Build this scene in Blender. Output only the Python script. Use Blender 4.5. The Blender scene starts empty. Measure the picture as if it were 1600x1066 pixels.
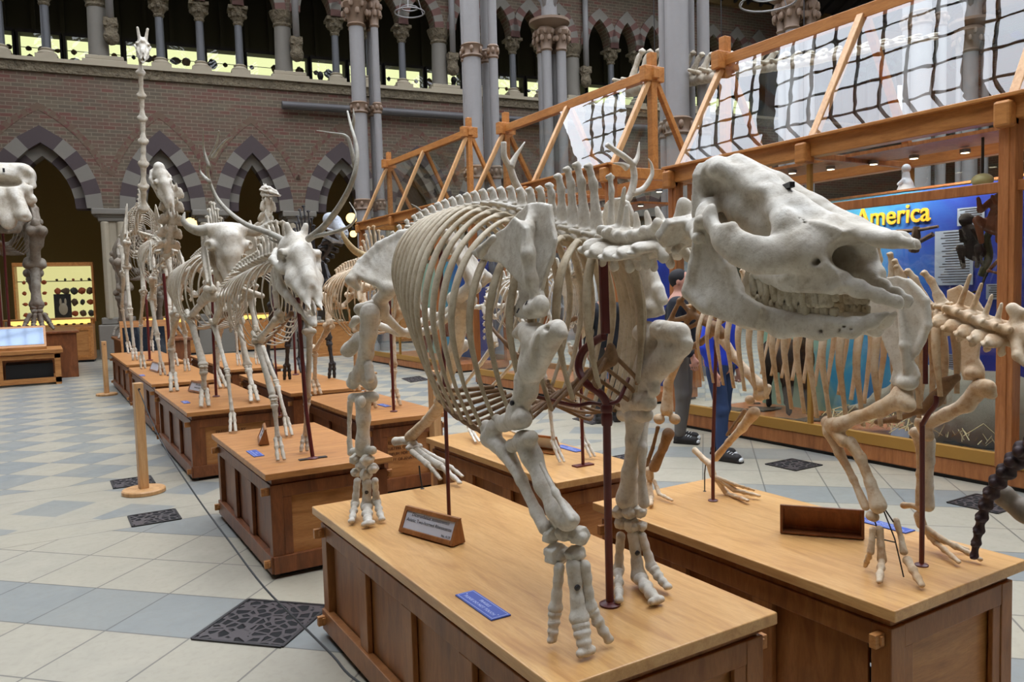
import bpy, math, random
import numpy as np
from mathutils import Vector, Matrix, noise
random.seed(7)
rng = np.random.default_rng(7)
SC = bpy.context.scene
COL = SC.collection
PI = math.pi

# ------------------------------------------------------------------ camera survey
FPX = 1218.9; YAW = .54296; PITCH = .066118; ROLL = -.027943; HC = 1.62
_F = np.array([math.sin(YAW)*math.cos(PITCH), math.cos(YAW)*math.cos(PITCH), -math.sin(PITCH)])
_R0 = np.array([math.cos(YAW), -math.sin(YAW), 0.]); _U0 = np.cross(_R0, _F)
_R = math.cos(ROLL)*_R0 + math.sin(ROLL)*_U0
_U = -math.sin(ROLL)*_R0 + math.cos(ROLL)*_U0
_C = np.array([0, 0, HC])
def ray(x, y): return _F + (x-800)/FPX*_R - (y-533)/FPX*_U
def WX(x, y, X): d = ray(x, y); return _C + d*(X/d[0])
def WY(x, y, Y): d = ray(x, y); return _C + d*(Y/d[1])
def WZ(x, y, z=0.): d = ray(x, y); return _C + d*((z-HC)/d[2])
cam = bpy.data.cameras.new('camera'); cam_o = bpy.data.objects.new('camera', cam); COL.objects.link(cam_o)
cam.sensor_width = 36; cam.lens = FPX/1600*36; cam.clip_start = .05; cam.clip_end = 400
cam_o.matrix_world = Matrix(((_R[0], _U[0], -_F[0], 0), (_R[1], _U[1], -_F[1], 0), (_R[2], _U[2], -_F[2], HC), (0, 0, 0, 1)))
SC.camera = cam_o

# ------------------------------------------------------------------ mesh building
class MB:
    def __init__(s): s.v = []; s.f = []; s.m = []; s.n = 0
    def add(s, v, f, mi=0):
        v = [tuple(map(float, p)) for p in v]
        s.v += v; s.f += [tuple(i+s.n for i in q) for q in f]; s.m += [mi]*len(f); s.n += len(v)
    def box(s, x0, x1, y0, y1, z0, z1, mi=0, M=None):
        v = [(x0,y0,z0),(x1,y0,z0),(x1,y1,z0),(x0,y1,z0),(x0,y0,z1),(x1,y0,z1),(x1,y1,z1),(x0,y1,z1)]
        if M is not None: v = [tuple(M @ Vector(p)) for p in v]
        s.add(v, [(0,3,2,1),(4,5,6,7),(0,1,5,4),(1,2,6,5),(2,3,7,6),(3,0,4,7)], mi); return s
    def bar(s, a, b, w, h, mi=0, up=(0,0,1)):           # square-section bar between two points
        a = Vector(a); b = Vector(b); d = (b-a); L = d.length; d.normalize()
        u = Vector(up); x = d.cross(u)
        if x.length < 1e-4: x = d.cross(Vector((1,0,0)))
        x.normalize(); y = x.cross(d)
        v = []
        for p in (a, b):
            for sx, sy in ((-1,-1),(1,-1),(1,1),(-1,1)): v.append(p + x*(sx*w/2) + y*(sy*h/2))
        s.add(v, [(0,1,2,3),(7,6,5,4),(0,4,5,1),(1,5,6,2),(2,6,7,3),(3,7,4,0)], mi); return s
    def tube(s, pts, rad, n=8, mi=0, up=None, asp=1., cap=True):
        P = [Vector(p) for p in pts]; N = len(P)
        if not hasattr(rad, '__len__'): rad = [rad]*N
        if not hasattr(asp, '__len__'): asp = [asp]*N
        V = []; X = None
        for i in range(N):
            t = (P[min(i+1, N-1)]-P[max(i-1, 0)])
            if t.length < 1e-9: t = Vector((0,0,1))
            t.normalize()
            if up is not None:
                u = Vector(up[i]) if hasattr(up[0], '__len__') else Vector(up)
                X = u - t*u.dot(t)
            elif X is None:
                X = Vector((0,0,1)) - t*t.z
                if X.length < .2: X = Vector((1,0,0)) - t*t.x
            else: X = X - t*X.dot(t)
            if X.length < 1e-6: X = t.orthogonal()
            X.normalize(); Y = t.cross(X)
            for k in range(n):
                a = 2*PI*k/n
                V.append(P[i] + X*(math.cos(a)*rad[i]*asp[i]) + Y*(math.sin(a)*rad[i]))
        F = []
        for i in range(N-1):
            for k in range(n):
                F.append((i*n+k, i*n+(k+1)%n, (i+1)*n+(k+1)%n, (i+1)*n+k))
        if cap: F.append(tuple(range(n))[::-1]); F.append(tuple(range((N-1)*n, N*n)))
        s.add(V, F, mi); return s
    def lathe(s, o, prof, n=24, mi=0, M=None):          # prof: (r, z)
        V = []; F = []
        for r, z in prof:
            for k in range(n):
                p = Vector((r*math.cos(2*PI*k/n), r*math.sin(2*PI*k/n), z))
                if M is not None: p = M @ p
                V.append((p.x+o[0], p.y+o[1], p.z+o[2]))
        for i in range(len(prof)-1):
            for k in range(n): F.append((i*n+k, i*n+(k+1)%n, (i+1)*n+(k+1)%n, (i+1)*n+k))
        F.append(tuple(range(n))[::-1]); F.append(tuple(range((len(prof)-1)*n, len(prof)*n)))
        s.add(V, F, mi); return s
    def ell(s, c, r, n=10, mi=0, M=None):
        V = []; F = []; m = max(4, n//2+1)
        for i in range(m+1):
            th = PI*i/m
            for k in range(n):
                p = Vector((r[0]*math.sin(th)*math.cos(2*PI*k/n), r[1]*math.sin(th)*math.sin(2*PI*k/n), r[2]*math.cos(th)))
                if M is not None: p = M @ p
                V.append((p.x+c[0], p.y+c[1], p.z+c[2]))
        for i in range(m):
            for k in range(n): F.append((i*n+k, (i+1)*n+k, (i+1)*n+(k+1)%n, i*n+(k+1)%n))
        s.add(V, F, mi); return s
    def prism(s, poly, fr, t0, t1, mi=0):               # poly 2D in frame fr=(o,u,v,n) extruded t0..t1 along n
        o, u, v, n = [Vector(q) for q in fr]; N = len(poly)
        V = [o+u*p[0]+v*p[1]+n*t0 for p in poly] + [o+u*p[0]+v*p[1]+n*t1 for p in poly]
        F = [tuple(range(N))[::-1], tuple(range(N, 2*N))] + [(i, (i+1)%N, N+(i+1)%N, N+i) for i in range(N)]
        s.add(V, F, mi); return s
    def mesh(s, name):
        me = bpy.data.meshes.new(name); me.from_pydata(s.v, [], s.f); me.update()
        for p, m in zip(me.polygons, s.m): p.material_index = m
        return me
def link(name, me, mats=None, parent=None, smooth=False, bevel=0):
    o = bpy.data.objects.new(name, me); COL.objects.link(o)
    if mats is not None:
        for m in (mats if isinstance(mats, (list, tuple)) else [mats]): me.materials.append(m)
    if smooth:
        me.polygons.foreach_set('use_smooth', [True]*len(me.polygons))
        if smooth == 'auto':
            try: me.set_sharp_from_angle(angle=math.radians(40))
            except Exception: pass
    if parent is not None: o.parent = parent; o.matrix_parent_inverse = Matrix.Identity(4)
    if bevel:
        b = o.modifiers.new('bevel', 'BEVEL'); b.width = bevel; b.segments = 2; b.limit_method = 'ANGLE'
    return o
def build(name, mb, mats, parent=None, smooth=False, bevel=0):
    return link(name, mb.mesh(name), mats, parent, smooth, bevel)
def tag(o, label=None, cat=None, group=None, kind=None):
    if label: o['label'] = label
    if cat: o['category'] = cat
    if group: o['group'] = group
    if kind: o['kind'] = kind
    return o
def thing(name, label, cat, loc=(0,0,0), rz=0, group=None):
    o = bpy.data.objects.new(name, None); COL.objects.link(o); o.location = Vector([float(q) for q in loc]); o.rotation_euler = (0, 0, rz)
    o.empty_display_size = .1
    return tag(o, label, cat, group)
def struct(name, mb, mats, parent=None, **k):
    o = build(name, mb, mats, parent, **k)
    if parent is None: o['kind'] = 'structure'
    return o
def copy_tree(o, parent=None):
    c = o.copy(); COL.objects.link(c)
    if parent is not None: c.parent = parent
    for ch in KIDS(o): copy_tree(ch, c)
    return c
def KIDS(o): return list(o.children)

# ------------------------------------------------------------------ signed-distance sculpting (surface nets)
def surface_nets(Fd, o, h):
    nx, ny, nz = Fd.shape
    S = Fd < 0
    C8 = [S[i:nx-1+i, j:ny-1+j, k:nz-1+k] for i in (0,1) for j in (0,1) for k in (0,1)]
    cnt = sum(c.astype(np.int8) for c in C8)
    act = (cnt > 0) & (cnt < 8)
    idx = np.full(act.shape, -1, np.int64); A = np.argwhere(act); idx[act] = np.arange(len(A))
    P = np.zeros((len(A), 3)); W = np.zeros(len(A))
    cor = [(i,j,k) for i in (0,1) for j in (0,1) for k in (0,1)]
    val = {c: Fd[A[:,0]+c[0], A[:,1]+c[1], A[:,2]+c[2]] for c in cor}
    for a in cor:
        for ax in range(3):
            if a[ax] == 0:
                b = list(a); b[ax] = 1; b = tuple(b)
                va, vb = val[a], val[b]; m = (va < 0) != (vb < 0)
                t = np.where(m, va/np.where(m, va-vb, 1), 0)
                p = np.repeat(np.array([a], float), len(A), 0); p[:, ax] += t
                P[m] += p[m]; W[m] += 1
    P = P/W[:, None] + A
    P = P*h + np.array(o)
    Q = []
    for ax in range(3):
        sl0 = [slice(None)]*3; sl1 = [slice(None)]*3; sl0[ax] = slice(0, -1); sl1[ax] = slice(1, None)
        m = S[tuple(sl0)] != S[tuple(sl1)]
        E = np.argwhere(m); b, c = [(1,2),(2,0),(0,1)][ax]
        E = E[(E[:, b] > 0) & (E[:, c] > 0) & (E[:, b] < Fd.shape[b]-1) & (E[:, c] < Fd.shape[c]-1)]
        inside = S[E[:,0], E[:,1], E[:,2]]
        def at(db, dc):
            q = E.copy(); q[:, b] -= db; q[:, c] -= dc; return idx[q[:,0], q[:,1], q[:,2]]
        q = np.stack([at(1,1), at(0,1), at(0,0), at(1,0)], 1)
        q[~inside] = q[~inside][:, ::-1]; Q.append(q)
    return P, np.concatenate(Q)
def hnoise(X, Y, Z, f, seed=0):                          # cheap smooth pseudo-noise
    r = np.random.default_rng(seed); s = 0
    for i in range(5):
        d = r.normal(size=3); d /= np.linalg.norm(d); fr = f*(.6+r.random()*1.1)
        e = r.normal(size=3); e /= np.linalg.norm(e)
        s = s + np.sin((X*d[0]+Y*d[1]+Z*d[2])*fr + r.random()*9 + 1.3*np.sin((X*e[0]+Y*e[1]+Z*e[2])*fr*.7+r.random()*9))
    return s/5
class Sdf:
    # primitives: cap (capsule a-b, ra-rb), ell, pol (planar plate). sign -1 carves.
    def __init__(s, kk=1.0): s.p = []; s.kk = kk
    def cap(s, a, b, ra, rb=None, k=.01, sg=1, sq=None):
        s.p.append(('c', np.array(a, float), np.array(b, float), ra, ra if rb is None else rb, k, sg, sq)); return s
    def chain(s, pts, rs, k=.01, sg=1, sq=None):
        for i in range(len(pts)-1): s.cap(pts[i], pts[i+1], rs[i] if hasattr(rs,'__len__') else rs, rs[i+1] if hasattr(rs,'__len__') else rs, k, sg, sq)
        return s
    def ell(s, c, r, k=.01, sg=1, R=None):
        if not hasattr(r, '__len__'): r = (r, r, r)
        s.p.append(('e', np.array(c, float), np.array(r, float), R, k, sg)); return s
    def pol(s, poly, o, u, v, th, k=.01, sg=1, bend=None, rnd=.0):
        u = np.array(u, float); u /= np.linalg.norm(u); v = np.array(v, float); v = v-u*v.dot(u); v /= np.linalg.norm(v)
        s.p.append(('p', np.array(poly, float), np.array(o, float), u, v, np.cross(u, v), th, k, sg, bend, rnd)); return s
    def bounds(s):
        lo = np.full(3, 1e9); hi = -lo
        for p in s.p:
            a, b = s.pb(p)
            if s.sg(p) > 0: lo = np.minimum(lo, a); hi = np.maximum(hi, b)
        return lo, hi
    def sg(s, p): return {'c': 6, 'e': 5, 'p': 8}[p[0]] and p[{'c': 6, 'e': 5, 'p': 8}[p[0]]]
    def pb(s, p):
        if p[0] == 'c':
            r = max(p[3], p[4])*(1.0 if p[7] is None else max(1, p[7][1])); return np.minimum(p[1], p[2])-r, np.maximum(p[1], p[2])+r
        if p[0] == 'e':
            r = p[2] if p[3] is None else np.full(3, p[2].max()); return p[1]-r, p[1]+r
        q = p[2] + p[1][:, :1]*p[3] + p[1][:, 1:]*p[4]; th = p[6]+abs(p[10])
        if p[9] is not None: th += max(abs(p[9](p[1][:,0], p[1][:,1])))+.5*p[6]+.01
        return q.min(0)-th, q.max(0)+th
    def mesh(s, h, mirror=None, bump=None, fin=None):
        lo, hi = s.bounds(); lo = lo-3*h; hi = hi+3*h
        if mirror is not None:                            # mirror plane x=mirror; sculpt the x>=mirror half, built symmetric
            hx = max(hi[0]-mirror, mirror-lo[0]); lo[0] = mirror-(math.ceil(hx/h)+1)*h; hi[0] = 2*mirror-lo[0]
        n = np.ceil((hi-lo)/h).astype(int)+1
        F = np.full(tuple(n), 9., np.float32)
        ax = [lo[i]+np.arange(n[i])*h for i in range(3)]
        for p in s.p:
            k = p[{'c': 5, 'e': 4, 'p': 7}[p[0]]]
            a, b = s.pb(p); a = a-k*1.5-2.5*h; b = b+k*1.5+2.5*h
            i0 = np.clip(np.floor((a-lo)/h).astype(int), 0, n); i1 = np.clip(np.ceil((b-lo)/h).astype(int)+1, 0, n)
            if mirror is not None:
                i0[0] = max(i0[0], (n[0]-1)//2-2)
            if (i1 <= i0).any(): continue
            X, Y, Z = np.meshgrid(*[ax[i][i0[i]:i1[i]].astype(np.float32) for i in range(3)], indexing='ij')
            if p[0] == 'c':
                A, B, ra, rb = p[1:5]; sq = p[7]; d = B-A
                px, py, pz = X-A[0], Y-A[1], Z-A[2]
                L = max(float(d@d), 1e-9); t = np.clip((px*d[0]+py*d[1]+pz*d[2])/L, 0, 1)
                px -= t*d[0]; py -= t*d[1]; pz -= t*d[2]
                q = px*px+py*py+pz*pz
                if sq is not None:                        # squash: (axis, factor) scales the extent along the axis
                    w = np.array(sq[0], float); w /= np.linalg.norm(w)
                    c = px*w[0]+py*w[1]+pz*w[2]; q = np.maximum(q-c*c, 0)+(c/sq[1])**2
                D = np.sqrt(q)-(ra+(rb-ra)*t)
                if sq is not None: D = D*min(1, sq[1])
            elif p[0] == 'e':
                c, r, R = p[1:4]; px, py, pz = X-c[0], Y-c[1], Z-c[2]
                if R is not None:
                    R = np.array(R); px, py, pz = [px*R[0][i]+py*R[1][i]+pz*R[2][i] for i in range(3)]
                k0 = np.sqrt((px/r[0])**2+(py/r[1])**2+(pz/r[2])**2)
                k1 = np.sqrt((px/r[0]**2)**2+(py/r[1]**2)**2+(pz/r[2]**2)**2)
                D = k0*(k0-1)/np.maximum(k1, 1e-6)
                D = np.where(k0 < 1e-3, -r.min(), D)
            else:
                _, pl, o, u, v, nn, th, _, _, bend, rnd = p
                px, py, pz = X-o[0], Y-o[1], Z-o[2]
                a2 = px*u[0]+py*u[1]+pz*u[2]; b2 = px*v[0]+py*v[1]+pz*v[2]; c2 = px*nn[0]+py*nn[1]+pz*nn[2]
                if bend is not None: c2 = c2-bend(a2, b2)
                d2 = np.full(a2.shape, 1e9, np.float32); ins = np.zeros(a2.shape, bool); N = len(pl)
                for i in range(N):
                    e0, e1 = pl[i], pl[(i+1) % N]; ex, ey = e1-e0; wx, wy = a2-e0[0], b2-e0[1]
                    t = np.clip((wx*ex+wy*ey)/max(ex*ex+ey*ey, 1e-12), 0, 1)
                    d2 = np.minimum(d2, (wx-ex*t)**2+(wy-ey*t)**2)
                    if abs(ey) > 1e-12:
                        cr = ((e0[1] > b2) != (e1[1] > b2)) & (a2 < ex*(b2-e0[1])/ey+e0[0]); ins ^= cr
                d2 = np.sqrt(d2)*np.where(ins, -1, 1)-rnd
                w = np.abs(c2)-th
                D = np.minimum(np.maximum(d2, w), 0)+np.sqrt(np.maximum(d2, 0)**2+np.maximum(w, 0)**2)
            G = F[i0[0]:i1[0], i0[1]:i1[1], i0[2]:i1[2]]
            sg = p[{'c': 6, 'e': 5, 'p': 8}[p[0]]]
            if sg > 0:
                k = k*s.kk; hh = np.clip(.5+.5*(G-D)/k, 0, 1); G[...] = G+(D-G)*hh-k*hh*(1-hh)
            else:
                D = -D; hh = np.clip(.5-.5*(G-D)/k, 0, 1); G[...] = G+(D-G)*hh+k*hh*(1-hh)
        if mirror is not None:
            m = (n[0]-1)//2; F[:m] = F[n[0]-1:n[0]-1-m:-1]
        if bump:
            X, Y, Z = np.meshgrid(*[a.astype(np.float32) for a in ax], indexing='ij')
            for am, fr, sd in bump: F = F+am*hnoise(X, Y, Z, fr, sd)
        F[0] = F[-1] = 1; F[:, 0] = F[:, -1] = 1; F[:, :, 0] = F[:, :, -1] = 1
        return surface_nets(F, lo, h)
def np_mesh(name, P, Q, mat=None):
    me = bpy.data.meshes.new(name)
    me.vertices.add(len(P)); me.vertices.foreach_set('co', np.asarray(P, np.float32).ravel())
    me.loops.add(len(Q)*4); me.loops.foreach_set('vertex_index', np.asarray(Q, np.int32).ravel())
    me.polygons.add(len(Q)); me.polygons.foreach_set('loop_start', np.arange(0, len(Q)*4, 4, dtype=np.int32))
    try: me.polygons.foreach_set('loop_total', np.full(len(Q), 4, np.int32))
    except Exception: pass
    me.polygons.foreach_set('use_smooth', np.ones(len(Q), bool))
    me.update(calc_edges=True); me.validate()
    if mat is not None: me.materials.append(mat)
    return me

# ------------------------------------------------------------------ materials
def srgb(r, g, b): return tuple(((c/255/12.92) if c/255 <= .04045 else ((c/255+.055)/1.055)**2.4) for c in (r, g, b))
class NT:
    def __init__(s, name):
        s.m = bpy.data.materials.new(name); s.m.use_nodes = True; s.t = s.m.node_tree; s.t.nodes.clear()
        s.out = s.t.nodes.new('ShaderNodeOutputMaterial')
    def n(s, ty, **kw):
        nd = s.t.nodes.new(ty)
        for k, v in kw.items():
            if k.startswith('_'): setattr(nd, k[1:], v)
            else:
                key = int(k[1:]) if k[0] == 'i' and k[1:].isdigit() else k.replace('__', ' ')
                s.set(nd.inputs[key], v)
        return nd
    def set(s, sock, v):
        if isinstance(v, bpy.types.NodeSocket): s.t.links.new(v, sock)
        elif isinstance(v, bpy.types.Node): s.t.links.new(v.outputs[0], sock)
        else:
            if hasattr(v, '__len__') and len(v) == 3 and sock.type == 'RGBA': v = (*v, 1)
            sock.default_value = v
    def math(s, op, a, b=None, c=None):
        nd = s.n('ShaderNodeMath', _operation=op); s.set(nd.inputs[0], a)
        if b is not None: s.set(nd.inputs[1], b)
        if c is not None: s.set(nd.inputs[2], c)
        return nd.outputs[0]
    def mix(s, f, a, b, mode='MIX'):
        nd = s.n('ShaderNodeMix', _data_type='RGBA', _blend_type=mode)
        s.set(nd.inputs[0], f); s.set(nd.inputs[6], a); s.set(nd.inputs[7], b); return nd.outputs[2]
    def ramp(s, f, stops):
        nd = s.n('ShaderNodeValToRGB'); s.set(nd.inputs[0], f); e = nd.color_ramp.elements
        while len(e) < len(stops): e.new(.5)
        for x, (p, c) in zip(e, stops): x.position = p; x.color = (*c, 1) if hasattr(c, '__len__') else (c, c, c, 1)
        return nd.outputs[0]
    def coord(s, kind='Object', scale=(1,1,1), rot=(0,0,0)):
        tc = s.n('ShaderNodeTexCoord'); mp = s.n('ShaderNodeMapping'); s.set(mp.inputs[0], tc.outputs[kind])
        mp.inputs['Scale'].default_value = scale; mp.inputs['Rotation'].default_value = rot; return mp.outputs[0]
    def noise(s, vec, sc, det=4, rough=.55, dist=0):
        nd = s.n('ShaderNodeTexNoise'); s.set(nd.inputs['Vector'], vec); nd.inputs['Scale'].default_value = sc
        nd.inputs['Detail'].default_value = det; nd.inputs['Roughness'].default_value = rough; nd.inputs['Distortion'].default_value = dist
        return nd.outputs[0]
    def bsdf(s, col, rough=.6, bump=None, bs=.3, bd=.02, **kw):
        b = s.n('ShaderNodeBsdfPrincipled'); s.set(b.inputs['Base Color'], col); s.set(b.inputs['Roughness'], rough)
        for k, v in kw.items(): s.set(b.inputs[k.replace('_', ' ')], v)
        if bump is not None:
            bn = s.n('ShaderNodeBump'); s.set(bn.inputs['Height'], bump); bn.inputs['Strength'].default_value = bs; bn.inputs['Distance'].default_value = bd
            s.set(b.inputs['Normal'], bn.outputs[0])
        s.set(s.out.inputs[0], b.outputs[0]); return s.m
def plain(name, col, rough=.6, **kw):
    t = NT(name); c = srgb(*col) if max(col) > 1 else col
    v = t.coord('Object'); nz = t.noise(v, 14, 3)
    cc = t.mix(t.math('MULTIPLY', nz, .35), c, tuple(q*.72 for q in c))
    return t.bsdf(cc, rough, **kw)
def emit(name, col, st):
    t = NT(name); e = t.n('ShaderNodeEmission'); t.set(e.inputs[0], srgb(*col)); e.inputs[1].default_value = st
    t.set(t.out.inputs[0], e.outputs[0]); return t.m
def bone_mat(name, light, dark, stain, f=1.0, stamt=.45, bump=.35):
    t = NT(name); v = t.coord('Object'); g = t.n('ShaderNodeNewGeometry').outputs['Position']
    a = t.noise(g, 9*f, 5, .62, .4); b = t.noise(g, 38*f, 4, .6); c = t.noise(g, 120*f, 3, .6)
    base = t.mix(t.ramp(a, [(.32, 0), (.68, 1)]), srgb(*light), srgb(*dark))
    base = t.mix(t.math('MULTIPLY', t.ramp(b, [(.5, 0), (.72, 1)]), stamt), base, srgb(*stain))
    base = t.mix(t.math('MULTIPLY', t.ramp(c, [(.56, 0), (.7, 1)]), .25), base, srgb(*stain))
    hgt = t.math('ADD', t.math('MULTIPLY', b, .6), t.math('MULTIPLY', c, .4))
    return t.bsdf(base, .62, bump=hgt, bs=bump, bd=.006, Specular_IOR_Level=.35)
def wood_mat(name, c1, c2, c3, scale=(2, 16, 16), rough=.42, rot=(0,0,0), pos=False):
    t = NT(name); v = t.coord('Object', scale, rot)
    a = t.noise(v, 1.2, 6, .6, 1.3); b = t.noise(t.coord('Object', tuple(q*4 for q in scale), rot), 3.0, 4, .6)
    lo = t.noise(t.coord('Object', (1.3, 1.3, 1.3)), 1.0, 2)
    col = t.ramp(a, [(.3, srgb(*c1)), (.52, srgb(*c2)), (.72, srgb(*c3))])
    col = t.mix(t.math('MULTIPLY', t.ramp(b, [(.45, 0), (.62, 1)]), .3), col, srgb(*c3))
    col = t.mix(t.math('MULTIPLY', lo, .25), col, srgb(*c1))
    return t.bsdf(col, rough, bump=b, bs=.12, bd=.002, Specular_IOR_Level=.45)
def glass_mat(name, tint=(.96, .98, .97), refl=1.0, ior=1.5):
    t = NT(name); tr = t.n('ShaderNodeBsdfTransparent'); t.set(tr.inputs[0], tint)
    gl = t.n('ShaderNodeBsdfGlossy'); gl.inputs['Roughness'].default_value = 0.0
    nz = t.noise(t.coord('Object'), 1.6, 2); bn = t.n('ShaderNodeBump'); t.set(bn.inputs['Height'], nz); bn.inputs['Strength'].default_value = .25; bn.inputs['Distance'].default_value = .005
    t.set(gl.inputs['Normal'], bn.outputs[0])
    g = t.n('ShaderNodeNewGeometry'); dt = t.n('ShaderNodeVectorMath', _operation='DOT_PRODUCT'); t.set(dt.inputs[0], g.outputs['Incoming']); t.set(dt.inputs[1], g.outputs['Normal'])
    om = t.math('SUBTRACT', 1.0, t.math('ABSOLUTE', dt.outputs['Value'])); f = t.math('ADD', .08*refl, t.math('MULTIPLY', t.math('POWER', om, 4.0), .8*refl))
    mx = t.n('ShaderNodeMixShader'); t.set(mx.inputs[0], f); t.set(mx.inputs[1], tr.outputs[0]); t.set(mx.inputs[2], gl.outputs[0])
    t.set(t.out.inputs[0], mx.outputs[0]); return t.m
M = {}
M['bone'] = bone_mat('bone', (218, 212, 200), (192, 181, 162), (142, 120, 92), stamt=.4)
M['bone_rib'] = bone_mat('bone_rib', (200, 186, 160), (168, 150, 122), (122, 102, 76), stamt=.4)
M['bone_warm'] = bone_mat('bone_warm', (214, 198, 172), (188, 155, 115), (150, 98, 55), stamt=.5)
M['bone_brown'] = bone_mat('bone_brown', (150, 118, 86), (118, 88, 60), (78, 54, 38), stamt=.4)
M['bone_far'] = bone_mat('bone_far', (208, 200, 184), (172, 158, 136), (128, 108, 84), f=.5, stamt=.45)
M['bone_grey'] = bone_mat('bone_grey', (150, 142, 128), (118, 104, 88), (84, 68, 54), f=.4, stamt=.5)
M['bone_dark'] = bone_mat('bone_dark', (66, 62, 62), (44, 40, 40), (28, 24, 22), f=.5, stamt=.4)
M['horn'] = bone_mat('horn', (196, 172, 128), (164, 138, 96), (110, 88, 56), f=.6)
M['antler'] = bone_mat('antler', (178, 172, 158), (140, 132, 116), (104, 92, 74), f=.6)
M['tooth'] = bone_mat('tooth', (205, 198, 178), (176, 160, 130), (116, 92, 62), f=1.5, stamt=.55)
M['cavity'] = bone_mat('cavity', (92, 74, 56), (64, 50, 38), (38, 30, 24), stamt=.5)
M['iron_red'] = plain('iron_red', (92, 30, 28), .38, Specular_IOR_Level=.5)
M['iron_black'] = plain('iron_black', (34, 30, 30), .45)
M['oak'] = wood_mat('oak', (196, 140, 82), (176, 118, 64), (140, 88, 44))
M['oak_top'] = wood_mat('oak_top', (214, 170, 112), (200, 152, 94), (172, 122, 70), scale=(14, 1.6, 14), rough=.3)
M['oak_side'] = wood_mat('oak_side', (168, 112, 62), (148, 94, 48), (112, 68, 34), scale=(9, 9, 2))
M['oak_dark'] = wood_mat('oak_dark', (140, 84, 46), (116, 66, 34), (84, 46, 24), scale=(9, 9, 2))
M['pine'] = wood_mat('pine', (214, 170, 120), (198, 150, 98), (170, 122, 74), scale=(12, 12, 1.5))
M['cab_oak'] = wood_mat('cab_oak', (200, 138, 76), (180, 118, 60), (146, 90, 42), scale=(10, 1.5, 10))
M['cab_post'] = wood_mat('cab_post', (184, 120, 70), (162, 100, 54), (128, 76, 38), scale=(12, 12, 1.5))
M['glass'] = glass_mat('glass')
M['black'] = plain('black', (16, 15, 15), .6)
M['dark'] = plain('dark', (38, 34, 32), .7)
M['white'] = plain('white', (226, 228, 230), .5)
M['card'] = plain('card', (206, 210, 220), .5)
M['ink'] = plain('ink', (48, 48, 54), .6)
M['blue_plaque'] = plain('blue_plaque', (62, 86, 168), .35)
M['pale_ink'] = plain('pale_ink', (196, 206, 232), .5)
M['steel'] = plain('steel', (150, 150, 152), .35, Metallic=.8)

SC.view_settings.view_transform = 'Standard'; SC.view_settings.look = 'None'; SC.view_settings.gamma = 1; SC.view_settings.exposure = .16
try: SC.view_settings.use_curve_mapping = False
except Exception: pass
try:
    SC.cycles.transparent_max_bounces = 40; SC.cycles.max_bounces = 8; SC.cycles.caustics_reflective = False; SC.cycles.caustics_refractive = False; SC.cycles.use_denoising = True
    SC.cycles.sample_clamp_indirect = 8
except Exception: pass
# ------------------------------------------------------------------ materials of the building
def brick_mat(name='brick'):
    t = NT(name); tc = t.n('ShaderNodeTexCoord'); sp = t.n('ShaderNodeSeparateXYZ'); t.set(sp.inputs[0], tc.outputs['Object'])
    cb = t.n('ShaderNodeCombineXYZ'); t.set(cb.inputs[0], t.math('ADD', sp.outputs[0], sp.outputs[1])); t.set(cb.inputs[1], sp.outputs[2])
    def brick(c1, c2, mo, bias):
        b = t.n('ShaderNodeTexBrick'); t.set(b.inputs['Vector'], cb.outputs[0]); b.inputs['Scale'].default_value = 1
        b.inputs['Brick Width'].default_value = .3; b.inputs['Row Height'].default_value = .1; b.inputs['Mortar Size'].default_value = .012
        b.inputs['Mortar Smooth'].default_value = .3; b.inputs['Bias'].default_value = bias
        t.set(b.inputs['Color1'], srgb(*c1)); t.set(b.inputs['Color2'], srgb(*c2)); t.set(b.inputs['Mortar'], srgb(*mo)); return b
    A = brick((112, 98, 78), (96, 84, 68), (132, 120, 100), .1); B = brick((112, 66, 56), (100, 84, 68), (128, 112, 94), .0)
    # red courses come in irregular bands
    v2 = t.n('ShaderNodeCombineXYZ'); t.set(v2.inputs[0], t.math('MULTIPLY', sp.outputs[0], .35))
    row = t.math('FLOOR', t.math('DIVIDE', sp.outputs[2], .1)); t.set(v2.inputs[1], t.math('MULTIPLY', row, .37))
    f = t.ramp(t.noise(v2.outputs[0], 1.6, 3, .6), [(.44, 0), (.54, 1)])
    col = t.mix(f, A.outputs[0], B.outputs[0])
    dirt = t.noise(tc.outputs['Object'], .9, 5); col = t.mix(t.math('MULTIPLY', dirt, .45), col, srgb(70, 62, 54))
    return t.bsdf(col, .85, bump=A.outputs['Fac'], bs=-.3, bd=.01)
M['brick'] = brick_mat()
M['stone'] = plain('stone', (124, 118, 108), .8)
M['stone_pale'] = plain('stone_pale', (168, 156, 134), .8)
M['stone_purple'] = plain('stone_purple', (74, 62, 62), .8)
M['stone_carved'] = (lambda t: t.bsdf(t.mix(t.noise(t.coord('Object'), 9, 5), srgb(140, 126, 100), srgb(70, 60, 48)), .85, bump=t.noise(t.coord('Object'), 11, 5), bs=1, bd=.12))(NT('stone_carved'))
M['shaft_dark'] = plain('shaft_dark', (92, 92, 94), .4)
M['iron_grey'] = plain('iron_grey', (140, 136, 134), .45, Specular_IOR_Level=.4)
M['iron_band'] = plain('iron_band', (128, 104, 84), .55)
M['ochre'] = plain('ochre', (126, 104, 62), .9)
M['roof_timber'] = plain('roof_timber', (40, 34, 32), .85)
M['pipe'] = plain('pipe', (84, 80, 80), .5)
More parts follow.
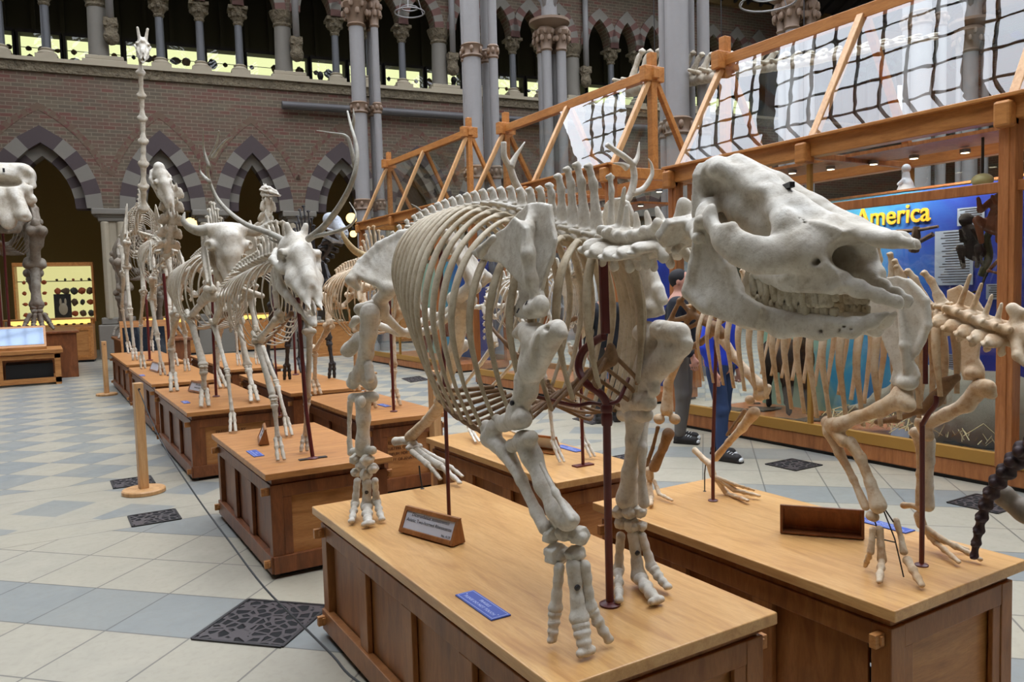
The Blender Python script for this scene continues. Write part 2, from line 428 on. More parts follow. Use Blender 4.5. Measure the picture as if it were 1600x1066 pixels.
def floor_mat():
    t = NT('floor'); tc = t.n('ShaderNodeTexCoord'); sp = t.n('ShaderNodeSeparateXYZ'); t.set(sp.inputs[0], tc.outputs['Object'])
    x, y = sp.outputs[0], sp.outputs[1]; m = t.math
    T = .672
    s = m('DIVIDE', m('SUBTRACT', m('ADD', x, y), 4.44), T); d = m('DIVIDE', m('SUBTRACT', m('SUBTRACT', y, x), 4.07), T)
    fs = m('FLOOR', s); fd = m('FLOOR', d)
    def edge(q, w=.011):
        fr = m('FRACT', q); return m('GREATER_THAN', m('ABSOLUTE', m('SUBTRACT', fr, .5)), .5-w)
    joint = m('MAXIMUM', edge(s), edge(d))
    modp = lambda a, n: m('FLOORED_MODULO', a, n)
    near = m('LESS_THAN', modp(fs, 3), .5)                       # one grey band in three
    # checkerboard of diagonal slabs beyond the border
    s2 = m('DIVIDE', m('ADD', x, y), .70); d2 = m('DIVIDE', m('SUBTRACT', y, x), .70)
    chk = m('GREATER_THAN', modp(m('ADD', m('FLOOR', s2), m('FLOOR', d2)), 2), .5)
    joint2 = m('MAXIMUM', edge(s2, .006), edge(d2, .006))
    def band(v, a, b): return m('MULTIPLY', m('GREATER_THAN', v, a), m('LESS_THAN', v, b))
    far = m('GREATER_THAN', y, 7.82); b1 = band(y, 6.11, 6.46); b2 = band(y, 7.46, 7.82); mid = band(y, 6.46, 7.46)
    # the border: grey triangles between crossing cream bands
    tri = m('MULTIPLY', m('GREATER_THAN', m('ABSOLUTE', m('SUBTRACT', m('FRACT', m('DIVIDE', m('ADD', m('ADD', x, y), .28), 1.05)), .5)), .22), m('GREATER_THAN', m('ABSOLUTE', m('SUBTRACT', m('FRACT', m('DIVIDE', m('ADD', m('SUBTRACT', y, x), .3), 1.05)), .5)), .22))
    grey = t.math('ADD', m('MULTIPLY', far, chk), m('MULTIPLY', mid, tri))
    near_z = m('LESS_THAN', y, 6.11); grey = m('ADD', grey, m('MULTIPLY', near_z, near)); grey = m('MINIMUM', grey, 1.)
    jn = m('ADD', m('MULTIPLY', near_z, joint), m('MULTIPLY', far, joint2))
    jb = m('LESS_THAN', m('MINIMUM', m('MINIMUM', m('ABSOLUTE', m('SUBTRACT', y, 6.11)), m('ABSOLUTE', m('SUBTRACT', y, 6.46))), m('MINIMUM', m('ABSOLUTE', m('SUBTRACT', y, 7.46)), m('ABSOLUTE', m('SUBTRACT', y, 7.82)))), .004)
    jn = m('MINIMUM', m('ADD', jn, jb), 1.)
    cell = t.n('ShaderNodeCombineXYZ'); t.set(cell.inputs[0], fs); t.set(cell.inputs[1], fd)
    wn = t.n('ShaderNodeTexWhiteNoise'); t.set(wn.inputs[0], cell.outputs[0])
    v = tc.outputs['Object']; n1 = t.noise(v, 3.2, 6, .6, .5); n2 = t.noise(v, 26, 4)
    cream = t.mix(n1, srgb(168, 160, 142), srgb(146, 140, 124)); gry = t.mix(n1, srgb(134, 136, 132), srgb(114, 118, 116))
    col = t.mix(grey, cream, gry); col = t.mix(m('MULTIPLY', wn.outputs[0], .18), col, srgb(172, 160, 132))
    col = t.mix(m('MULTIPLY', t.ramp(n2, [(.5, 0), (.75, 1)]), .22), col, srgb(120, 110, 92))
    col = t.mix(m('MULTIPLY', jn, .7), col, srgb(72, 70, 66))
    return t.bsdf(col, t.math('ADD', .3, t.math('MULTIPLY', n1, .25)), bump=n2, bs=.06, bd=.002)
M['floor'] = floor_mat()
# ------------------------------------------------------------------ shell
mb = MB(); mb.box(-12, 40, -12, 30, -.2, 0); struct('floor', mb, M['floor'])
WROT = -math.radians(7.3); WO = Vector((0, 24.5, 0))
wdir = Vector((math.cos(WROT), math.sin(WROT), 0)); wn = Vector((-math.sin(WROT), math.cos(WROT), 0))   # wn points into the building
def WU(px, py, d=0.):                                   # point on the plane d behind the arcade face -> (u, z)
    D = Vector(ray(px, py)); C = Vector((0, 0, HC)); o = WO+wn*d
    t = (o-C).dot(wn)/D.dot(wn); p = C+D*t-WO; return p.dot(wdir), p.z
def wall_obj(o): o.location = WO; o.rotation_euler = (0, 0, WROT); return o
def wpt(u, d, z): return WO+wdir*u+wn*d+Vector((0, 0, z))
def pointed(c, a, z0, rise, n=14):                      # points of a pointed arch intrados
    R = (a*a+rise*rise)/(2*a); P = []
    th1 = math.asin(min(1, rise/R))
    for i in range(n+1):
        th = th1*i/n; P.append((c-a+R-R*math.cos(th), z0+R*math.sin(th)))
    return P+[(2*c-x, z) for x, z in P[::-1][1:]]
def arched_wall(mb, u0, u1, top, arches, z0, thick, d0=0, base=None):
    # arches: list of (centre, half width, spring z, rise); wall only above the arch curves
    xs = set([u0, u1]); cur = []
    for c, a, zs, r in arches:
        P = pointed(c, a, zs, r); cur.append((c-a, c+a, P)); xs |= {p[0] for p in P}
    xs = sorted(x for x in xs if u0 <= x <= u1)
    def low(x, side):
        for a, b, P in cur:
            if a-1e-6 <= x <= b+1e-6 and not (abs(x-a) < 1e-6 and side < 0) and not (abs(x-b) < 1e-6 and side > 0):
                for (xa, za), (xb, zb) in zip(P, P[1:]):
                    if xa-1e-6 <= x <= xb+1e-6: return za+(zb-za)*(x-xa)/max(xb-xa, 1e-9)
        return z0
    for a, b in zip(xs, xs[1:]):
        za, zb = low(a, 1), low(b, -1)
        v = [(a,d0,za),(b,d0,zb),(b,d0,top),(a,d0,top),(a,d0+thick,za),(b,d0+thick,zb),(b,d0+thick,top),(a,d0+thick,top)]
        mb.add(v, [(0,1,2,3),(7,6,5,4),(0,4,5,1),(3,2,6,7)])
    for x in [u0, u1]+[e for a, b, P in cur for e in (a, b)]:
        mb.add([(x,d0,z0),(x,d0+thick,z0),(x,d0+thick,top),(x,d0,top)], [(0,1,2,3)])
def voussoirs(mb, c, a, zs, rise, th, dep, d0, nblk, ph=0, skip=0):
    R = (a*a+rise*rise)/(2*a); th1 = math.asin(min(1, rise/R)); cx = c-a+R
    for side in (-1, 1):
        for i in range(skip, nblk):
            t0, t1 = th1*i/nblk, th1*(i+1)/nblk; q = []
            for rr, t in ((R, t0), (R, t1), (R+th, t1), (R+th, t0)):
                x = cx-rr*math.cos(t); z = zs+rr*math.sin(t)
                if i == nblk-1 and t == t1 and rr > R: x = c; z = zs+math.sqrt(max(rr*rr-(cx-c)**2, 0))
                x = min(x, c)
                if side > 0: x = 2*c-x
                q.append((x, z))
            if side > 0: q = q[::-1]
            mb.prism(q, ((0,d0,0),(1,0,0),(0,0,1),(0,1,0)), 0, dep, mi=(i+ph) % 2)
G_ARCH = [(-2.7, 1.0, 4.15, 1.75), (.28, 1.0, 4.15, 1.72), (3.2, .72, 4.15, 1.68), (5.66, .72, 4.15, 1.68), (8.3, .8, 4.15, 1.65), (10.7, .8, 4.15, 1.65), (13.2, .8, 4.15, 1.65), (15.6, .8, 4.15, 1.65), (18.2, .8, 4.15, 1.65), (20.6, .8, 4.15, 1.65), (23.1, .8, 4.15, 1.65), (25.5, .8, 4.15, 1.65)]
mb = MB(); arched_wall(mb, -8, 38, 7.72, G_ARCH, 4.15, .8)
wall_obj(struct('wall_back', mb, M['brick']))
mb = MB()
for c, a, zs, r in G_ARCH:
    voussoirs(mb, c, a, zs, r, .4, .3, -.04, 6, 0); voussoirs(mb, c, a-.28, zs, r-.32, .3, .5, .18, 6, 1)
    # brick relieving arch drawn round it
wall_obj(struct('trim_1', mb, [M['stone'], M['stone_purple']]))
t = NT('brick_ring'); M['brick_ring'] = t.bsdf(t.mix(t.ramp(t.noise(t.coord('Object'), 7, 2), [(.45, 0), (.55, 1)]), srgb(100, 62, 54), srgb(106, 92, 74)), .85)
M['mortar'] = plain('mortar', (104, 84, 68), .9)
mb = MB()
for c, a, zs, r in G_ARCH:
    for q, w in ((.66, .17),):
        voussoirs(mb, c, a+q, zs-.2, r+q+.4, w, .02, -.008, 26, 0, 9)
wall_obj(struct('trim_2', mb, [M['brick_ring'], M['mortar']]))
# stone string course with carved frieze, gallery floor
mb = MB(); mb.box(-8, 38, -.12, .0, 7.98, 8.08); mb.box(-8, 38, -.06, .02, 7.72, 7.98, 1); wall_obj(struct('trim_3', mb, [M['stone_pale'], M['stone_carved']]))
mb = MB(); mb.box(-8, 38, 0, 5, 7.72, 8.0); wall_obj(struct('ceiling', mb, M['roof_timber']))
# gallery arcade wall
PIER = [-3.0, 1.93, 6.87, 11.8, 16.72, 21.65, 26.6, 31.5]
GCOL = []; ARC = []
for p in PIER:
    cs = [p+1.42, p+2.48, p+3.54]; GCOL += cs
    ed = [p+.33]+cs+[p+4.93-.33]
    for a, b in zip(ed, ed[1:]):
        i0 = a+(.14 if a != ed[0] else .02); i1 = b-(.14 if b != ed[-1] else .02)
        ARC.append(((i0+i1)/2, (i1-i0)/2, 10.05, .95))
mb = MB(); arched_wall(mb, -8, 38, 12.1, ARC, 10.05, .5, d0=.05); wall_obj(struct('wall_gallery', mb, M['brick']))
M['stone_red'] = plain('stone_red', (108, 76, 68), .85)
mb = MB()
for c, a, zs, r in ARC: voussoirs(mb, c, a, zs, r, .3, .1, -.02, 6, 0)
wall_obj(struct('trim_4', mb, [M['stone_red'], M['stone']]))
mb = MB(); mb.box(-8, 38, -.1, .1, 12.1, 12.35); wall_obj(struct('trim_5', mb, plain('cornice', (120, 96, 58), .7)))
# dark inside of the gallery and aisle
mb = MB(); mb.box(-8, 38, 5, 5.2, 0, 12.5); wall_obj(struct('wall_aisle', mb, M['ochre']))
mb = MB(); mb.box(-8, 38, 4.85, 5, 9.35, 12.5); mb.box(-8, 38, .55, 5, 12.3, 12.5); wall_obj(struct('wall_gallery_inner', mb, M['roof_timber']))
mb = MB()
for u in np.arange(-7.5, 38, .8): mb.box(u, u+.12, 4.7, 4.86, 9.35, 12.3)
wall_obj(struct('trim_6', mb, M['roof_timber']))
# the gallery columns
def small_column():
    r = thing('gallery_column', 'x', 'column')
    mb = MB(); mb.box(-.26, .26, -.26, .26, 0, .16); mb.lathe((0,0,0), [(.24, .16), (.24, .22), (.17, .28), (.19, .32), (.13, .36)], 16); build('column_base', mb, M['stone_pale'], r, smooth='auto')
    mb = MB(); mb.lathe((0,0,0), [(.115, .34), (.108, 1.5)], 14); build('shaft', mb, M['shaft_dark'], r, smooth='auto')
    mb = MB(); mb.lathe((0,0,0), [(.12, 1.48), (.15, 1.53), (.13, 1.57), (.2, 1.72), (.25, 1.82), (.27, 1.9)], 14); mb.box(-.27, .27, -.27, .27, 1.9, 1.99)
    for k in range(8):
        a = k*PI/4; mb.ell((.2*math.cos(a), .2*math.sin(a), 1.76), (.07, .07, .08), 6)
    build('capital', mb, M['stone_carved'], r, smooth='auto'); return r
sc0 = small_column(); k = 0
M['shaft_brown'] = plain('shaft_brown', (116, 98, 88), .5); M['shaft_blue'] = plain('shaft_blue', (88, 94, 102), .5)
ords = ['leftmost', 'second', 'third', 'fourth', 'fifth', 'sixth', 'seventh', 'eighth', 'ninth', 'tenth', 'eleventh', 'twelfth', 'thirteenth', 'fourteenth', 'fifteenth']
vis = [u for u in GCOL if -.6 < u < 24]
for i, u in enumerate(vis):
    c = sc0 if i == 0 else copy_tree(sc0)
    c.location = wpt(u, .3, 8.07); c.rotation_euler = (0, 0, WROT)
    c['label'] = 'slender dark-shafted stone column of the upper gallery, %s from the left' % ords[min(i, 14)]; c['group'] = 'slender gallery columns'
def pier():
    r = thing('gallery_pier', 'x', 'pier')
    mb = MB(); mb.box(-.55, .55, -.3, .3, 0, .12); mb.box(-.47, .47, -.26, .26, .12, .24); build('pier_base', mb, M['stone_pale'], r, bevel=.02)
    mb = MB(); mb.lathe((-.14,0,0), [(.26, .2), (.24, 1.6)], 20); build('shaft', mb, M['stone'], r, smooth='auto')
    mb = MB(); mb.lathe((-.14,0,0), [(.25, 1.55), (.28, 1.6), (.26, 1.66), (.34, 1.85), (.38, 1.99)], 20); build('capital', mb, M['stone_carved'], r, smooth='auto')
    s = Sdf(); s.ell((.2,-.34,.72), (.2,.16,.22), .05).cap((.2,-.3,.95), (.2,-.3,1.1), .17, .19, .05)
    P, Q = s.mesh(.03, bump=[(.012, 30, 3)]); link('corbel', np_mesh('corbel', P, Q), M['stone_carved'], r)
    mb = MB(); mb.box(.03, .37, -.46, -.05, 1.0, 1.22); build('corbel_block', mb, M['stone_carved'], r)
    mb = MB(); mb.tube([(.2,-.38,1.2), (.2,-.38,4.0)], .1, 10); build('roof_shaft', mb, M['iron_grey'], r, smooth=True)
    return r
pr0 = pier()
for i, p in enumerate(PIER[1:6]):
    c = pr0 if i == 0 else copy_tree(pr0)
    c.location = wpt(p, .3, 8.07); c.rotation_euler = (0, 0, WROT)
    c['label'] = 'thick pale stone gallery pier with carved leafy corbel, %s from the left' % ords[i]; c['group'] = 'gallery piers'
# ground arcade pillars
def pillar(w):
    r = thing('arcade_pillar', 'x', 'pillar')
    mb = MB(); mb.box(-w/2-.2, w/2+.2, -.1, .9, 0, .95); mb.box(-w/2-.12, w/2+.12, -.02, .82, .95, 1.15); build('pillar_base', mb, M['stone'], r, bevel=.03)
    s = MB(); s.box(-w/2+.04, w/2-.04, .06, .74, 1.1, 3.85)
    for q in (-1, 1): s.tube([(q*w*.33, .06, 1.1), (q*w*.33, .06, 3.8)], .11, 12)
    build('shaft', s, M['stone_pale'], r, bevel=.04)
    s = MB(); s.box(-w/2-.06, w/2+.06, 0, .8, 3.8, 3.95); s.box(-w/2-.2, w/2+.2, -.1, .9, 3.98, 4.15); s.box(-w/2-.12, w/2+.12, -.04, .84, 3.92, 4.0)
    build('capital', s, M['stone'], r, bevel=.03); return r
xs = [(G_ARCH[i][0]+G_ARCH[i][1]+G_ARCH[i+1][0]-G_ARCH[i+1][1])/2 for i in range(len(G_ARCH)-1)]
p0 = pillar(.6)
for i, u in enumerate(xs[:8]):
    c = p0 if i == 0 else copy_tree(p0)
    c.location = wpt(u, 0, 0); c.rotation_euler = (0, 0, WROT)
    c['label'] = ('pale stone pillar carrying the ground floor arches, %s from the left wall' % ords[i]); c['group'] = 'ground floor arcade pillars'
# iron downpipe along the wall
mb = MB(); mb.tube([wpt(6.55, -.18, 7.24), wpt(21, -.18, 7.3)], .12, 14)
tag(build('iron_pipe', mb, M['pipe'], smooth='auto'), 'long horizontal dark grey pipe along the brick wall below the gallery', 'pipe')
# ------------------------------------------------------------------ clustered iron columns
def ring(mb, x, y, z, r, h, mi=0, n=16):
    mb.lathe((x, y, z), [(r, 0), (r*1.22, h*.12), (r*1.05, h*.3), (r*1.12, h*.7), (r*1.3, h*.88), (r, h)], n, mi)
def cluster(name, loc, label, bands, cap_z=None, top=13.1, R=.2, r=.105, sp=.33, rz=0):
    t_ = thing(name, label, 'column', loc, rz, 'clustered iron columns')
    offs = [(-.16, -.05, R)]+[(sp*math.cos(a)+.05, sp*math.sin(a), r) for a in (-.75, .55, 2.2)]
    hz = cap_z+.1 if cap_z else top
    for i, (x, y, q) in enumerate(offs):
        mb = MB(); mb.lathe((x,y,0), [(q*1.5, 0), (q*1.5, .15), (q*1.15, .3), (q, .4), (q, hz)], 18); build('shaft', mb, M['iron_grey'], t_, smooth='auto')
    for bz in bands:
        mb = MB()
        for x, y, q in offs: ring(mb, x, y, bz, q, .32)
        for x, y, q in offs:
            for k in range(6):
                a = k*PI/3; mb.ell((x+q*1.15*math.cos(a), y+q*1.15*math.sin(a), bz+.17), (.05, .05, .08), 6)
        build('band', mb, M['iron_band'], t_, smooth='auto')
    if cap_z:
        mb = MB()
        for x, y, q in offs:
            mb.lathe((x,y,cap_z), [(q*1.05, 0), (q*1.3, .05), (q*1.1, .1), (q*1.3, .35), (q*1.9, .6), (q*1.5, .72)], 14)
            for k in range(7):
                for zz, o in ((.35, 0), (.55, .4)):
                    a = k*2*PI/7+o; mb.ell((x+q*1.7*math.cos(a), y+q*1.7*math.sin(a), cap_z+zz), (.07, .07, .1), 6)
        mb.lathe((0,0,cap_z+.85), [(.3, -.2), (.55, -.05), (.62, 0), (.62, .08), (.4, .12)], 24)
        build('capital', mb, M['iron_band'], t_, smooth='auto')
        for a in np.arange(4)*PI/2+.3:
            mb = MB(); mb.tube([(0,0,cap_z+.9), (.25*math.cos(a), .25*math.sin(a), cap_z+1.6), (1.1*math.cos(a), 1.1*math.sin(a), cap_z+2.6), (2.0*math.cos(a), 2.0*math.sin(a), cap_z+3.1)], .09, 8)
            build('bracket_arm', mb, M['iron_grey'], t_, smooth=True)
        mb = MB(); mb.lathe((0,0,cap_z+.9), [(.24, 0), (.24, 3)], 16); build('upper_shaft', mb, M['iron_grey'], t_, smooth='auto')
    return t_
def at_depth(px, d):
    D = ray(px, 440); D = D/np.hypot(D[0], D[1]); return (D[0]*d, D[1]*d, 0)
def zat(px, py, loc): D = ray(px, py); s = math.hypot(loc[0], loc[1])/math.hypot(D[0], D[1]); return HC+D[2]*s
L1 = at_depth(580, 22.3); cluster('iron_column', L1, 'grey clustered iron column with leafy capital left of the far glazed case', [zat(580, 180, L1), zat(580, 330, L1)], zat(590, 46, L1))
L2 = at_depth(756, 18.2); cluster('iron_column', L2, 'tall grey clustered iron column behind the middle glazed case', [zat(756, 94, L2), zat(756, 282, L2)], None)
L3 = at_depth(1070, 14.2); cluster('iron_column', L3, 'thick grey clustered iron column between the two nearest glazed cases', [zat(1070, 215, L3)], None)
L4 = at_depth(868, 24.4); cluster('iron_column', L4, 'twin-shafted iron column with ringed leafy capital against the gallery', [], zat(868, 82, L4), R=.15, r=.15, sp=.3)
L5 = at_depth(1440, 19.5); cluster('iron_column', L5, 'grey iron column seen through the near case roof glass', [zat(1440, 45, L5)], None)
L6 = at_depth(1515, 27); cluster('iron_column', L6, 'farthest iron column seen through the near case roof glass, at its right end', [], zat(1515, 85, L6))
L7 = at_depth(1243, 20.5); cluster('iron_column', L7, 'iron column with spreading arms above the ridge of the nearest case', [], zat(1243, 50, L7), R=.15, r=.12, sp=.3)
# ------------------------------------------------------------------ ring pendant lamps
def ring_lamp(px, py, d, label, r=.55):
    p = at_depth(px, d); z = zat(px, py, p); t_ = thing('ring_pendant', label, 'chandelier', (p[0], p[1], z), 0, 'wire ring pendants')
    def ringtube(R, z, q): mb = MB(); mb.tube([(R*math.cos(a), R*math.sin(a), z) for a in np.linspace(0, 2*PI, 33)], q, 6, cap=False); return mb
    build('hoop', ringtube(r, 0, .02), M['iron_grey'], t_, smooth=True); build('hoop', ringtube(r*.55, .12, .018), M['iron_grey'], t_, smooth=True)
    for k in range(3):
        a = k*2*PI/3; mb = MB(); mb.tube([(r*math.cos(a), r*math.sin(a), 0), (0, 0, 1.2), ], .012, 5); build('stay', mb, M['iron_grey'], t_)
    mb = MB(); mb.tube([(0,0,1.2), (0,0,13.1-z)], .012, 5); build('cord', mb, M['iron_black'], t_)
ring_lamp(1203, 3, 17, 'thin wire ring pendant hanging at the top above the nearest case'); ring_lamp(655, 20, 22, 'thin wire ring pendant beside the leafy iron capital', .4)
# ------------------------------------------------------------------ outer walls and the glazed roof
mb = MB(); mb.box(-12.3, -12, -12, 30, 0, 13); struct('wall_left', mb, M['brick'])
mb = MB(); mb.box(-12, 40, -12.3, -12, 0, 13); struct('wall_front', mb, M['brick'])
mb = MB(); mb.box(36, 36.3, -12, 22, 0, 13); struct('wall_right', mb, M['brick'])
# dark timber eaves rising from the gallery wall
mb = MB(); mb.add([(-8,0,12.35),(38,0,12.35),(38,-1.6,13.1),(-8,-1.6,13.1),(-8,0,12.5),(38,0,12.5),(38,-1.6,13.25),(-8,-1.6,13.25)], [(0,1,2,3),(7,6,5,4),(0,4,5,1),(2,6,7,3)])
for u in np.arange(-7.6, 38, .62): mb.bar((u,-.05,12.28), (u,-1.6,13.0), .1, .16)
wall_obj(struct('ceiling_eaves', mb, M['roof_timber']))
RX0, RX1, RY0, RY1, RZ = -12, 36, -12, 22, 13.2
mb = MB(); mb.box(-12, -3.2, -12, 24, 12.95, 13.1); mb.box(22, 36, -12, 24, 12.95, 13.1); mb.box(-3.2, 22, -12, -4, 12.95, 13.1); struct('ceiling_light_mask', mb, M['roof_timber'])  # opaque strips added out of view, narrowing the skylight for steeper top light
M['roof_iron'] = plain('roof_iron', (60, 58, 58), .6)
ridges = [(-12, -4), (-4, 4), (4, 12), (12, 20), (20, 28), (28, 36)]
bm_ = MB(); gm = MB()
def rz_(x):
    for a, b in ridges:
        if a <= x <= b+1e-6: return RZ+2.6*(1-abs(x-(a+b)/2)/4)
    return RZ
for a, b in ridges:
    m_ = (a+b)/2
    for xa, xb in ((a, m_), (m_, b)):
        gm.add([(xa, RY0, rz_(xa)+.05), (xb, RY0, rz_(xb)+.05 if xb != b else RZ+.05), (xb, RY1, rz_(xb)+.05 if xb != b else RZ+.05), (xa, RY1, (rz_(xa) if xa != a else RZ)+.05)], [(0,1,2,3)])
        za = RZ if xa == a else RZ+2.6; zb = RZ if xb == b else RZ+2.6
        for y in np.arange(RY0, RY1+.1, .62): bm_.bar((xa, y, za), (xb, y, zb), .042, .08)
        for f in (0, .125, .25, .375, .5, .625, .75, .875): bm_.bar((xa+(xb-xa)*f, RY0, za+(zb-za)*f), (xa+(xb-xa)*f, RY1, za+(zb-za)*f), .042, .08)
        for y in np.arange(RY0, RY1, 5.2): bm_.bar((xa, y, za-.2), (xb, y, zb-.2), .2, .4)
struct('roof_frame', bm_, M['roof_iron'])
t = NT('roof_glass'); tr = t.n('ShaderNodeBsdfTransparent'); t.set(tr.inputs[0], (.93, .95, .97)); t.set(t.out.inputs[0], tr.outputs[0]); M['roof_glass'] = t.m
struct('roof_glazing', gm, M['roof_glass'])
# daylight above
w = bpy.data.worlds.new('world'); SC.world = w; w.use_nodes = True; wt = w.node_tree; bg = wt.nodes['Background']
bg.inputs[0].default_value = (*srgb(234, 239, 248), 1)
_tc = wt.nodes.new('ShaderNodeTexCoord'); _sp = wt.nodes.new('ShaderNodeSeparateXYZ'); wt.links.new(_tc.outputs['Generated'], _sp.inputs[0])
_m1 = wt.nodes.new('ShaderNodeMath'); _m1.operation = 'MAXIMUM'; wt.links.new(_sp.outputs[2], _m1.inputs[0]); _m1.inputs[1].default_value = 0
_m2 = wt.nodes.new('ShaderNodeMath'); _m2.operation = 'MULTIPLY_ADD'; wt.links.new(_m1.outputs[0], _m2.inputs[0]); _m2.inputs[1].default_value = 6.4; _m2.inputs[2].default_value = 1.8
wt.links.new(_m2.outputs[0], bg.inputs[1])      # overcast sky, brighter overhead
# ------------------------------------------------------------------ iron floor grates
def grate_mat():
    t = NT('grate_iron'); v = t.coord('Object', (1, 1, .01)); vo = t.n('ShaderNodeTexVoronoi', _feature='DISTANCE_TO_EDGE'); t.set(vo.inputs['Vector'], v); vo.inputs['Scale'].default_value = 17
    f = t.ramp(vo.outputs[0], [(.1, 1), (.16, 0)])
    return t.bsdf(t.mix(f, srgb(10, 9, 9), srgb(64, 56, 56)), t.math('SUBTRACT', .95, t.math('MULTIPLY', f, .45)), bump=f, bs=1, bd=.02)
M['grate'] = grate_mat()
def grate(pts, label):
    c = sum((Vector(p) for p in pts), Vector())/len(pts); t_ = thing('floor_grate', label, 'grate', c, 0, 'ornamental iron floor grates')
    P = [Vector(p)-c for p in pts]
    mb = MB(); mb.prism([(p.x, p.y) for p in P], ((0,0,.001),(1,0,0),(0,1,0),(0,0,1)), 0, .004); build('lattice', mb, M['grate'], t_)
    mb = MB()
    for a, b in zip(P, P[1:]+P[:1]): mb.bar((a.x, a.y, .004), (b.x, b.y, .004), .016, .008)
    build('rim', mb, M['iron_black'], t_)
def sq(x0, x1, y0, y1): return [(x0,y0,0),(x1,y0,0),(x1,y1,0),(x0,y1,0)]
grate([(.53,3.9,0),(.865,3.565,0),(1.2,3.9,0),(.865,4.237,0)], 'large diamond-set iron floor grate beside the nearest plinth')
grate(sq(.48, .8, 6.11, 6.43), 'square iron floor grate just in front of the near barrier post'); grate(sq(.46, .78, 7.46, 7.8), 'square iron floor grate just behind the near barrier post')
grate(sq(5.45, 5.8, 4.4, 4.72), 'dark iron grate before the near glass case, left of the display board'); grate(sq(5.5, 5.88, 2.78, 3.12), 'dark iron grate at the right edge of the frame by the case')
grate([(4.35,5.4,0),(4.75,5.4,0),(4.75,5.8,0),(4.35,5.8,0)], 'dark iron floor grate behind the visitor in grey trousers'); grate([tuple(WZ(*q)) for q in ((895,655),(928,648),(960,656),(925,664))], 'small dark iron floor grate seen beneath the rhinoceros chest')
grate([tuple(WZ(*q)) for q in ((628,592),(655,588),(670,594),(642,598))], 'thin dark floor grate far beyond the cattle skeleton plinth')
# ------------------------------------------------------------------ text
def text_mesh(body, size, bold=False, align='LEFT', ext=.0004, shear=0, spacing=1., off=0):
    cu = bpy.data.curves.new('writing', 'FONT'); cu.body = body; cu.size = size; cu.align_x = align; cu.extrude = ext; cu.shear = shear; cu.space_character = spacing; cu.offset = off
    cu.resolution_u = 3
    o = bpy.data.objects.new('writing_tmp', cu); COL.objects.link(o); bpy.context.view_layer.update()
    me = bpy.data.meshes.new_from_object(o.evaluated_get(bpy.context.evaluated_depsgraph_get())); bpy.data.objects.remove(o); bpy.data.curves.remove(cu)
    return me
def frame_mat(o, u, v):
    u = Vector(u).normalized(); v = Vector(v); v = (v-u*v.dot(u)).normalized(); n = u.cross(v)
    return Matrix(((u.x, v.x, n.x, o[0]), (u.y, v.y, n.y, o[1]), (u.z, v.z, n.z, o[2]), (0,0,0,1)))
def writing(parent, body, size, mat, o, u, v, name='lettering', **k):
    me = text_mesh(body, size, **k)
    ob = link(name, me, mat, parent); ob.matrix_basis = frame_mat(o, u, v); return ob
# ------------------------------------------------------------------ plinths
def plinth(x0, x1, y0, y1, label, h=.62, npan=3, dark=False, rz=0, tenons=True):
    cx, cy = (x0+x1)/2, (y0+y1)/2; r = thing('display_plinth', label, 'plinth', (cx, cy, 0), rz, 'oak skeleton plinths')
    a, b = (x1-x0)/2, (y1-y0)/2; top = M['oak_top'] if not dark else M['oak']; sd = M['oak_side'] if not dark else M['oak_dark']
    mb = MB(); mb.box(-a, a, -b, b, h-.038, h); build('tabletop', mb, top, r, bevel=.004)
    mb = MB(); A, B = a-.03, b-.03; t = .07
    mb.box(-A+.012, A-.012, -B+.012, B-.012, h-.075, h-.038)
    for sx in (-1, 1):
        for sy in (-1, 1): mb.box(min(sx*A, sx*(A-t)), max(sx*A, sx*(A-t)), min(sy*B, sy*(B-t)), max(sy*B, sy*(B-t)), .03, h-.075)
    for sx in (-1, 1):
        xx = sorted((sx*A, sx*(A-.025)))
        mb.box(xx[0]+.001, xx[1]-.001, -B+t, B-t, h-.15, h-.075); mb.box(xx[0]-.012*(sx<0), xx[1]+.012*(sx>0), -B+.0, B-.0, .03, .13)
        for i in range(1, npan): y = -B+t+(2*B-2*t)*i/npan; mb.box(xx[0]+.001, xx[1]-.001, y-.045, y+.045, .13, h-.15)
    for sy in (-1, 1):
        yy = sorted((sy*B, sy*(B-.025)))
        mb.box(-A+t, A-t, yy[0]+.001, yy[1]-.001, h-.15, h-.075); mb.box(-A, A, yy[0]-.012*(sy<0), yy[1]+.012*(sy>0), .03, .13)
        for sx in (-1, 1): q = sorted((sx*(A-t-.0), sx*(A-t-.05))); mb.box(q[0], q[1], yy[0]+.004, yy[1]-.004, .13, h-.15)
    build('frame', mb, sd, r, bevel=.003)
    mb = MB(); mb.box(-A+.05, A-.05, -B+.05, B-.05, 0, .03); build('plinth_base', mb, M['black'], r)
    for sx in (-1, 1):
        for i in range(npan):
            ya = -B+t+(2*B-2*t)*i/npan; yb = ya+(2*B-2*t)/npan; xs_ = sorted((sx*(A-.04), sx*(A-.028)))
            mb = MB(); mb.box(xs_[0], xs_[1], ya+.03, yb-.03, .12, h-.14); build('panel', mb, sd, r)
    for sy in (-1, 1):
        ys_ = sorted((sy*(B-.04), sy*(B-.03))); mb = MB(); mb.box(-A+.1, A-.1, ys_[0], ys_[1], .12, h-.14); build('panel', mb, M['oak'], r)
    if tenons:
        for sx in (-1, 1):
            for sy in (-1, 1):
                for z in (.085, h-.115):
                    mb = MB(); q = sorted((sx*(A-.01), sx*(A+.045))); y = sy*(B-.035); mb.box(q[0], q[1], y-.012, y+.012, z-.022, z+.022); y2 = sorted((sx*(A+.012), sx*(A+.026))); mb.box(y2[0], y2[1], y-.02, y+.02, z-.012, z+.016); build('tenon', mb, M['oak'], r, bevel=.002)
    return r
PA = plinth(1.05, 1.862, 1.57, 3.62, 'nearest oak plinth, carrying the rhinoceros skeleton', npan=4)
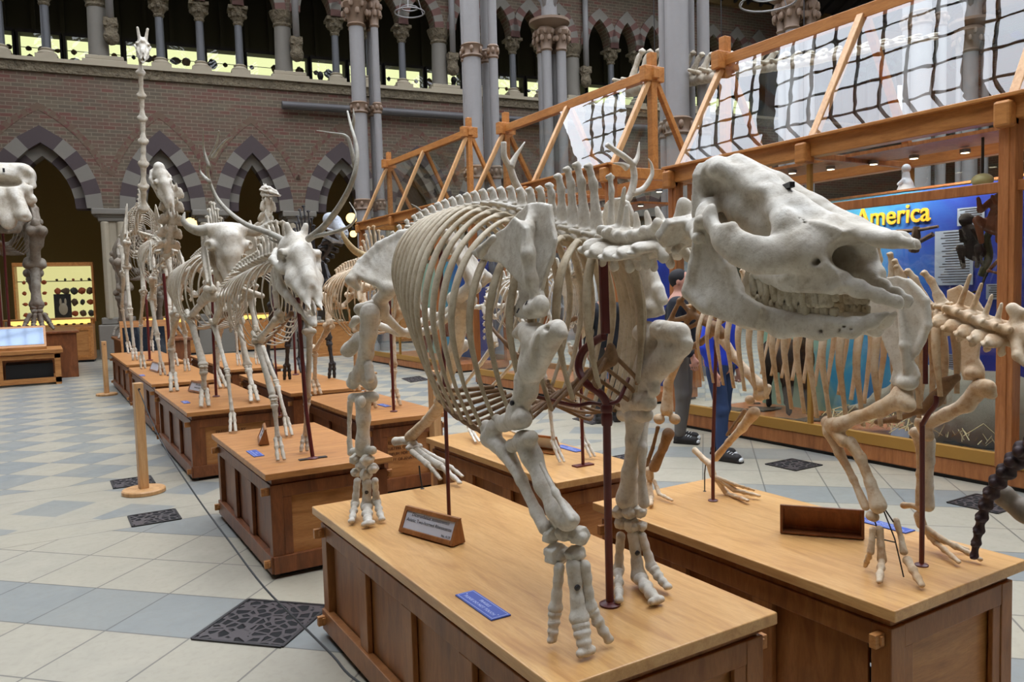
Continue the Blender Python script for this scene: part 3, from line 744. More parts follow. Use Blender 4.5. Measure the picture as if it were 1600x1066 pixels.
PF = plinth(2.15, 2.92, 1.375, 2.88, 'oak plinth at the right edge, carrying the tapir-like skeleton', npan=3)
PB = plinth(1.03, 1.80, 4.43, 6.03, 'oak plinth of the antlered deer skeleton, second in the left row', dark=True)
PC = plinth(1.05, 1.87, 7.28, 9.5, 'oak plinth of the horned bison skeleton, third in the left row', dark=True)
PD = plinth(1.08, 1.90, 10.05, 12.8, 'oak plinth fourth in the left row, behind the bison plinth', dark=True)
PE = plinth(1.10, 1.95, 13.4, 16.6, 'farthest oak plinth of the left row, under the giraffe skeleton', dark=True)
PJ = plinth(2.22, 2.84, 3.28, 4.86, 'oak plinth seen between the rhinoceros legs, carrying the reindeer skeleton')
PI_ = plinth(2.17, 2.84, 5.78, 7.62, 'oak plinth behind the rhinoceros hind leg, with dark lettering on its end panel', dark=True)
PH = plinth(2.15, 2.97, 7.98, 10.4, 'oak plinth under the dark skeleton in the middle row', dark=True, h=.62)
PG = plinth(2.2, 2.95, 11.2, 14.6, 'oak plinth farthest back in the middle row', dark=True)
M['letter_brown'] = plain('letter_brown', (92, 54, 30), .7)
def end_writing(p, lines, w, z0, size=.045):
    y = -(p_len(p)/2-.03)+.026
    for i, s in enumerate(lines): writing(p, s, size, M['letter_brown'], (-w/2, y, z0-i*size*1.35), (1,0,0), (0,0,1), ext=.001)
def p_len(p): return {id(PI_): 1.84, id(PC): 2.22}.get(id(p), 2)
end_writing(PI_, ['PRESENTED BY THE', 'TRUSTEES OF THE', 'MUSEUM FOR THE', 'STUDY OF ANATOMY'], .42, .40, .034); end_writing(PC, ['PRESENTED BY', 'THE TRUSTEES'], .34, .40, .04)
# ------------------------------------------------------------------ label stands and plaques
def label_stand(p, q, z, h, d, label, lines, mat='oak_side', lean=.045, card='card'):
    # p,q: lower front corners (left, right); the face leans back
    p = Vector(p); q = Vector(q); u = (q-p); w = u.length; u.normalize(); n = Vector((0,0,1)).cross(u)   # n points away from the reader
    r = thing('label_stand', label, 'label stand', (p.x, p.y, z)); r.rotation_euler = (0, 0, math.atan2(u.y, u.x))
    mb = MB(); f = .016; L = lean
    prof = lambda x: None
    def slab(x0, x1, t0, t1):                            # slab of the leaning face between heights t0,t1 (0..1)
        v = []
        for x in (x0, x1):
            for t, dd in ((t0, 0), (t1, 0), (t1, .014), (t0, .014)): v.append((x, L*t+dd, .008+h*t))
        mb.add(v, [(0,1,2,3),(7,6,5,4),(0,4,5,1),(1,5,6,2),(2,6,7,3),(3,7,4,0)])
    slab(0, f, 0, 1); slab(w-f, w, 0, 1); slab(f, w-f, 0, f/h); slab(f, w-f, 1-f/h, 1)
    for x in (0, w-.01): mb.add([(x,.01,.008),(x,L+.01,.008+h),(x,d,.008),(x+.01,.01,.008),(x+.01,L+.01,.008+h),(x+.01,d,.008)], [(0,1,2),(5,4,3),(0,3,4,1),(1,4,5,2),(2,5,3,0)])
    mb.box(0, w, .004, d, .004, .012)
    build('frame', mb, M[mat], r, bevel=.0015)
    for x in (.02, w-.02):
        mb = MB(); mb.lathe((x, .015, -.0), [(.006, 0), (.007, .006)], 8); build('foot', mb, M['black'], r)
    mb = MB(); e = .006; mb.add([(f,L*f/h+e,.008+f),(w-f,L*f/h+e,.008+f),(w-f,L*(1-f/h)+e,.008+h-f),(f,L*(1-f/h)+e,.008+h-f)], [(0,1,2,3)])
    c = build('card' if card == 'card' else 'back_board', mb, M[card], r)
    nrm = Vector((0, -h, L)).normalized(); vv = Vector((0, L, h)).normalized()
    for body, t, size, al, sh in lines:
        x = {'CENTER': w/2, 'LEFT': f+.01, 'RIGHT': w-f-.008}[al]
        o = Vector((x, L*t+e, .008+h*t))+nrm*.0012
        me = text_mesh(body, size, align=al, ext=.0002, shear=sh); ob = link('lettering', me, M['ink'], c); ob.matrix_basis = frame_mat(o, (1,0,0), vv)
    return r
label_stand(WZ(622,833,.62), WZ(706,857,.62), .62, .098, .075, 'wooden label stand with white species card on the nearest plinth',
            [('Dicerorhinus sumatrensis', .66, .0215, 'CENTER', .3), ('Asiatic Two-horned Rhinoceros', .45, .0205, 'CENTER', 0), ('No. 4139', .2, .0135, 'RIGHT', 0)])
r_ = label_stand((2.70,1.86,.62), (2.51,2.10,.62), .62, .11, .06, 'wooden label stand turned away, showing its red-brown back on the right plinth', [], mat='oak_dark', card='oak_dark')
label_stand((1.26,5.60,.62), (1.20,5.31,.62), .62, .1, .07, 'small wooden label stand with white card beside the deer skeleton', [('Cervus', .6, .03, 'CENTER', .3), ('Wapiti', .35, .028, 'CENTER', 0)])
label_stand(WZ(293,612,.62), WZ(318,617,.62), .62, .11, .07, 'label card stand beside the bison fore hoof', [('Bison bison', .62, .03, 'CENTER', .3), ('American Bison', .35, .026, 'CENTER', 0)])
label_stand(WZ(233,579,.62), WZ(246,583,.62), .62, .12, .08, 'small label stand on the fourth plinth of the left row', [])
label_stand((2.66,3.86,.62), (2.58,4.08,.62), .62, .1, .08, 'plain backed wooden label stand on the reindeer plinth', [])
label_stand(WZ(584,634,.62), WZ(580,628,.62), .62, .11, .08, 'wooden label stand behind the rhinoceros knee on the ox plinth', [])
def plaque(pts, label, big=True):
    P = [Vector(p) for p in pts]; c = sum(P, Vector())/4; u = (P[3]-P[0]); w = u.length; u.normalize(); v = P[1]-P[0]; hgt = (v-u*v.dot(u)).length
    r = thing('notice_plaque', label, 'plaque', c, math.atan2(u.y, u.x), 'blue do-not-touch plaques')
    mb = MB(); mb.box(-w/2, w/2, -hgt/2, hgt/2, 0, .005); build('plate', mb, M['blue_plaque'], r, bevel=.001)
    mb = MB(); a, b, e = w/2-.006, hgt/2-.006, .0014
    for x0, x1, y0, y1 in ((-a, a, -b, -b+e), (-a, a, b-e, b), (-a, -a+e, -b, b), (a-e, a, -b, b)): mb.box(x0, x1, y0, y1, .005, .0056)
    build('border', mb, M['pale_ink'], r)
    if big:
        for s in (-1, 1): mb = MB(); mb.lathe((s*(a-.012), 0, .005), [(.003, 0), (.002, .0015)], 8); build('screw', mb, M['pale_ink'], r)
    for i, s in enumerate(('FRAGILE', 'PLEASE DO NOT TOUCH')):
        writing(r, s, hgt*.24, M['pale_ink'], (0, hgt*(.08-.3*i), .0052), (1,0,0), (0,1,0), align='CENTER', ext=.0003)
    return r
plaque([(1.112,2.25,.62),(1.182,2.245,.62),(1.186,2.02,.62),(1.112,2.01,.62)], 'blue notice plaque at the left edge of the nearest plinth')
plaque([(1.09,5.17,.62),(1.155,5.18,.62),(1.152,4.96,.62),(1.09,4.95,.62)], 'small blue plaque on the deer skeleton plinth', False)
plaque([(2.735,4.05,.62),(2.80,4.05,.62),(2.80,3.82,.62),(2.735,3.82,.62)], 'blue plaque on the reindeer plinth behind the red rod', False)
plaque([(2.85,2.0,.62),(2.915,2.0,.62),(2.915,1.78,.62),(2.85,1.78,.62)], 'blue plaque on the right plinth behind the tapir-like fore foot', False)
for (px, py), lb in (((290,629), 'tiny blue plaque on the bison plinth'), ((222,587), 'tiny blue plaque on the fourth left plinth')):
    c = WZ(px, py, .62); plaque([(c[0]-.03,c[1]+.1,.62),(c[0]+.03,c[1]+.1,.62),(c[0]+.03,c[1]-.1,.62),(c[0]-.03,c[1]-.1,.62)], lb, False)
c = WZ(600, 634, .62); plaque([(c[0]-.03,c[1]+.1,.62),(c[0]+.03,c[1]+.1,.62),(c[0]+.03,c[1]-.1,.62),(c[0]-.03,c[1]-.1,.62)], 'tiny blue plaque on the ox plinth', False)
# ------------------------------------------------------------------ barrier posts and rope
def barrier(x, y, label, h=.93, ly=0.03, lx=-.03):
    r = thing('barrier_post', label, 'barrier post', (x, y, 0), 0, 'wooden barrier posts')
    mb = MB(); mb.lathe((0,0,0), [(.165, 0), (.17, .004), (.17, .03), (.162, .038), (.06, .04)], 40); build('base', mb, M['pine'], r, smooth='auto')
    mb = MB(); mb.box(-.036, .036, -.036, .036, .038, h); o = build('post', mb, M['pine'], r, bevel=.006)
    mb = MB(); mb.tube([(0,-.036,h-.05), (0,-.05,h-.05)], .008, 8); build('rope_eye', mb, M['iron_black'], r, smooth='auto')
    r.rotation_euler = (0, 0, .15); return r
barrier(.663, 7.157, 'leaning pale barrier post nearest the camera, beside the grates'); barrier(.905, 15.0, 'barrier post farther back at the end of the left plinth row')
barrier(2.62, 5.55, 'pale barrier post standing behind the rhinoceros belly', h=1.0)
c = WZ(996, 655); barrier(c[0], c[1], 'small barrier post seen beyond the rhinoceros breastbone', h=1.05); c = WZ(576, 585); barrier(c[0], c[1], 'barrier post seen behind the ox fore leg')
RP = [(.663,7.11,.88)]+[tuple(WX(px, py, X)) for px, py, X in ((251,688,.70),(305,773,.74),(359,847,.78),(412,917,.80),(480,985,.82),(520,1025,.83),(560,1066,.84))]+[(.84,1.7,.5),(.83,1.1,.62),(.82,.35,.88)]
mb = MB()
def spline(P, n=8):
    P = [Vector(p) for p in P]; Q = [P[0]*2-P[1]]+P+[P[-1]*2-P[-2]]; out = []
    for i in range(1, len(Q)-2):
        a, b, c, d = Q[i-1:i+3]
        for k in range(n):
            t = k/n; out.append(((b*2)+(c-a)*t+(a*2-b*5+c*4-d)*t*t+(b*3-a-c*3+d)*t**3)*.5)
    return out+[P[-1]]
mb.tube(spline(RP, 5), .0045, 6); tag(build('barrier_rope', mb, M['black'], smooth=True), 'thin dark barrier rope sagging past the left row of plinths', 'rope')
p0_ = Vector((.82,.3,0)); barrier(p0_.x, p0_.y, 'barrier post holding the near end of the rope, below the frame')
# ------------------------------------------------------------------ glazed cases with gabled roofs
M['lamp_disc'] = emit('lamp_disc', (255, 240, 205), 6.)
def cabinet(x0, ys, w, ez, rzh, label, ridge_label=None, inside=None, base=.12, rail=2.28):
    y0, y1 = ys[0], ys[-1]; x1 = x0+w; xm = x0+w/2
    r = thing('glazed_case', label, 'display case', (x0, y0, 0), 0, 'gabled glass display cases')
    P, Ga = M['cab_post'], M['cab_oak']
    def part(n, mb, m, **k): return build(n, mb, m, r, **k)
    L = lambda x, y, z: (x-x0, y-y0, z)
    def bar(n, a, b, ww, hh, m=None, up=(0,0,1)): mb = MB(); mb.bar(L(*a), L(*b), ww, hh, up=up); return part(n, mb, m or Ga, bevel=.008)
    mb = MB(); mb.box(0, w, 0, y1-y0, .0, .03); part('foot', mb, M['black'])
    mb = MB(); mb.box(-.02, w+.02, -.02, y1-y0+.02, .03, base+.05); part('base_rail', mb, P, bevel=.01)
    M.setdefault('brass', plain('brass', (176, 130, 58), .45, Metallic=.25))
    for X in (x0, x1):
        mb = MB(); mb.box(X-x0-.03, X-x0+.03, 0, y1-y0, base+.05, base+.15); part('sill', mb, M['brass'], bevel=.004)
        for i, y in enumerate(ys):
            big = i in (0, len(ys)-1) or i % 2 == 0
            mb = MB(); q = .06 if big else .022; mb.box(X-x0-q, X-x0+q, y-y0-q, y-y0+q, base+.05, ez-.05)
            if big:
                for s in (-1, 1): mb.box(X-x0+s*q-.008, X-x0+s*q+.008, y-y0-.02, y-y0+.02, base+.05, ez-.05)
            part('post' if big else 'glazing_bar', mb, P if big else M['brass'], bevel=.006)
        bar('eaves_beam', (X, y0-.12, ez), (X, y1+.12, ez), .13, .16)
        mb = MB(); mb.bar(L(X-.03*(1 if X == x0 else -1), y0-.1, ez+.09), L(X-.03*(1 if X == x0 else -1), y1+.1, ez+.09), .18, .03); part('eaves_cap', mb, Ga, bevel=.006)
        for y in ys:
            if X == x0: mb = MB(); mb.box(-.15, 0, y-y0-.06, y-y0+.06, ez-.14, ez+.05); part('bracket', mb, Ga, bevel=.02)
        mb = MB(); mb.box(X-x0-.02, X-x0+.02, 0, y1-y0, rail-.04, rail+.04); part('transom', mb, P, bevel=.006)
    for y in (y0, y1): bar('end_beam', (x0, y, ez), (x1, y, ez), .12, .14); mb = MB(); mb.box(0, w, y-y0-.02, y-y0+.02, rail-.04, rail+.04); part('transom', mb, P)
    bar('ridge_beam', (xm, y0-.1, rzh), (xm, y1+.1, rzh), .1, .13)
    for i, y in enumerate(ys):
        for X in (x0, x1):
            s = 1 if X == x1 else -1
            bar('rafter', (X-s*.02, y, ez+.06), (xm+s*.03, y, rzh-.03), .07, .075, M['pine'] if s < 0 else Ga, up=(0,1,0))
        if i in (0, len(ys)-1) or len(ys) <= 4 and i == len(ys)-1:
            bar('king_post', (xm, y, ez), (xm, y, rzh+.28), .1, .1); mb = MB(); mb.box(xm-x0-.17, xm-x0+.17, y-y0-.06, y-y0+.06, rzh-.1, rzh+.1); part('ridge_block', mb, Ga, bevel=.01)
    # glass: walls and the two roof slopes
    for X in (x0, x1):
        for a, b in zip(ys, ys[1:]):
            mb = MB(); [mb.add([(X-x0, a-y0+.02, q0), (X-x0, b-y0-.02, q0), (X-x0, b-y0-.02, q1), (X-x0, a-y0+.02, q1)], [(0,1,2,3)]) for q0, q1 in ((base+.15, rail-.04), (rail+.04, ez-.08))]; part('glass_pane', mb, M['glass'])
            s = 1 if X == x1 else -1
            v = [L(X-s*.01, a, ez+.1), L(xm+s*.02, a, rzh-.02), L(xm+s*.02, b, rzh-.02), L(X-s*.01, b, ez+.1)]
            mb = MB(); mb.add(v, [(0,1,2,3)]); part('roof_glass', mb, M['glass'])
    for y in (y0, y1):
        mb = MB(); mb.add([(.05, y-y0, base+.1), (w-.05, y-y0, base+.1), (w-.05, y-y0, ez-.08), (.05, y-y0, ez-.08)], [(0,1,2,3)]); part('glass_pane', mb, M['glass'])
        mb = MB(); mb.add([L(x0+.05, y, ez+.08), L(x1-.05, y, ez+.08), L(xm, y, rzh-.08)], [(0,1,2)]); part('gable_glass', mb, M['glass'])
    # soffit with lamps above the exhibits
    for y in ys[1:-1:2]: bar('tie_beam', (x0, y, ez-.06), (x1, y, ez-.06), .06, .06, P)
    return r
C1 = cabinet(6.2, [-.45, 1.3, 3.07, 4.83, 6.62], 1.6, 2.84, 4.2, 'nearest glazed display case with gabled glass roof and blue board')
C2 = cabinet(6.42, [8.05, 9.95, 11.85], 1.45, 3.1, 4.42, 'middle gabled glass case behind the white antlers')
C3 = cabinet(6.66, [13.7, 15.75, 17.8], 1.5, 3.2, 4.72, 'farthest gabled glass case, beside the leafy iron column')
# spotlights inside the cases
def spots(pts, lab):
    for i, (x, y, z) in enumerate(pts):
        r = thing('case_spotlight', 'round recessed spotlight %s, %s from the left' % (lab, ords[i]), 'spotlight', (x, y, z), 0, 'recessed spotlights ' + lab)
        mb = MB(); mb.lathe((0,0,0), [(.045, 0), (.045, .03), (.038, .035)], 14); build('housing', mb, M['steel'], r, smooth='auto')
        mb = MB(); mb.lathe((0,0,-.003), [(.034, 0), (.034, .003)], 14); build('lens', mb, M['lamp_disc'], r)
        ld = bpy.data.lights.new('spot_beam', 'SPOT'); ld.energy = 30; ld.spot_size = 2.0; ld.spot_blend = .8; ld.shadow_soft_size = .04; ld.color = (1, .93, .82); lo_ = bpy.data.objects.new('spot_beam', ld); COL.objects.link(lo_); lo_.parent = r; lo_.location = (0, 0, -.02); lo_.rotation_euler = (0, -.35, 0)
def on_tie(px, py, z): return WZ(px, py, z)
spots([tuple(WZ(px, py, 2.74)) for px, py in ((1238,271),(1298,265),(1365,257),(1428,248),(1508,239),(1590,228))], 'in the top of the nearest case')
mb = MB(); mb.box(6.3, 7.7, -.4, 6.55, 2.76, 2.775)
spots([tuple(WX(px, py, 7.0)) for px, py in ((1030,300),(1001,322))], 'in the middle case behind the antlers')
# soffit rails that carry the lamps
for X, y0, y1, z, lb in ((6.75,-.4,6.5,2.79,'slim wooden lamp rail under the roof of the nearest case'), (7.0,8.1,11.8,2.72,'slim wooden lamp rail inside the middle case')):
    mb = MB(); mb.box(X-.06, X+.55, y0, y1, z-.0, z+.03); tag(build('lamp_rail', mb, M['cab_post']), lb, 'rail')
# ------------------------------------------------------------------ exhibits of the nearest case
def board_mat():
    t = NT('display_blue'); v = t.coord('Object'); sp = t.n('ShaderNodeSeparateXYZ'); t.set(sp.inputs[0], v)
    n = t.noise(v, 1.3, 4, .6, .6); g = t.math('MULTIPLY', t.math('SUBTRACT', sp.outputs[1], .9), .4)
    f = t.math('ADD', g, t.math('MULTIPLY', n, .9))
    return t.bsdf(t.ramp(f, [(.35, srgb(18, 48, 150)), (.58, srgb(24, 84, 168)), (.8, srgb(60, 150, 190)), (1, srgb(150, 190, 170))]), .6)
M['board'] = board_mat()
BX = 7.4
r = thing('display_board', 'blue painted display board with yellow South America lettering', 'display board', (BX, 3.35, .17))
mb = MB(); mb.box(0, .04, -.4, 3.1, 0, 2.3); build('panel', mb, M['board'], r)
M['yellow_letter'] = plain('yellow_letter', (236, 176, 48), .5)
me = text_mesh('South America', .27, ext=.01, spacing=1.0, off=.003); ob = link('lettering', me, M['yellow_letter'], r)
xs_ = [v.co.x for v in me.vertices]; wdt = max(xs_)-min(xs_); want = (5.13-4.39)*1.90; ob.matrix_basis = frame_mat((-.01, 4.39-3.35+want, 2.0), (0,-1,0), (0,0,1)) @ Matrix.Diagonal((want/wdt, 1, 1, 1))
mb = MB(); mb.box(6.9, 7.75, 2.6, 6.5, .17, .2)
M['sheet'] = plain('sheet', (150, 164, 184), .6)
def sheet(px0, py0, px1, py1, label, n=9, X=BX-.012):
    a = WX(px0, py0, X); b = WX(px1, py1, X); y0, y1 = sorted((a[1], b[1])); z0, z1 = sorted((a[2], b[2]))
    r = thing('text_panel', label, 'text panel', (X, (y0+y1)/2, z0)); mb = MB(); mb.box(-.002, .002, -(y1-y0)/2, (y1-y0)/2, 0, z1-z0); build('sheet', mb, M['sheet'], r)
    mb = MB(); H = z1-z0
    for i in range(n):
        z = H*(1-(i+1)/(n+1)); mb.box(-.003, -.0022, -(y1-y0)*.42, (y1-y0)*random.uniform(.2, .42), z, z+.008)
    build('print_lines', mb, M['ink'], r)
sheet(1461, 362, 1520, 445, 'tall pale text panel on the blue board below the lettering', 20); sheet(1496, 326, 1538, 350, 'small grey text panel above the tall one', 7)
sheet(1541, 444, 1569, 468, 'small pale caption by the wooden post on the blue board', 6); sheet(1462, 552, 1496, 578, 'caption panel seen between the ribs of the right skeleton', 6)
def slanted_card(px, py, X, w, h, label, z=None):
    p = WX(px, py, X); r = thing('caption_card', label, 'caption card', p); r.rotation_euler = (0, 0, -.2)
    mb = MB(); mb.add([(0,w/2,-h/2),(0,-w/2,-h/2),(.05,-w/2,h/2),(.05,w/2,h/2),(.006,w/2,-h/2),(.006,-w/2,-h/2),(.056,-w/2,h/2),(.056,w/2,h/2)], [(0,1,2,3),(7,6,5,4),(0,4,5,1),(2,6,7,3),(1,5,6,2),(3,7,4,0)]); build('card', mb, M['sheet'], r)
slanted_card(1402, 683, 6.6, .2, .14, 'pale caption card propped at the floor of the case behind the right skeleton')
# floor of the case, straw, furry animal, monkeys, branch
M['soil'] = plain('soil', (78, 62, 44), .95)
s = Sdf(); s.pol([(-.55,-2.0),(.55,-2.0),(.55,3.25),(-.55,3.25)], (0,0,0), (1,0,0), (0,1,0), .02, .02)
P, Q = s.mesh(.06, bump=[(.02, 7, 4), (.01, 20, 8)]); o = link('display_ground', np_mesh('display_ground', P, Q), M['soil']); o.location = (6.83, 3.25, .2); tag(o, 'brown earth floor of the nearest glazed case', 'ground')
def fur_mat(name, a, b, sc=60):
    t = NT(name); v = t.coord('Object', (1, 5, 1)); n = t.noise(v, sc, 5, .7, .5); n2 = t.noise(t.coord('Object'), 4, 3)
    return t.bsdf(t.mix(n, srgb(*a), t.mix(n2, srgb(*b), srgb(*a))), .9, bump=n, bs=.8, bd=.03)
M['fur_grey'] = fur_mat('fur_grey', (176, 170, 150), (104, 98, 84)); M['fur_dark'] = fur_mat('fur_dark', (54, 44, 36), (28, 24, 22)); M['fur_red'] = fur_mat('fur_red', (150, 84, 46), (96, 52, 30))
s = Sdf(); s.ell((0,0,.27), (.36,.55,.34), .1).ell((-.05,.5,.36), (.26,.34,.27), .12).ell((-.1,.82,.28), (.13,.2,.12), .1).cap((-.14,.95,.24), (-.2,1.2,.16), .075, .035, .06)
for y in (-.3, .3, .55):
    for x in (-.18, .14): s.cap((x,y,.16), (x-.02,y+.03,.02), .08, .06, .05)
s.ell((-.16,.74,.4), .03, .02).ell((0,.74,.4), .03, .02)
s.cap((0,-.5,.3), (.05,-.95,.15), .12, .05, .08)
P, Q = s.mesh(.025, bump=[(.008, 40, 2), (.006, 80, 5)]); o = link('mounted_anteater', np_mesh('mounted_anteater', P, Q), M['fur_grey'])
c = WX(1540, 690, 6.95); o.location = (6.9, c[1]-.05, .2); tag(o, 'shaggy grey-furred mounted animal lying on straw inside the glass case', 'mounted animal')
mb = MB(); rr = random.Random(3)
for i in range(150):
    x = 6.5+rr.random()*.45; y = 3.2+rr.random()*1.7; z = .23+rr.random()*.06; a = rr.random()*6.3; l = .1+rr.random()*.2
    mb.tube([(x,y,z), (x+l*.5*math.cos(a), y+l*.5*math.sin(a), z+.05+rr.random()*.1), (x+l*math.cos(a), y+l*math.sin(a), z+rr.random()*.06)], .004, 4)
o = build('straw', mb, plain('straw', (196, 180, 132), .8)); tag(o, 'dry straw strewn on the case floor', 'straw', kind='stuff')
def monkey(c, sc, mats, label, pose=1):
    s = Sdf(); s.cap((0,0,0), (.0,.06*pose,.2), .075, .06, .03).ell((-.01,.08*pose,.3), (.055,.06,.06), .02).ell((-.06,.085*pose,.285), (.03,.03,.025), .02)
    for q in (-1, 1):
        s.chain([(0,.05*pose+.05*q,.2), (-.08,.07*q,.12), (-.15,.05*q,.2)], [.03, .022, .015], .02)
        s.chain([(0,.05*q,0), (-.1,.08*q,.04), (-.08,.06*q,-.12)], [.045, .03, .02], .02); s.ell((0,.08*pose+.055*q,.31), .018, .01)
    s.chain([(.03,-.02,-.04), (.08,-.05,-.18), (.0,-.05*pose,-.34), (-.1,.1*pose,-.37)], [.018, .014, .012, .009], .01)
    P, Q = s.mesh(.009, bump=[(.003, 90, 2)]); o = link('mounted_monkey', np_mesh('mounted_monkey', P*sc, Q), mats); o.location = c; tag(o, label, 'mounted monkey', None); return o
monkey(WX(1524, 395, 7.15), 1.0, M['fur_dark'], 'dark mounted monkey with hanging tail, left of the two on the blue board'); monkey(WX(1556, 352, 7.1), 1.15, M['fur_red'], 'reddish mounted monkey crouching by the wooden post', -1)
mb = MB(); mb.tube(spline([WX(1535,430,7.25), WX(1545,400,7.2), WX(1542,372,7.15), WX(1556,352,7.12), WX(1572,340,7.15)]), [.04]*4+[.035]*12+[.03]*17, 8); o = build('mossy_branch', mb, plain('moss', (64, 70, 44), .9), smooth=True); tag(o, 'mossy branch carrying the two mounted monkeys', 'branch')
mb = MB(); mb.tube([WX(1400,362,7.2), WX(1432,360,7.2), WX(1466,354,7.2)], [.02, .018, .014], 8); mb.tube([WX(1425,385,7.2), WX(1440,376,7.2), WX(1458,366,7.2)], [.02, .022, .024], 8); mb.tube([WX(1428,392,7.25), WX(1431,370,7.2), WX(1432,354,7.2)], [.05, .045, .03], 8)
o = build('pruned_branch', mb, plain('bark', (84, 66, 52), .9), smooth='auto'); tag(o, 'brown forked branch on the blue board under the lettering', 'branch')
o = link('white_figurine', np_mesh('white_figurine', *(lambda s: s.mesh(.008))(Sdf().cap((0,0,0),(0,0,.05),.09,.07,.02).cap((0,0,.05),(.0,0,.16),.05,.035,.02).ell((0,0,.22),.045,.01).cap((-.05,0,.1),(-.1,.02,.06),.02,.015,.01))), M['white']); o.location = WX(1382, 300, 7.1); o.location = (7.58, 4.75, 2.51); tag(o, 'small white ornament with dark top on the shelf of the near case', 'ornament')
mb = MB(); mb.box(7.46, 7.72, 2.4, 6.4, 2.49, 2.51); o = build('case_shelf', mb, M['cab_post']); tag(o, 'wooden shelf above the blue display board', 'shelf')
# rough dark exhibits and mounted antelope hints in the other cases
def stuffed(c, sc, mat, label, seed=1, rz=0):
    s = Sdf(); s.cap((0,-.3,.6), (0,.3,.62), .2, .17, .08).cap((0,.35,.7), (0,.55,.95), .1, .07, .06).cap((0,.55,.98), (0,.78,.9), .075, .04, .04)
    for x in (-.1, .1):
        s.cap((x,.3,.55), (x,.32,.02), .07, .03, .05); s.cap((x,-.3,.55), (x,-.36,.3), .1, .05, .05); s.cap((x,-.36,.3), (x,-.32,.02), .045, .03, .03); s.cap((x*.5,.5,1.02), (x*1.2,.47,1.1), .03, .012, .01)
    s.cap((0,-.48,.62), (0,-.58,.35), .035, .02, .03)
    P, Q = s.mesh(.025, bump=[(.006, 50, 2)]); o = link('mounted_mammal', np_mesh('mounted_mammal', P*sc, Q), mat); o.location = c; o.rotation_euler = (0,0,rz); tag(o, label, 'mounted mammal'); return o
stuffed((7.0, 5.75, .2), 1.0, M['fur_dark'], 'dark mounted mammal standing in the left bay of the near case', rz=2.6); stuffed((7.1, 9.0, .2), 1.0, M['fur_grey'], 'grey mounted mammal in the middle glass case', rz=1.9); stuffed((7.3, 15.0, .2), 1.1, M['fur_red'], 'brown mounted mammal in the farthest glass case', rz=.6)
for x, y, w_, h_, lb in ((7.55, 8.2, 1.6, 2.0, 'pale blue painted backdrop in the middle glass case'), (7.85, 13.9, 3.6, 2.1, 'green-blue painted backdrop in the farthest case')):
    mb = MB(); mb.box(0, .03, 0, w_, 0, h_); o = build('backdrop', mb, M['board']); o.location = (x, y, .18); tag(o, lb, 'backdrop')
# ------------------------------------------------------------------ counters and lit wall cases of the aisle
M['lit_yellow'] = emit('lit_yellow', (226, 218, 150), .95); M['lit_gallery'] = emit('lit_gallery', (232, 236, 176), 1.15); M['lit_strip'] = emit('lit_strip', (250, 205, 110), 1.6)
M['rock_a'] = plain('rock_a', (92, 72, 50), .8); M['rock_b'] = plain('rock_b', (132, 96, 52), .8); M['rock_c'] = plain('rock_c', (60, 62, 56), .8); M['rock_d'] = plain('rock_d', (168, 84, 44), .8)
def counter(u, d, w, label, h=.95, dep=.7, glow=True):
    r = thing('display_counter', label, 'counter', wpt(u, d, 0), WROT, 'oak display counters of the aisle')
    mb = MB(); mb.box(0, w, 0, dep, .06, h-.2); build('cupboard', mb, M['oak'], r, bevel=.01)
    mb = MB(); mb.box(.03, w-.03, .04, dep, 0, .06); build('toe_kick', mb, M['black'], r)
    n = max(2, round(w/.75))
    for i in range(n):
        a = .06+(w-.12)*i/n; b = .06+(w-.12)*(i+1)/n; f = MB()
        for x0, x1, z0, z1 in ((a, b, .12, .19), (a, b, h-.32, h-.25), (a, a+.07, .19, h-.32), (b-.07, b, .19, h-.32)): f.box(x0+.005, x1-.005, -.015, 0, z0, z1)
        build('door', f, M['cab_oak'], r)
    mb = MB(); mb.box(0, w, 0, dep, h-.2, h-.17); mb.box(-.02, w+.02, -.03, dep+.01, h-.02, h+.02)
    for x in (0, w-.05): mb.box(x, x+.05, 0, .05, h-.17, h-.02); mb.box(x, x+.05, dep-.05, dep, h-.17, h-.02)
    build('top_frame', mb, M['oak'], r, bevel=.005)
    if glow: mb = MB(); mb.box(.05, w-.05, dep-.06, dep-.05, h-.16, h-.03); build('lit_back', mb, M['lit_strip'], r)
    mb = MB(); mb.add([(.05,.012,h-.17),(w-.05,.012,h-.17),(w-.05,.012,h-.02),(.05,.012,h-.02)], [(0,1,2,3)]); build('glass_front', mb, M['glass'], r)
    for i in range(int(w/.18)): mb = MB(); mb.ell((.14+i*.18, .3, h-.15), (.05, .05, .025), 7); build('specimen', mb, M['rock_c'] if i % 2 else M['stone_pale'], r, smooth=True)
    return r
counter(-.75, -.75, 2.05, 'oak counter with lit top under the leftmost arch', h=1.17); counter(2.5, -.2, 1.4, 'oak counter with lit top under the second arch', h=1.1); counter(5.0, -.2, 1.4, 'oak counter with lit top under the third arch', h=1.1); counter(9.6, -.2, 2.2, 'oak counter under the arch behind the far glass case', h=1.1)
r = thing('glass_topped_cabinet', 'oak cabinet with glazed specimen top behind the dark skeleton', 'cabinet', (6.12, 20.0, 0))
mb = MB(); mb.box(0, .95, 0, .8, .08, .82); mb.box(-.02, .97, -.02, .82, .82, .88); mb.box(-.02, .97, -.02, .82, 0, .08); build('body', mb, M['oak'], r, bevel=.01)
mb = MB()
for x in (0, .91): mb.box(x, x+.04, 0, .04, .88, 1.22); mb.box(x, x+.04, .76, .8, .88, 1.22)
mb.box(0, .95, 0, .04, 1.22, 1.27); mb.box(0, .95, .76, .8, 1.22, 1.27); mb.box(0, .04, 0, .8, 1.22, 1.27); mb.box(.91, .95, 0, .8, 1.22, 1.27); build('glazing_frame', mb, M['oak'], r)
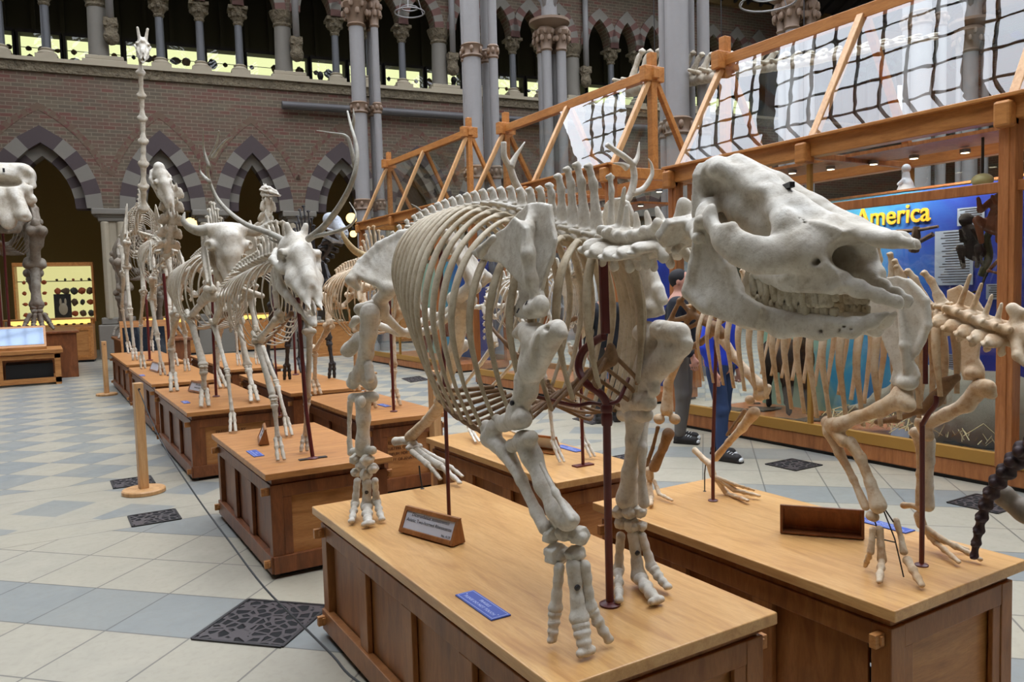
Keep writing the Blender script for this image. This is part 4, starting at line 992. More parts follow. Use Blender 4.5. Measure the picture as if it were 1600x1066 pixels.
mb = MB(); mb.add([(.04,.012,.88),(.91,.012,.88),(.91,.012,1.22),(.04,.012,1.22)], [(0,1,2,3)]); mb.add([(.04,.04,1.245),(.91,.04,1.245),(.91,.76,1.245),(.04,.76,1.245)], [(0,1,2,3)]); build('glass', mb, M['glass'], r)
for i in range(5): mb = MB(); mb.ell((.15+i*.16, .35+.1*(i%2), .9), (.09, .08, .05), 8); build('specimen', mb, M['stone_pale'], r, smooth=True)
def specimen(p, s, mat, label, grp, rz=0, shape=0):
    mb = MB(); rr = random.Random(int(p[0]*977+p[2]*131)); n = 8
    mb.ell((0,0,0), (s*(.8+.5*rr.random()), s*.35, s*(.7+.4*rr.random())), n)
    mb.v = [(x*(1+.2*rr.uniform(-1,1)), y, z*(1+.2*rr.uniform(-1,1))) for x, y, z in mb.v]
    o = build('mineral_specimen', mb, mat, smooth=True); o.location = p; o.rotation_euler = (0,0,WROT); tag(o, label, 'specimen', grp); return o
def wall_case(u, d, w, z0, z1, label, glow, frame='cab_oak', depth=.45, grp='lit wall cases'):
    r = thing('lit_wall_case', label, 'display case', wpt(u, d, z0), WROT, grp); h = z1-z0
    mb = MB(); mb.box(0, w, depth-.03, depth-.01, 0, h); build('lit_back', mb, glow, r)
    mb = MB(); mb.box(0, w, 0, depth, -.05, 0); mb.box(0, w, 0, depth, h, h+.1); mb.box(-.05, 0, 0, depth, -.05, h+.1); mb.box(w, w+.05, 0, depth, -.05, h+.1); build('frame', mb, M[frame], r)
    mb = MB(); mb.add([(0,.01,0),(w,.01,0),(w,.01,h),(0,.01,h)], [(0,1,2,3)]); build('glass_front', mb, M['glass'], r)
    mb = MB(); mb.box(0, w, depth-.06, depth-.045, h*.72, h*.735); build('shelf_line', mb, M['rock_c'], r)
    return r
wall_case(-.62, .7, 1.85, 1.1, 2.62, 'glowing yellow mineral case under the leftmost arch', M['lit_yellow'])
rr = random.Random(5)
for i in range(5):
    for j in range(4):
        u = .35+i*.2; z = 1.28+j*.32
        if i < 2 and j < 2: continue
        specimen(wpt(u, .95, z), .07+.03*rr.random() if j < 3 else .04, [M['rock_a'], M['rock_c'], M['rock_d']][(i+j) % 3], 'mineral specimen in the glowing case under the leftmost arch, row %d up, %s from left' % (j+1, ords[i]), 'minerals of the lit aisle case')
for j in range(4):
    for i in range(3): specimen(wpt(-.45+i*.24, .95, 1.28+j*.3), .06, M['rock_d'], 'reddish mineral left of the pillar in the glowing case, row %d up, %s from left' % (j+1, ords[i]), 'reddish minerals of the lit aisle case')
mb = MB(); mb.box(0, .42, 0, .03, 0, .72); r = thing('specimen_photograph', 'dark framed picture of a pale shell in the lit case', 'picture', wpt(.26, .78, 1.12), WROT); build('print', mb, M['black'], r); mb = MB(); mb.ell((.22, -.0, .3), (.11, .01, .17), 12); mb.ell((.16, -.0, .5), (.03, .01, .1), 8); mb.ell((.28, -.0, .5), (.03, .01, .1), 8); build('shell_image', mb, M['stone_pale'], r)
# gallery cases
gx = [-1.7, -.45, .75, 2.35, 3.5, 4.65, 5.85, 7.9, 9.15, 10.4, 11.9, 13.3, 14.5, 15.8, 17.1, 18.4, 19.8, 21.2, 22.6, 24.0, 25.4, 26.8]
k = 0
for i, (a, b) in enumerate(zip(gx, gx[1:])):
    wall_case(a+.06, 2.5, b-a-.16, 8.3, 9.45, 'lit greenish-yellow gallery case, %s from the left' % ords[min(i, 14)] if i < 14 else 'lit gallery case far to the right, number %d along' % (i+1), M['lit_gallery'], 'roof_timber', grp='lit gallery cases')
    if i > 15: continue
    n = 6; side = ords[min(i, 14)]
    for j in range(n):
        big = rr.random() < .25; s_ = .15 if big else .075
        specimen(wpt(a+.25+(b-a-.4)*(j % 3)/2.2+rr.uniform(-.04, .04), 2.8, 8.78+.3*(j//3)), s_, [M['rock_a'], M['rock_b'], M['rock_c']][rr.randrange(3)], 'fossil in the lit gallery case %s from the left' % side, 'fossils in the %s gallery case' % side)
# two heads in the gallery
def bust(p, label):
    s = Sdf(); s.ell((0,0,.32), (.095,.11,.13), .02).cap((0,0,.15), (0,0,.24), .06, .06, .03).cap((-.17,0,.02), (.17,0,.02), .1, .1, .06).cap((-.17,0,-.3), (.17,0,-.3), .12, .12, .1).cap((-.24,0,0), (-.27,.05,-.35), .06, .05, .04).cap((.24,0,0), (.27,.05,-.35), .06, .05, .04)
    P, Q = s.mesh(.02); o = link('person', np_mesh('person', P, Q), M['dark']); o.location = p; o.rotation_euler = (0,0,WROT); tag(o, label, 'person'); return o
u, z = WU(712, 118, .6); bust(wpt(u, .8, 8.35), 'person with dark hair standing in the upper gallery between two columns')
for px, py, lb in ((502, 118, 'dark-clothed person bending over the gallery parapet, left one'), (526, 116, 'dark-haired person leaning at the gallery parapet, right one')):
    u, z = WU(px, py, .6); bust(wpt(u, .75, 8.12), lb)
# glowing globe lamps of the aisle
M['globe'] = emit('globe', (255, 214, 140), 2.4)
def globe(p, label, r_=.16):
    r = thing('globe_lamp', label, 'lamp', p); mb = MB(); mb.ell((0,0,0), (r_,r_,r_), 20); build('glass_globe', mb, M['globe'], r, smooth=True); mb = MB(); mb.lathe((0,0,r_*.9), [(.06, 0), (.05, .1), (.02, .15), (.012, .15), (.012, 7.7-p[2]-r_*.9)], 8); build('stem', mb, M['iron_black'], r)
globe(wpt(*[(u, 1.3, z) for u, z in [WU(298, 350, 1.3)]][0]), 'round glowing lamp left of the bison skull', .19); globe(wpt(*[(u, .9, z) for u, z in [WU(549, 341, .9)]][0]), 'round glowing lamp right of the antlers', .17); globe(wpt(*[(u, .9, z) for u, z in [WU(556, 350, .9)]][0])-Vector((.1,0,.32)), 'lower glowing lamp beneath another one right of the antlers', .11)
p_ = WX(1535, 282, 6.9); r = thing('globe_lamp', 'pale yellow globe lamp hanging on a dark stem inside the nearest case', 'lamp', p_)
mb = MB(); mb.ell((0,0,0), (.085,.085,.06), 18); build('glass_globe', mb, plain('globe_pale', (206, 196, 138), .4), r, smooth=True); mb = MB(); mb.tube([(0,0,.05), (0,0,2.79-p_[2])], .012, 8); build('stem', mb, M['iron_black'], r)
# ------------------------------------------------------------------ far left: slanted desk case and table
r = thing('low_display_table', 'low oak table with black trays beneath, at the far left', 'table', (-.55, 17.8, 0))
mb = MB(); mb.box(-1.2, .9, 0, 1.2, .62, .7); build('tabletop', mb, M['oak'], r, bevel=.01)
for x in (-1.15, .75):
    for y in (.05, 1.05): mb = MB(); mb.box(x, x+.1, y, y+.1, 0, .62); build('leg', mb, M['oak'], r)
mb = MB(); mb.box(-1.15, .85, .05, .12, .04, .14); mb.box(-1.15, .85, .05, .12, .52, .6); mb.box(-.2, -.12, .05, .12, .14, .52); mb.box(.72, .8, .1, 1.1, .04, .14); build('rail', mb, M['oak'], r)
for x0, x1 in ((-1.05, -.25), (-.08, .72)): mb = MB(); mb.box(x0, x1, .2, 1.05, .14, .42); build('tray', mb, M['black'], r)
M['mirror_glass'] = (lambda t: t.bsdf(srgb(92, 102, 116), .06, Metallic=.85))(NT('mirror_glass'))
def desk_case(loc, w, h, d, label, rz=0):
    r = thing('sloping_desk_case', label, 'desk case', loc, rz)
    mb = MB(); mb.add([(0,0,0),(w,0,0),(w,d,0),(0,d,0),(0,0,.06),(w,0,.06),(w,d,h),(0,d,h)], [(0,3,2,1),(4,5,6,7),(0,1,5,4),(1,2,6,5),(2,3,7,6),(3,0,4,7)]); build('case_body', mb, M['oak'], r)
    a = math.atan2(h-.06, d); mb = MB(); mb.add([(.04,.03,.066+.03*math.tan(a)),(w-.04,.03,.066+.03*math.tan(a)),(w-.04,d-.03,.004+h-.03*math.tan(a)),(.04,d-.03,.004+h-.03*math.tan(a))], [(0,1,2,3)]); build('glass_lid', mb, M['mirror_glass'], r)
    return r
desk_case((-1.2, 17.85, .7), 1.28, .46, .3, 'steeply sloping glass lid reflecting the roof, on the far left table')
p = WY(190, 533, 17.2); r = desk_case((p[0], 17.2, 0), .86, 1.2, .25, 'white-framed sloping panel behind the giraffe feet')
# whale tail vertebrae hang from the roof: see skeletons
# ------------------------------------------------------------------ visitors
M['denim'] = plain('denim', (42, 62, 100), .85); M['grey_cloth'] = plain('grey_cloth', (104, 98, 92), .85); M['blue_knit'] = plain('blue_knit', (36, 64, 200), .85); M['black_cloth'] = plain('black_cloth', (28, 30, 38), .85); M['skin'] = plain('skin', (206, 150, 128), .6); M['hair'] = plain('hair', (30, 26, 28), .8); M['grey_jacket'] = plain('grey_jacket', (150, 156, 168), .7)
def visitor(loc, rz, H, top, legs, label, stride=.06, arm=0.1, extra=None):
    r = thing('person', label, 'person', loc, rz); k = H/1.75
    S = lambda *p: tuple(q*k for q in p)
    # body: skin surface, one mesh. faces -y
    b = Sdf(); b.ell(S(0,-.01,1.62), [.075*k,.092*k,.115*k], .02).cap(S(0,0,1.42), S(0,0,1.54), .055*k, .05*k, .03).ell(S(0,-.1,1.61), [.013*k,.02*k,.02*k], .01).ell(S(0,-.06,1.54), [.045*k,.04*k,.03*k], .02)
    for s_ in (-1, 1): b.ell(S(s_*.078,0,1.62), [.012*k,.02*k,.03*k], .006).ell(S(s_*.03,-.088,1.64), [.014*k,.012*k,.009*k], .004, sg=-1)
    b.cap(S(0,0,.95), S(0,0,1.4), .12*k, .13*k, .05)
    for s_ in (-1, 1):
        A = [S(s_*.18,0,1.4), S(s_*.235,.03,1.12), S(s_*.22,-.08-arm,.9)]; b.chain(A, [.045*k, .038*k, .026*k], .02)
        w_ = Vector(A[2]); b.cap(w_, w_+Vector(S(0,-.02,-.07)), .026*k, .03*k, .01, sq=((1,0,0), .6))
        for q in range(4): f0 = w_+Vector(S(0,-.045+.022*q,-.09)); b.chain([f0, f0+Vector(S(-s_*.005,-.008,-.035)), f0+Vector(S(-s_*.018,0,-.062+.006*abs(q-1)))], [.0095*k, .009*k, .0075*k], .004)
        b.chain([w_+Vector(S(0,-.03,-.03)), w_+Vector(S(0,-.06,-.06)), w_+Vector(S(-s_*.01,-.065,-.09))], [.012*k, .01*k, .008*k], .005)
    P, Q = b.mesh(.011*k); body = link('body', np_mesh('body', P, Q), M['skin'], r)
    h = Sdf(); h.ell(S(0,.02,1.655), [.088*k,.1*k,.1*k], .02).ell(S(0,-.1,1.6), [.07*k,.06*k,.075*k], .02, sg=-1); P, Q = h.mesh(.011*k, bump=[(.003, 60, 3)]); link('hair', np_mesh('hair', P, Q), M['hair'], r)
    t_ = Sdf(); t_.cap(S(-.1,0,1.38), S(.1,0,1.38), .1*k, .1*k, .05).cap(S(-.06,0,.98), S(.06,0,.98), .125*k, .125*k, .05).cap(S(0,0,1.1), S(0,0,1.3), .15*k, .16*k, .05)
    for s_ in (-1, 1): t_.chain([S(s_*.17,0,1.4), S(s_*.235,.03,1.12), S(s_*.222,-.07-arm*.9,.92)], [.07*k, .06*k, .045*k], .03)
    t_.ell(S(0,0,1.53), [.07*k,.075*k,.06*k], .02, sg=-1)
    P, Q = t_.mesh(.014*k, bump=[(.006, 18, 5), (.003, 50, 6)]); link('jumper', np_mesh('jumper', P, Q), top, r)
    l_ = Sdf(); l_.cap(S(-.06,0,.95), S(.06,0,.95), .115*k, .115*k, .04)
    feet = []
    for s_ in (-1, 1):
        f = s_*stride; K = S(s_*.1,-.02+f*.5,.5); A = S(s_*.11,.02+f,.1); l_.chain([S(s_*.09,0,.88), K, A], [.095*k, .066*k, .055*k], .03); feet.append(A)
    P, Q = l_.mesh(.014*k, bump=[(.005, 26, 7), (.003, 60, 9)]); link('trousers', np_mesh('trousers', P, Q), legs, r)
    for A in feet:
        s2 = Sdf(); a = Vector(A); s2.cap((a.x,a.y+.02,.045), (a.x,a.y-.15,.04), .045, .043, .02).cap((a.x,a.y+.01,.06), (a.x,a.y-.0,.09), .045, .045, .02).pol([(-.04,-.2),(.04,-.2),(.04,.06),(-.04,.06)], (a.x,a.y,.012), (1,0,0), (0,1,0), .012, .01)
        P, Q = s2.mesh(.009); sh = link('shoe', np_mesh('shoe', P, Q), M['dark'], r)
        mb = MB()
        for q in range(4): mb.tube([(a.x-.028,a.y-.04-.025*q,.092-.006*q), (a.x,a.y-.045-.025*q,.102-.006*q), (a.x+.028,a.y-.04-.025*q,.092-.006*q)], .004, 5)
        build('laces', mb, M['white'], sh); mb = MB(); mb.ell((a.x,a.y-.19,.03), (.04,.016,.022), 8); build('toe_cap', mb, M['white'], sh)
    if extra: extra(r, k)
    return r
a = WZ(1078, 705); b = WZ(1112, 695)
visitor((5.35, 5.15, 0), .25, 1.62, M['blue_knit'], M['denim'], 'person in bright blue jumper and jeans standing behind the rhinoceros jaw', .09, -.02)
visitor((5.62, 5.95, 0), .5, 1.78, M['black_cloth'], M['grey_cloth'], 'person in dark jacket and grey trousers beside the blue-jumpered one', .03)
visitor((5.75, 7.35, 0), 2.6, 1.7, M['black_cloth'], M['dark'], 'dark-clothed visitor partly hidden behind the rhinoceros chest near the cases', .04)
# ------------------------------------------------------------------ bone makers (world coordinates, parented to the skeleton's root)
V3 = lambda *p: np.array(p, float)
def nrm(v): v = np.array(v, float); return v/max(np.linalg.norm(v), 1e-9)
def bone_obj(name, P, Q, mat, root, kind=None):
    me = np_mesh(name, np.asarray(P)-np.array(root.location), Q)
    return link(name, me, mat, root)
def sbone(name, s, mat, root, h, mirror=None, bump=None):
    P, Q = s.mesh(h, mirror, bump); return bone_obj(name, P, Q, mat, root)
def longbone(name, A, B, r, lat, root, mat, kind='meta', res=.26, w0=1., w1=1., bow=0., side=1):
    A, B = np.array(A, float), np.array(B, float); ax = B-A; L = np.linalg.norm(ax); ax = ax/L
    lat = np.array(lat, float); lat = nrm(lat-ax*lat.dot(ax)); fr = np.cross(ax, lat)*side
    if fr[1] > 0 and abs(fr[1]) > .2: fr = -fr                       # front of the leg faces -y
    def p(x, y, z): return A+lat*(x*r)+fr*(y*r)+ax*(z*L)
    s = Sdf(); k = r*.7
    if kind == 'humerus':
        s.chain([p(0,0,.12), p(0,.25+bow,.45), p(0,.1,.84)], [r*1.25, r*.92, r*1.0], k)
        s.ell(p(-.2*w0,-.8,.05), r*1.45*w0, k).ell(p(1.1*w0,.9,.04), (r*1.05*w0,)*3, k).ell(p(-.9*w0,.9,.07), r*.85*w0, k).cap(p(1.1,.7,.1), p(1.0,.6,.42), r*.62, r*.45, k)
        s.cap(p(-1.35*w1,.2,.95), p(1.2*w1,.2,.95), r*.95, r*.85, k*.5).cap(p(0,.2,.93), p(0,.2,.97), r*.7, r*.7, k*.4).ell(p(-1.3*w1,-.8,.88), r*.75, k).ell(p(1.2*w1,-.7,.88), r*.65, k)
        s.ell(p(0,-1.45,.9), r*.6, k*.4, sg=-1)
    elif kind == 'femur':
        s.chain([p(.1,0,.12), p(.1,.3+bow,.5), p(0,0,.84)], [r*1.3, r*.95, r*1.15], k)
        s.cap(p(.1,0,.1), p(-1.5*w0,.2,.02), r*.9, r*.85, k).ell(p(-1.9*w0,.2,.02), r*1.15*w0, k*.4).ell(p(1.4*w0,-.3,.02), (r*1.1,)*3, k).cap(p(1.3,-.2,.08), p(1.2,-.1,.25), r*.6, r*.4, k)
        s.ell(p(-.95*w1,-.55,.95), r*1.05*w1, k*.5).ell(p(.95*w1,-.55,.95), r*1.05*w1, k*.5).cap(p(-.6,.9,.86), p(-.6,.7,.96), r*.62, r*.6, k*.5).cap(p(.6,.9,.88), p(.6,.7,.96), r*.5, r*.5, k*.5)
    elif kind == 'radius':
        s.chain([p(0,0,.05), p(0,.45+bow,.5), p(0,.1,.9)], [r*1.15, r*.9, r*1.25], k)
        s.cap(p(-1.1*w0,0,.02), p(1.1*w0,0,.02), r*.75, r*.75, k).cap(p(-.9*w1,0,.97), p(.9*w1,0,.97), r*.85, r*.85, k)
    elif kind == 'ulna':
        s.chain([p(0,-1.5,-.2), p(0,-1.3,0.0), p(.3,-1.0,.12), p(.5,-.85,.5), p(.9,-.5,.97)], [r*.85, r*.75, r*.6, r*.36, r*.4], k*.8).ell(p(0,-1.8,-.21), (r*.75,)*3, k)
        s.ell(p(0,-.35,-.02), r*.8, k*.4, sg=-1)
    elif kind == 'tibia':
        s.chain([p(0,0,.08), p(0,.15,.3), p(0,0,.6), p(0,0,.92)], [r*1.35, r*1.1, r*.82, r*1.0], k)
        s.ell(p(-.85*w0,-.3,.02), (r*1.0,)*3, k).ell(p(.85*w0,-.3,.02), (r*1.0,)*3, k).cap(p(0,1.1,.03), p(0,.9,.2), r*.6, r*.3, k).cap(p(-.7*w1,0,.97), p(.7*w1,0,.97), r*.75, r*.7, k*.6)
    elif kind == 'fibula':
        s.chain([p(1.4,-.6,.05), p(1.5,-.6,.45), p(1.1,-.2,.98)], [r*.45, r*.26, r*.42], k*.5)
    elif kind == 'cannon':
        s.chain([p(0,0,.05), p(0,0,.3), p(0,0,.7), p(0,0,.9)], [r*1.2, r*.9, r*.85, r*1.1], k).cap(p(-.7*w0,0,.02), p(.7*w0,0,.02), r*.9, r*.9, k)
        s.ell(p(-.72*w1,0,.97), (r*.78,)*3, k*.4).ell(p(.72*w1,0,.97), (r*.78,)*3, k*.4).cap(p(0,.9,.3), p(0,.9,.9), r*.12, r*.12, r*.2, sg=-1)
    else:
        s.chain([p(0,0,.06), p(0,0,.3), p(0,0,.7), p(0,0,.93)], [r*1.12, r*.85, r*.85, r*1.15], k)
    return sbone(name, s, mat, root, r*res, bump=[(r*.045, 3.2/r*.5, 3), (r*.02, 9/r*.5, 8)])
def toe(A, Bs, r, root, mat, res=.3, name='toe', hoof=True):
    # A: fetlock joint, Bs: three following joints down to the tip
    pts = [np.array(A, float)]+[np.array(b, float) for b in Bs]; s = Sdf(); k = r*.35
    for i in range(len(pts)-1):
        a, b = pts[i], pts[i+1]; m = (a+b)/2; f = 1-.1*i
        if i == len(pts)-2 and hoof: s.cap(a*.8+b*.2, b, r*.85, r*.62, k, sq=((0,0,1), .8)).cap(b+V3(-r*.4,0,-r*.15), b+V3(r*.4,0,-r*.15), r*.4, r*.4, k)
        else: s.cap(a, m, r*1.0*f, r*.68*f, k).cap(m, b*.96+a*.04, r*.68*f, r*.95*f, k)
    return sbone(name, s, mat, root, r*res, bump=[(r*.05, 2/r, 5)])
def block(s, c, r, seed, k=.12):
    rr = np.random.default_rng(seed); n = 6; a0 = rr.random()*6; pl = [(r*(.72+.3*rr.random())*math.cos(a0+2*PI*i/n), r*(.6+.28*rr.random())*math.sin(a0+2*PI*i/n)) for i in range(n)]
    s.pol(pl, tuple(c), (1,.1,0), (0,0,1), r*.5, r*k, rnd=r*.2); s.ell(c, (r*.8, r*.95, r*.6), r*.15); return s
def blocks(name, pts, rs, root, mat, res=.25, k=.12):
    s = Sdf()
    for p, r in zip(pts, rs): s.ell(p, (r*1.0, r*.9, r*.78), r*k)
    m = min(rs); return sbone(name, s, mat, root, m*res, bump=[(m*.08, 2.2/m, 4)])
# vertebra templates, unit = centrum length; local y forward, z up
def vert_mesh(kind, h=1., lean=.5, tw=.9, cache={}):
    key = (kind, round(h, 1), round(lean, 1), round(tw, 1))
    if key in cache: return cache[key]
    s = Sdf(); k = .12
    if kind == 'thoracic' or kind == 'lumbar':
        s.cap((0,-.3,0), (0,.3,0), .4, .4, k).ell((0,0,.45), (.34,.42,.24), k)
        s.chain([(0,-.02,.5), (0,-.06-lean*h*.22,.5+h*.3), (0,-.08-lean*h*.6,.5+h*.75), (0,-.1-lean*h,.5+h)], [.5, .3, .23, .22], .1, sq=((1,0,0), .4)).cap((-.13,-.14-lean*h,.5+h), (.13,-.14-lean*h,.5+h), .13, .13, .08).ell((0,-.2-lean*h,.46+h), (.12,.22,.09), .08)
        s.cap((.25,0,.42), (tw,-.12,.5 if kind == 'thoracic' else .3), .17, .13, k, sq=((0,0,1) if kind == 'lumbar' else (0,1,0), .6 if kind == 'lumbar' else 1))
        s.ell((.24,.42,.6), .13, k).ell((.22,-.45,.58), .13, k)
    elif kind == 'cervical':
        s.cap((0,-.35,0), (0,.4,-.02), .38, .34, k).ell((0,0,.4), (.4,.5,.22), k).chain([(0,0,.5), (0,-.08-lean*h, .5+h)], [.24, .13], .08, sq=((1,0,0), .55))
        s.cap((.35,.1,.35), (.55,.5,.42), .2, .17, k).cap((.35,-.1,.35), (.55,-.45,.38), .2, .16, k)
        s.chain([(.3,0,-.05), (tw*.75,-.15,-.15), (tw,-.3,-.3)], [.36, .4, .26], k, sq=((0,.4,1), .32)).chain([(.3,.1,-.2), (.5,.3,-.55), (.45,.5,-.6)], [.18, .15, .1], k, sq=((1,0,0), .5))
    elif kind == 'atlas':
        s.cap((0,-.2,0), (0,.3,0), .5, .5, k).chain([(.3,0,.1), (1.2,0,.05)], [.4, .3], k, sq=((0,0,1), .35)).ell((0,.1,0), .3, .05, sg=-1)
    elif kind == 'caudal':
        s.cap((0,-.4,0), (0,.4,0), .34, .3, k).cap((.1,0,.1), (tw,-.1,.1), .13, .08, k).chain([(0,0,.3), (0,-.2*h-.1,.3+h)], [.18, .1], .06)
    P, Q = s.mesh(.06 if kind != 'cervical' else .055, mirror=0, bump=[(.012, 14, 2)])
    me = np_mesh('vertebra', P, Q); cache[key] = me; return me
def put_vert(root, me_key, pos, fwd, up, size, mat, name='vertebra'):
    me0 = vert_mesh(*me_key); key = (id(me0), mat.name); c = put_vert.c
    if key not in c: m = me0.copy(); m.materials.append(mat); c[key] = m
    o = bpy.data.objects.new(name, c[key]); COL.objects.link(o); o.parent = root
    f = Vector(nrm(fwd)); u = Vector(up); u = (u-f*u.dot(f)).normalized(); x = f.cross(u)
    p = Vector([float(q) for q in pos])-root.location
    if not hasattr(size, '__len__'): size = (size,)*3
    o.matrix_basis = Matrix(((x.x, f.x, u.x, p.x), (x.y, f.y, u.y, p.y), (x.z, f.z, u.z, p.z), (0,0,0,1))) @ Matrix.Diagonal((*size, 1)); return o
put_vert.c = {}
def crv(P, n=12):                                         # Catmull-Rom through numpy points
    return [np.array(q) for q in spline([tuple(p) for p in P], n)]
def crv_at(P, ts):
    C = np.array(crv(P, 16)); d = np.r_[0, np.cumsum(np.linalg.norm(np.diff(C, axis=0), axis=1))]; d /= d[-1]
    return np.stack([np.interp(ts, d, C[:, i]) for i in range(3)], 1)
def rib(root, mat, pts, w, asp=.5, n=9, name='rib'):
    C = crv(pts, 6); N = len(C); rad = [w*(.62+.5*math.sin(PI*min(1, (i/N)*1.15+.08))) for i in range(N)]; rad[0] = w*.9; rad[1] = w*.65
    loc = np.array(root.location); mb = MB()
    mb.tube([tuple(c-loc) for c in C], rad, n, up=(1,0,0), asp=[asp if i > 1 else .9 for i in range(N)])
    # head knob
    mb.ell(tuple(C[0]-loc), (w*1.0, w*1.1, w*1.0), 8)
    return build(name, mb, mat, root, smooth=True)
def ribcage(root, mat, cx, tops, W, D, sweep, w, sides=(-1, 1), zlift=.25, belly=.55, asp=.5):
    # tops: list of np (y,z) rib-head positions; W,D,sweep: functions of t (0 front - 1 back)
    n = len(tops); ends = {-1: [], 1: []}
    for i, (y, z) in enumerate(tops):
        t = i/max(n-1, 1); ww, dd, sw = W(t), D(t), sweep(t)
        for s in sides:
            P = [(cx+s*w*1.5, y, z), (cx+s*ww*.42, y+.02*dd+sw*.05, z+w*zlift*3), (cx+s*ww*.83, y+sw*.25, z-dd*.16), (cx+s*ww, y+sw*.55, z-dd*.45), (cx+s*ww*.9, y+sw*.85, z-dd*.76), (cx+s*ww*belly, y+sw, z-dd)]
            rib(root, mat, [np.array(p) for p in P], w*(1 if t < .8 else 1-.35*(t-.8)/.2), asp); ends[s].append(np.array(P[-1]))
    return ends
def rod(root, pts, r=.011, mat='iron_red', foot=True, name='support_rod'):
    loc = np.array(root.location); mb = MB(); mb.tube([tuple(np.array(p, float)-loc) for p in pts], r, 12)
    p = np.array(pts[0], float)-loc
    if foot: mb.lathe(tuple(p), [(r*2.6, 0), (r*2.7, r*.5), (r*2.2, r*.8), (r*1.1, r*1.1)], 16)
    return build(name, mb, M[mat], root, smooth='auto')
# ------------------------------------------------------------------ the rhinoceros
CX = 1.455; PZ = .62
RH = thing('rhinoceros_skeleton', 'large pale mounted rhinoceros skeleton with open jaws in the foreground', 'skeleton', (CX, 2.6, PZ))
b0, br = M['bone'], M['bone_rib']
def G(px, py, w=0.): return WX(px, py, CX-w)              # near (right-hand) side, w metres off the midline
def Gm(px, py, w=0.): p = G(px, py, w); return V3(2*CX-p[0], p[1], p[2])   # the same mirrored to the far side (sculpting half)
def PPx(L, w): return [(G(x, y, w)[1], G(x, y, w)[2]) for x, y in L]
# skull -----------------------------------------------------------------
s = Sdf()
# braincase and occipital crest
s.chain([Gm(1146,292,0), Gm(1172,322,0), Gm(1215,352,0), Gm(1262,372,0)], [.050, .056, .056, .055], .02)
s.chain([Gm(1128,262,0), Gm(1118,262,.045), Gm(1116,266,.07)], [.026, .024, .016], .02)
s.pol([(0,0),(.06,.0),(.078,-.03),(.07,-.12),(.062,-.16),(.03,-.19),(0,-.19)], (CX, Gm(1128,262,0)[1]+.012, Gm(1128,262,0)[2]+.012), (1,0,0), (0,-.12,1), .016, .02)
s.chain([Gm(1122,262,.06), Gm(1150,276,.038), Gm(1195,308,.052), Gm(1222,340,.078)], [.013, .018, .022, .022], .03)      # temporal crest to the brow
s.chain([Gm(1150,256,0), Gm(1195,294,.02), Gm(1240,330,.03), Gm(1300,361,.034), Gm(1350,374,.028), Gm(1393,375,.018), Gm(1418,381,.011), Gm(1427,387,.009)], [.026, .034, .036, .031, .021, .013, .007, .003], .015)
s.chain([Gm(1300,361,0), Gm(1352,372,0), Gm(1398,373,0)], [.029, .022, .011], .02)
# jaw joint, occipital condyle, paroccipital
s.ell(Gm(1112,352,.02), (.03,.03,.026), .015).cap(Gm(1108,322,.06), Gm(1098,345,.10), .022, .02, .02).chain([Gm(1105,345,.065), Gm(1095,395,.07)], [.016, .008], .015)
# zygomatic arch
s.chain([Gm(1100,332,.095), Gm(1112,342,.128), Gm(1130,372,.145), Gm(1155,390,.148), Gm(1188,402,.138), Gm(1216,398,.115), Gm(1238,392,.092)], [.017, .021, .024, .025, .026, .027, .028], .024, sq=((1,0,0), .5))
s.ell(Gm(1142,357,.147), (.008,.012,.014), .008)
# brow, lacrimal, cheek
s.ell(Gm(1222,352,.082), (.024,.03,.026), .02).ell(Gm(1218,370,.088), (.012,.012,.012), .008)
s.chain([Gm(1236,362,.066), Gm(1262,392,.07), Gm(1290,415,.062)], [.034, .036, .036], .03)
s.pol(PPx([(1205,398),(1232,350),(1285,352),(1318,362),(1316,372),(1302,388),(1298,410),(1312,430),(1316,446),(1300,453),(1250,451),(1205,441),(1180,426),(1175,414)], .068), (CX+.062,0,0), (0,1,0), (0,0,1), .018, .022, rnd=.004)
s.chain([Gm(1182,426,.074), Gm(1230,440,.072), Gm(1300,449,.062)], [.014, .016, .014], .02)                              # alveolar shelf
s.chain([Gm(1302,438,.052), Gm(1340,451,.042), Gm(1372,462,.03), Gm(1400,472,.018), Gm(1405,479,.014)], [.020, .0145, .013, .009, .004], .010, sq=((1,0,0), .55))
s.cap(Gm(1255,415,0), Gm(1298,442,0), .04, .018, .03).cap(Gm(1220,425,.02), Gm(1300,450,.02), .018, .012, .02)
# carvings: nostril, orbit, foramen, temporal hollow
s.cap(Gm(1356,414,0), Gm(1272,392,0), .030, .026, .010, sg=-1, sq=((1,0,0), 1.7)).ell(Gm(1336,399,.03), (.05,.042,.032), .01, sg=-1).ell(Gm(1320,397,.06), (.045,.030,.029), .01, sg=-1)
s.ell(Gm(1277,409,.088), (.022,.008,.008), .004, sg=-1).chain([Gm(1225,330,.07), Gm(1262,352,.085), Gm(1300,372,.08)], [.002,.002,.002], .003, sg=-1).chain([Gm(1240,420,.1), Gm(1268,436,.1), Gm(1300,420,.09)], [.0018,.002,.0018], .003, sg=-1)
s.ell(Gm(1192,365,.088), (.044,.038,.027), .010, sg=-1).ell(Gm(1165,372,.108), (.03,.04,.022), .010, sg=-1).ell(Gm(1140,326,.118), (.05,.04,.036), .02, sg=-1)
s.ell(Gm(1160,318,.098), (.036,.05,.034), .02, sg=-1)
P, Q = s.mesh(.0042, mirror=CX, bump=[(.0018, 45, 3), (.0008, 150, 5), (.0004, 380, 8)])
SK = bone_obj('skull', P, Q, b0, RH)
# dark bracket where the horn was fixed
mb = MB(); a = G(1214,298,.012); b = G(1238,288,.035); mb.bar(tuple(a-np.array(RH.location)), tuple(b-np.array(RH.location)), .012, .012); build('horn_bracket', mb, M['iron_black'], RH)
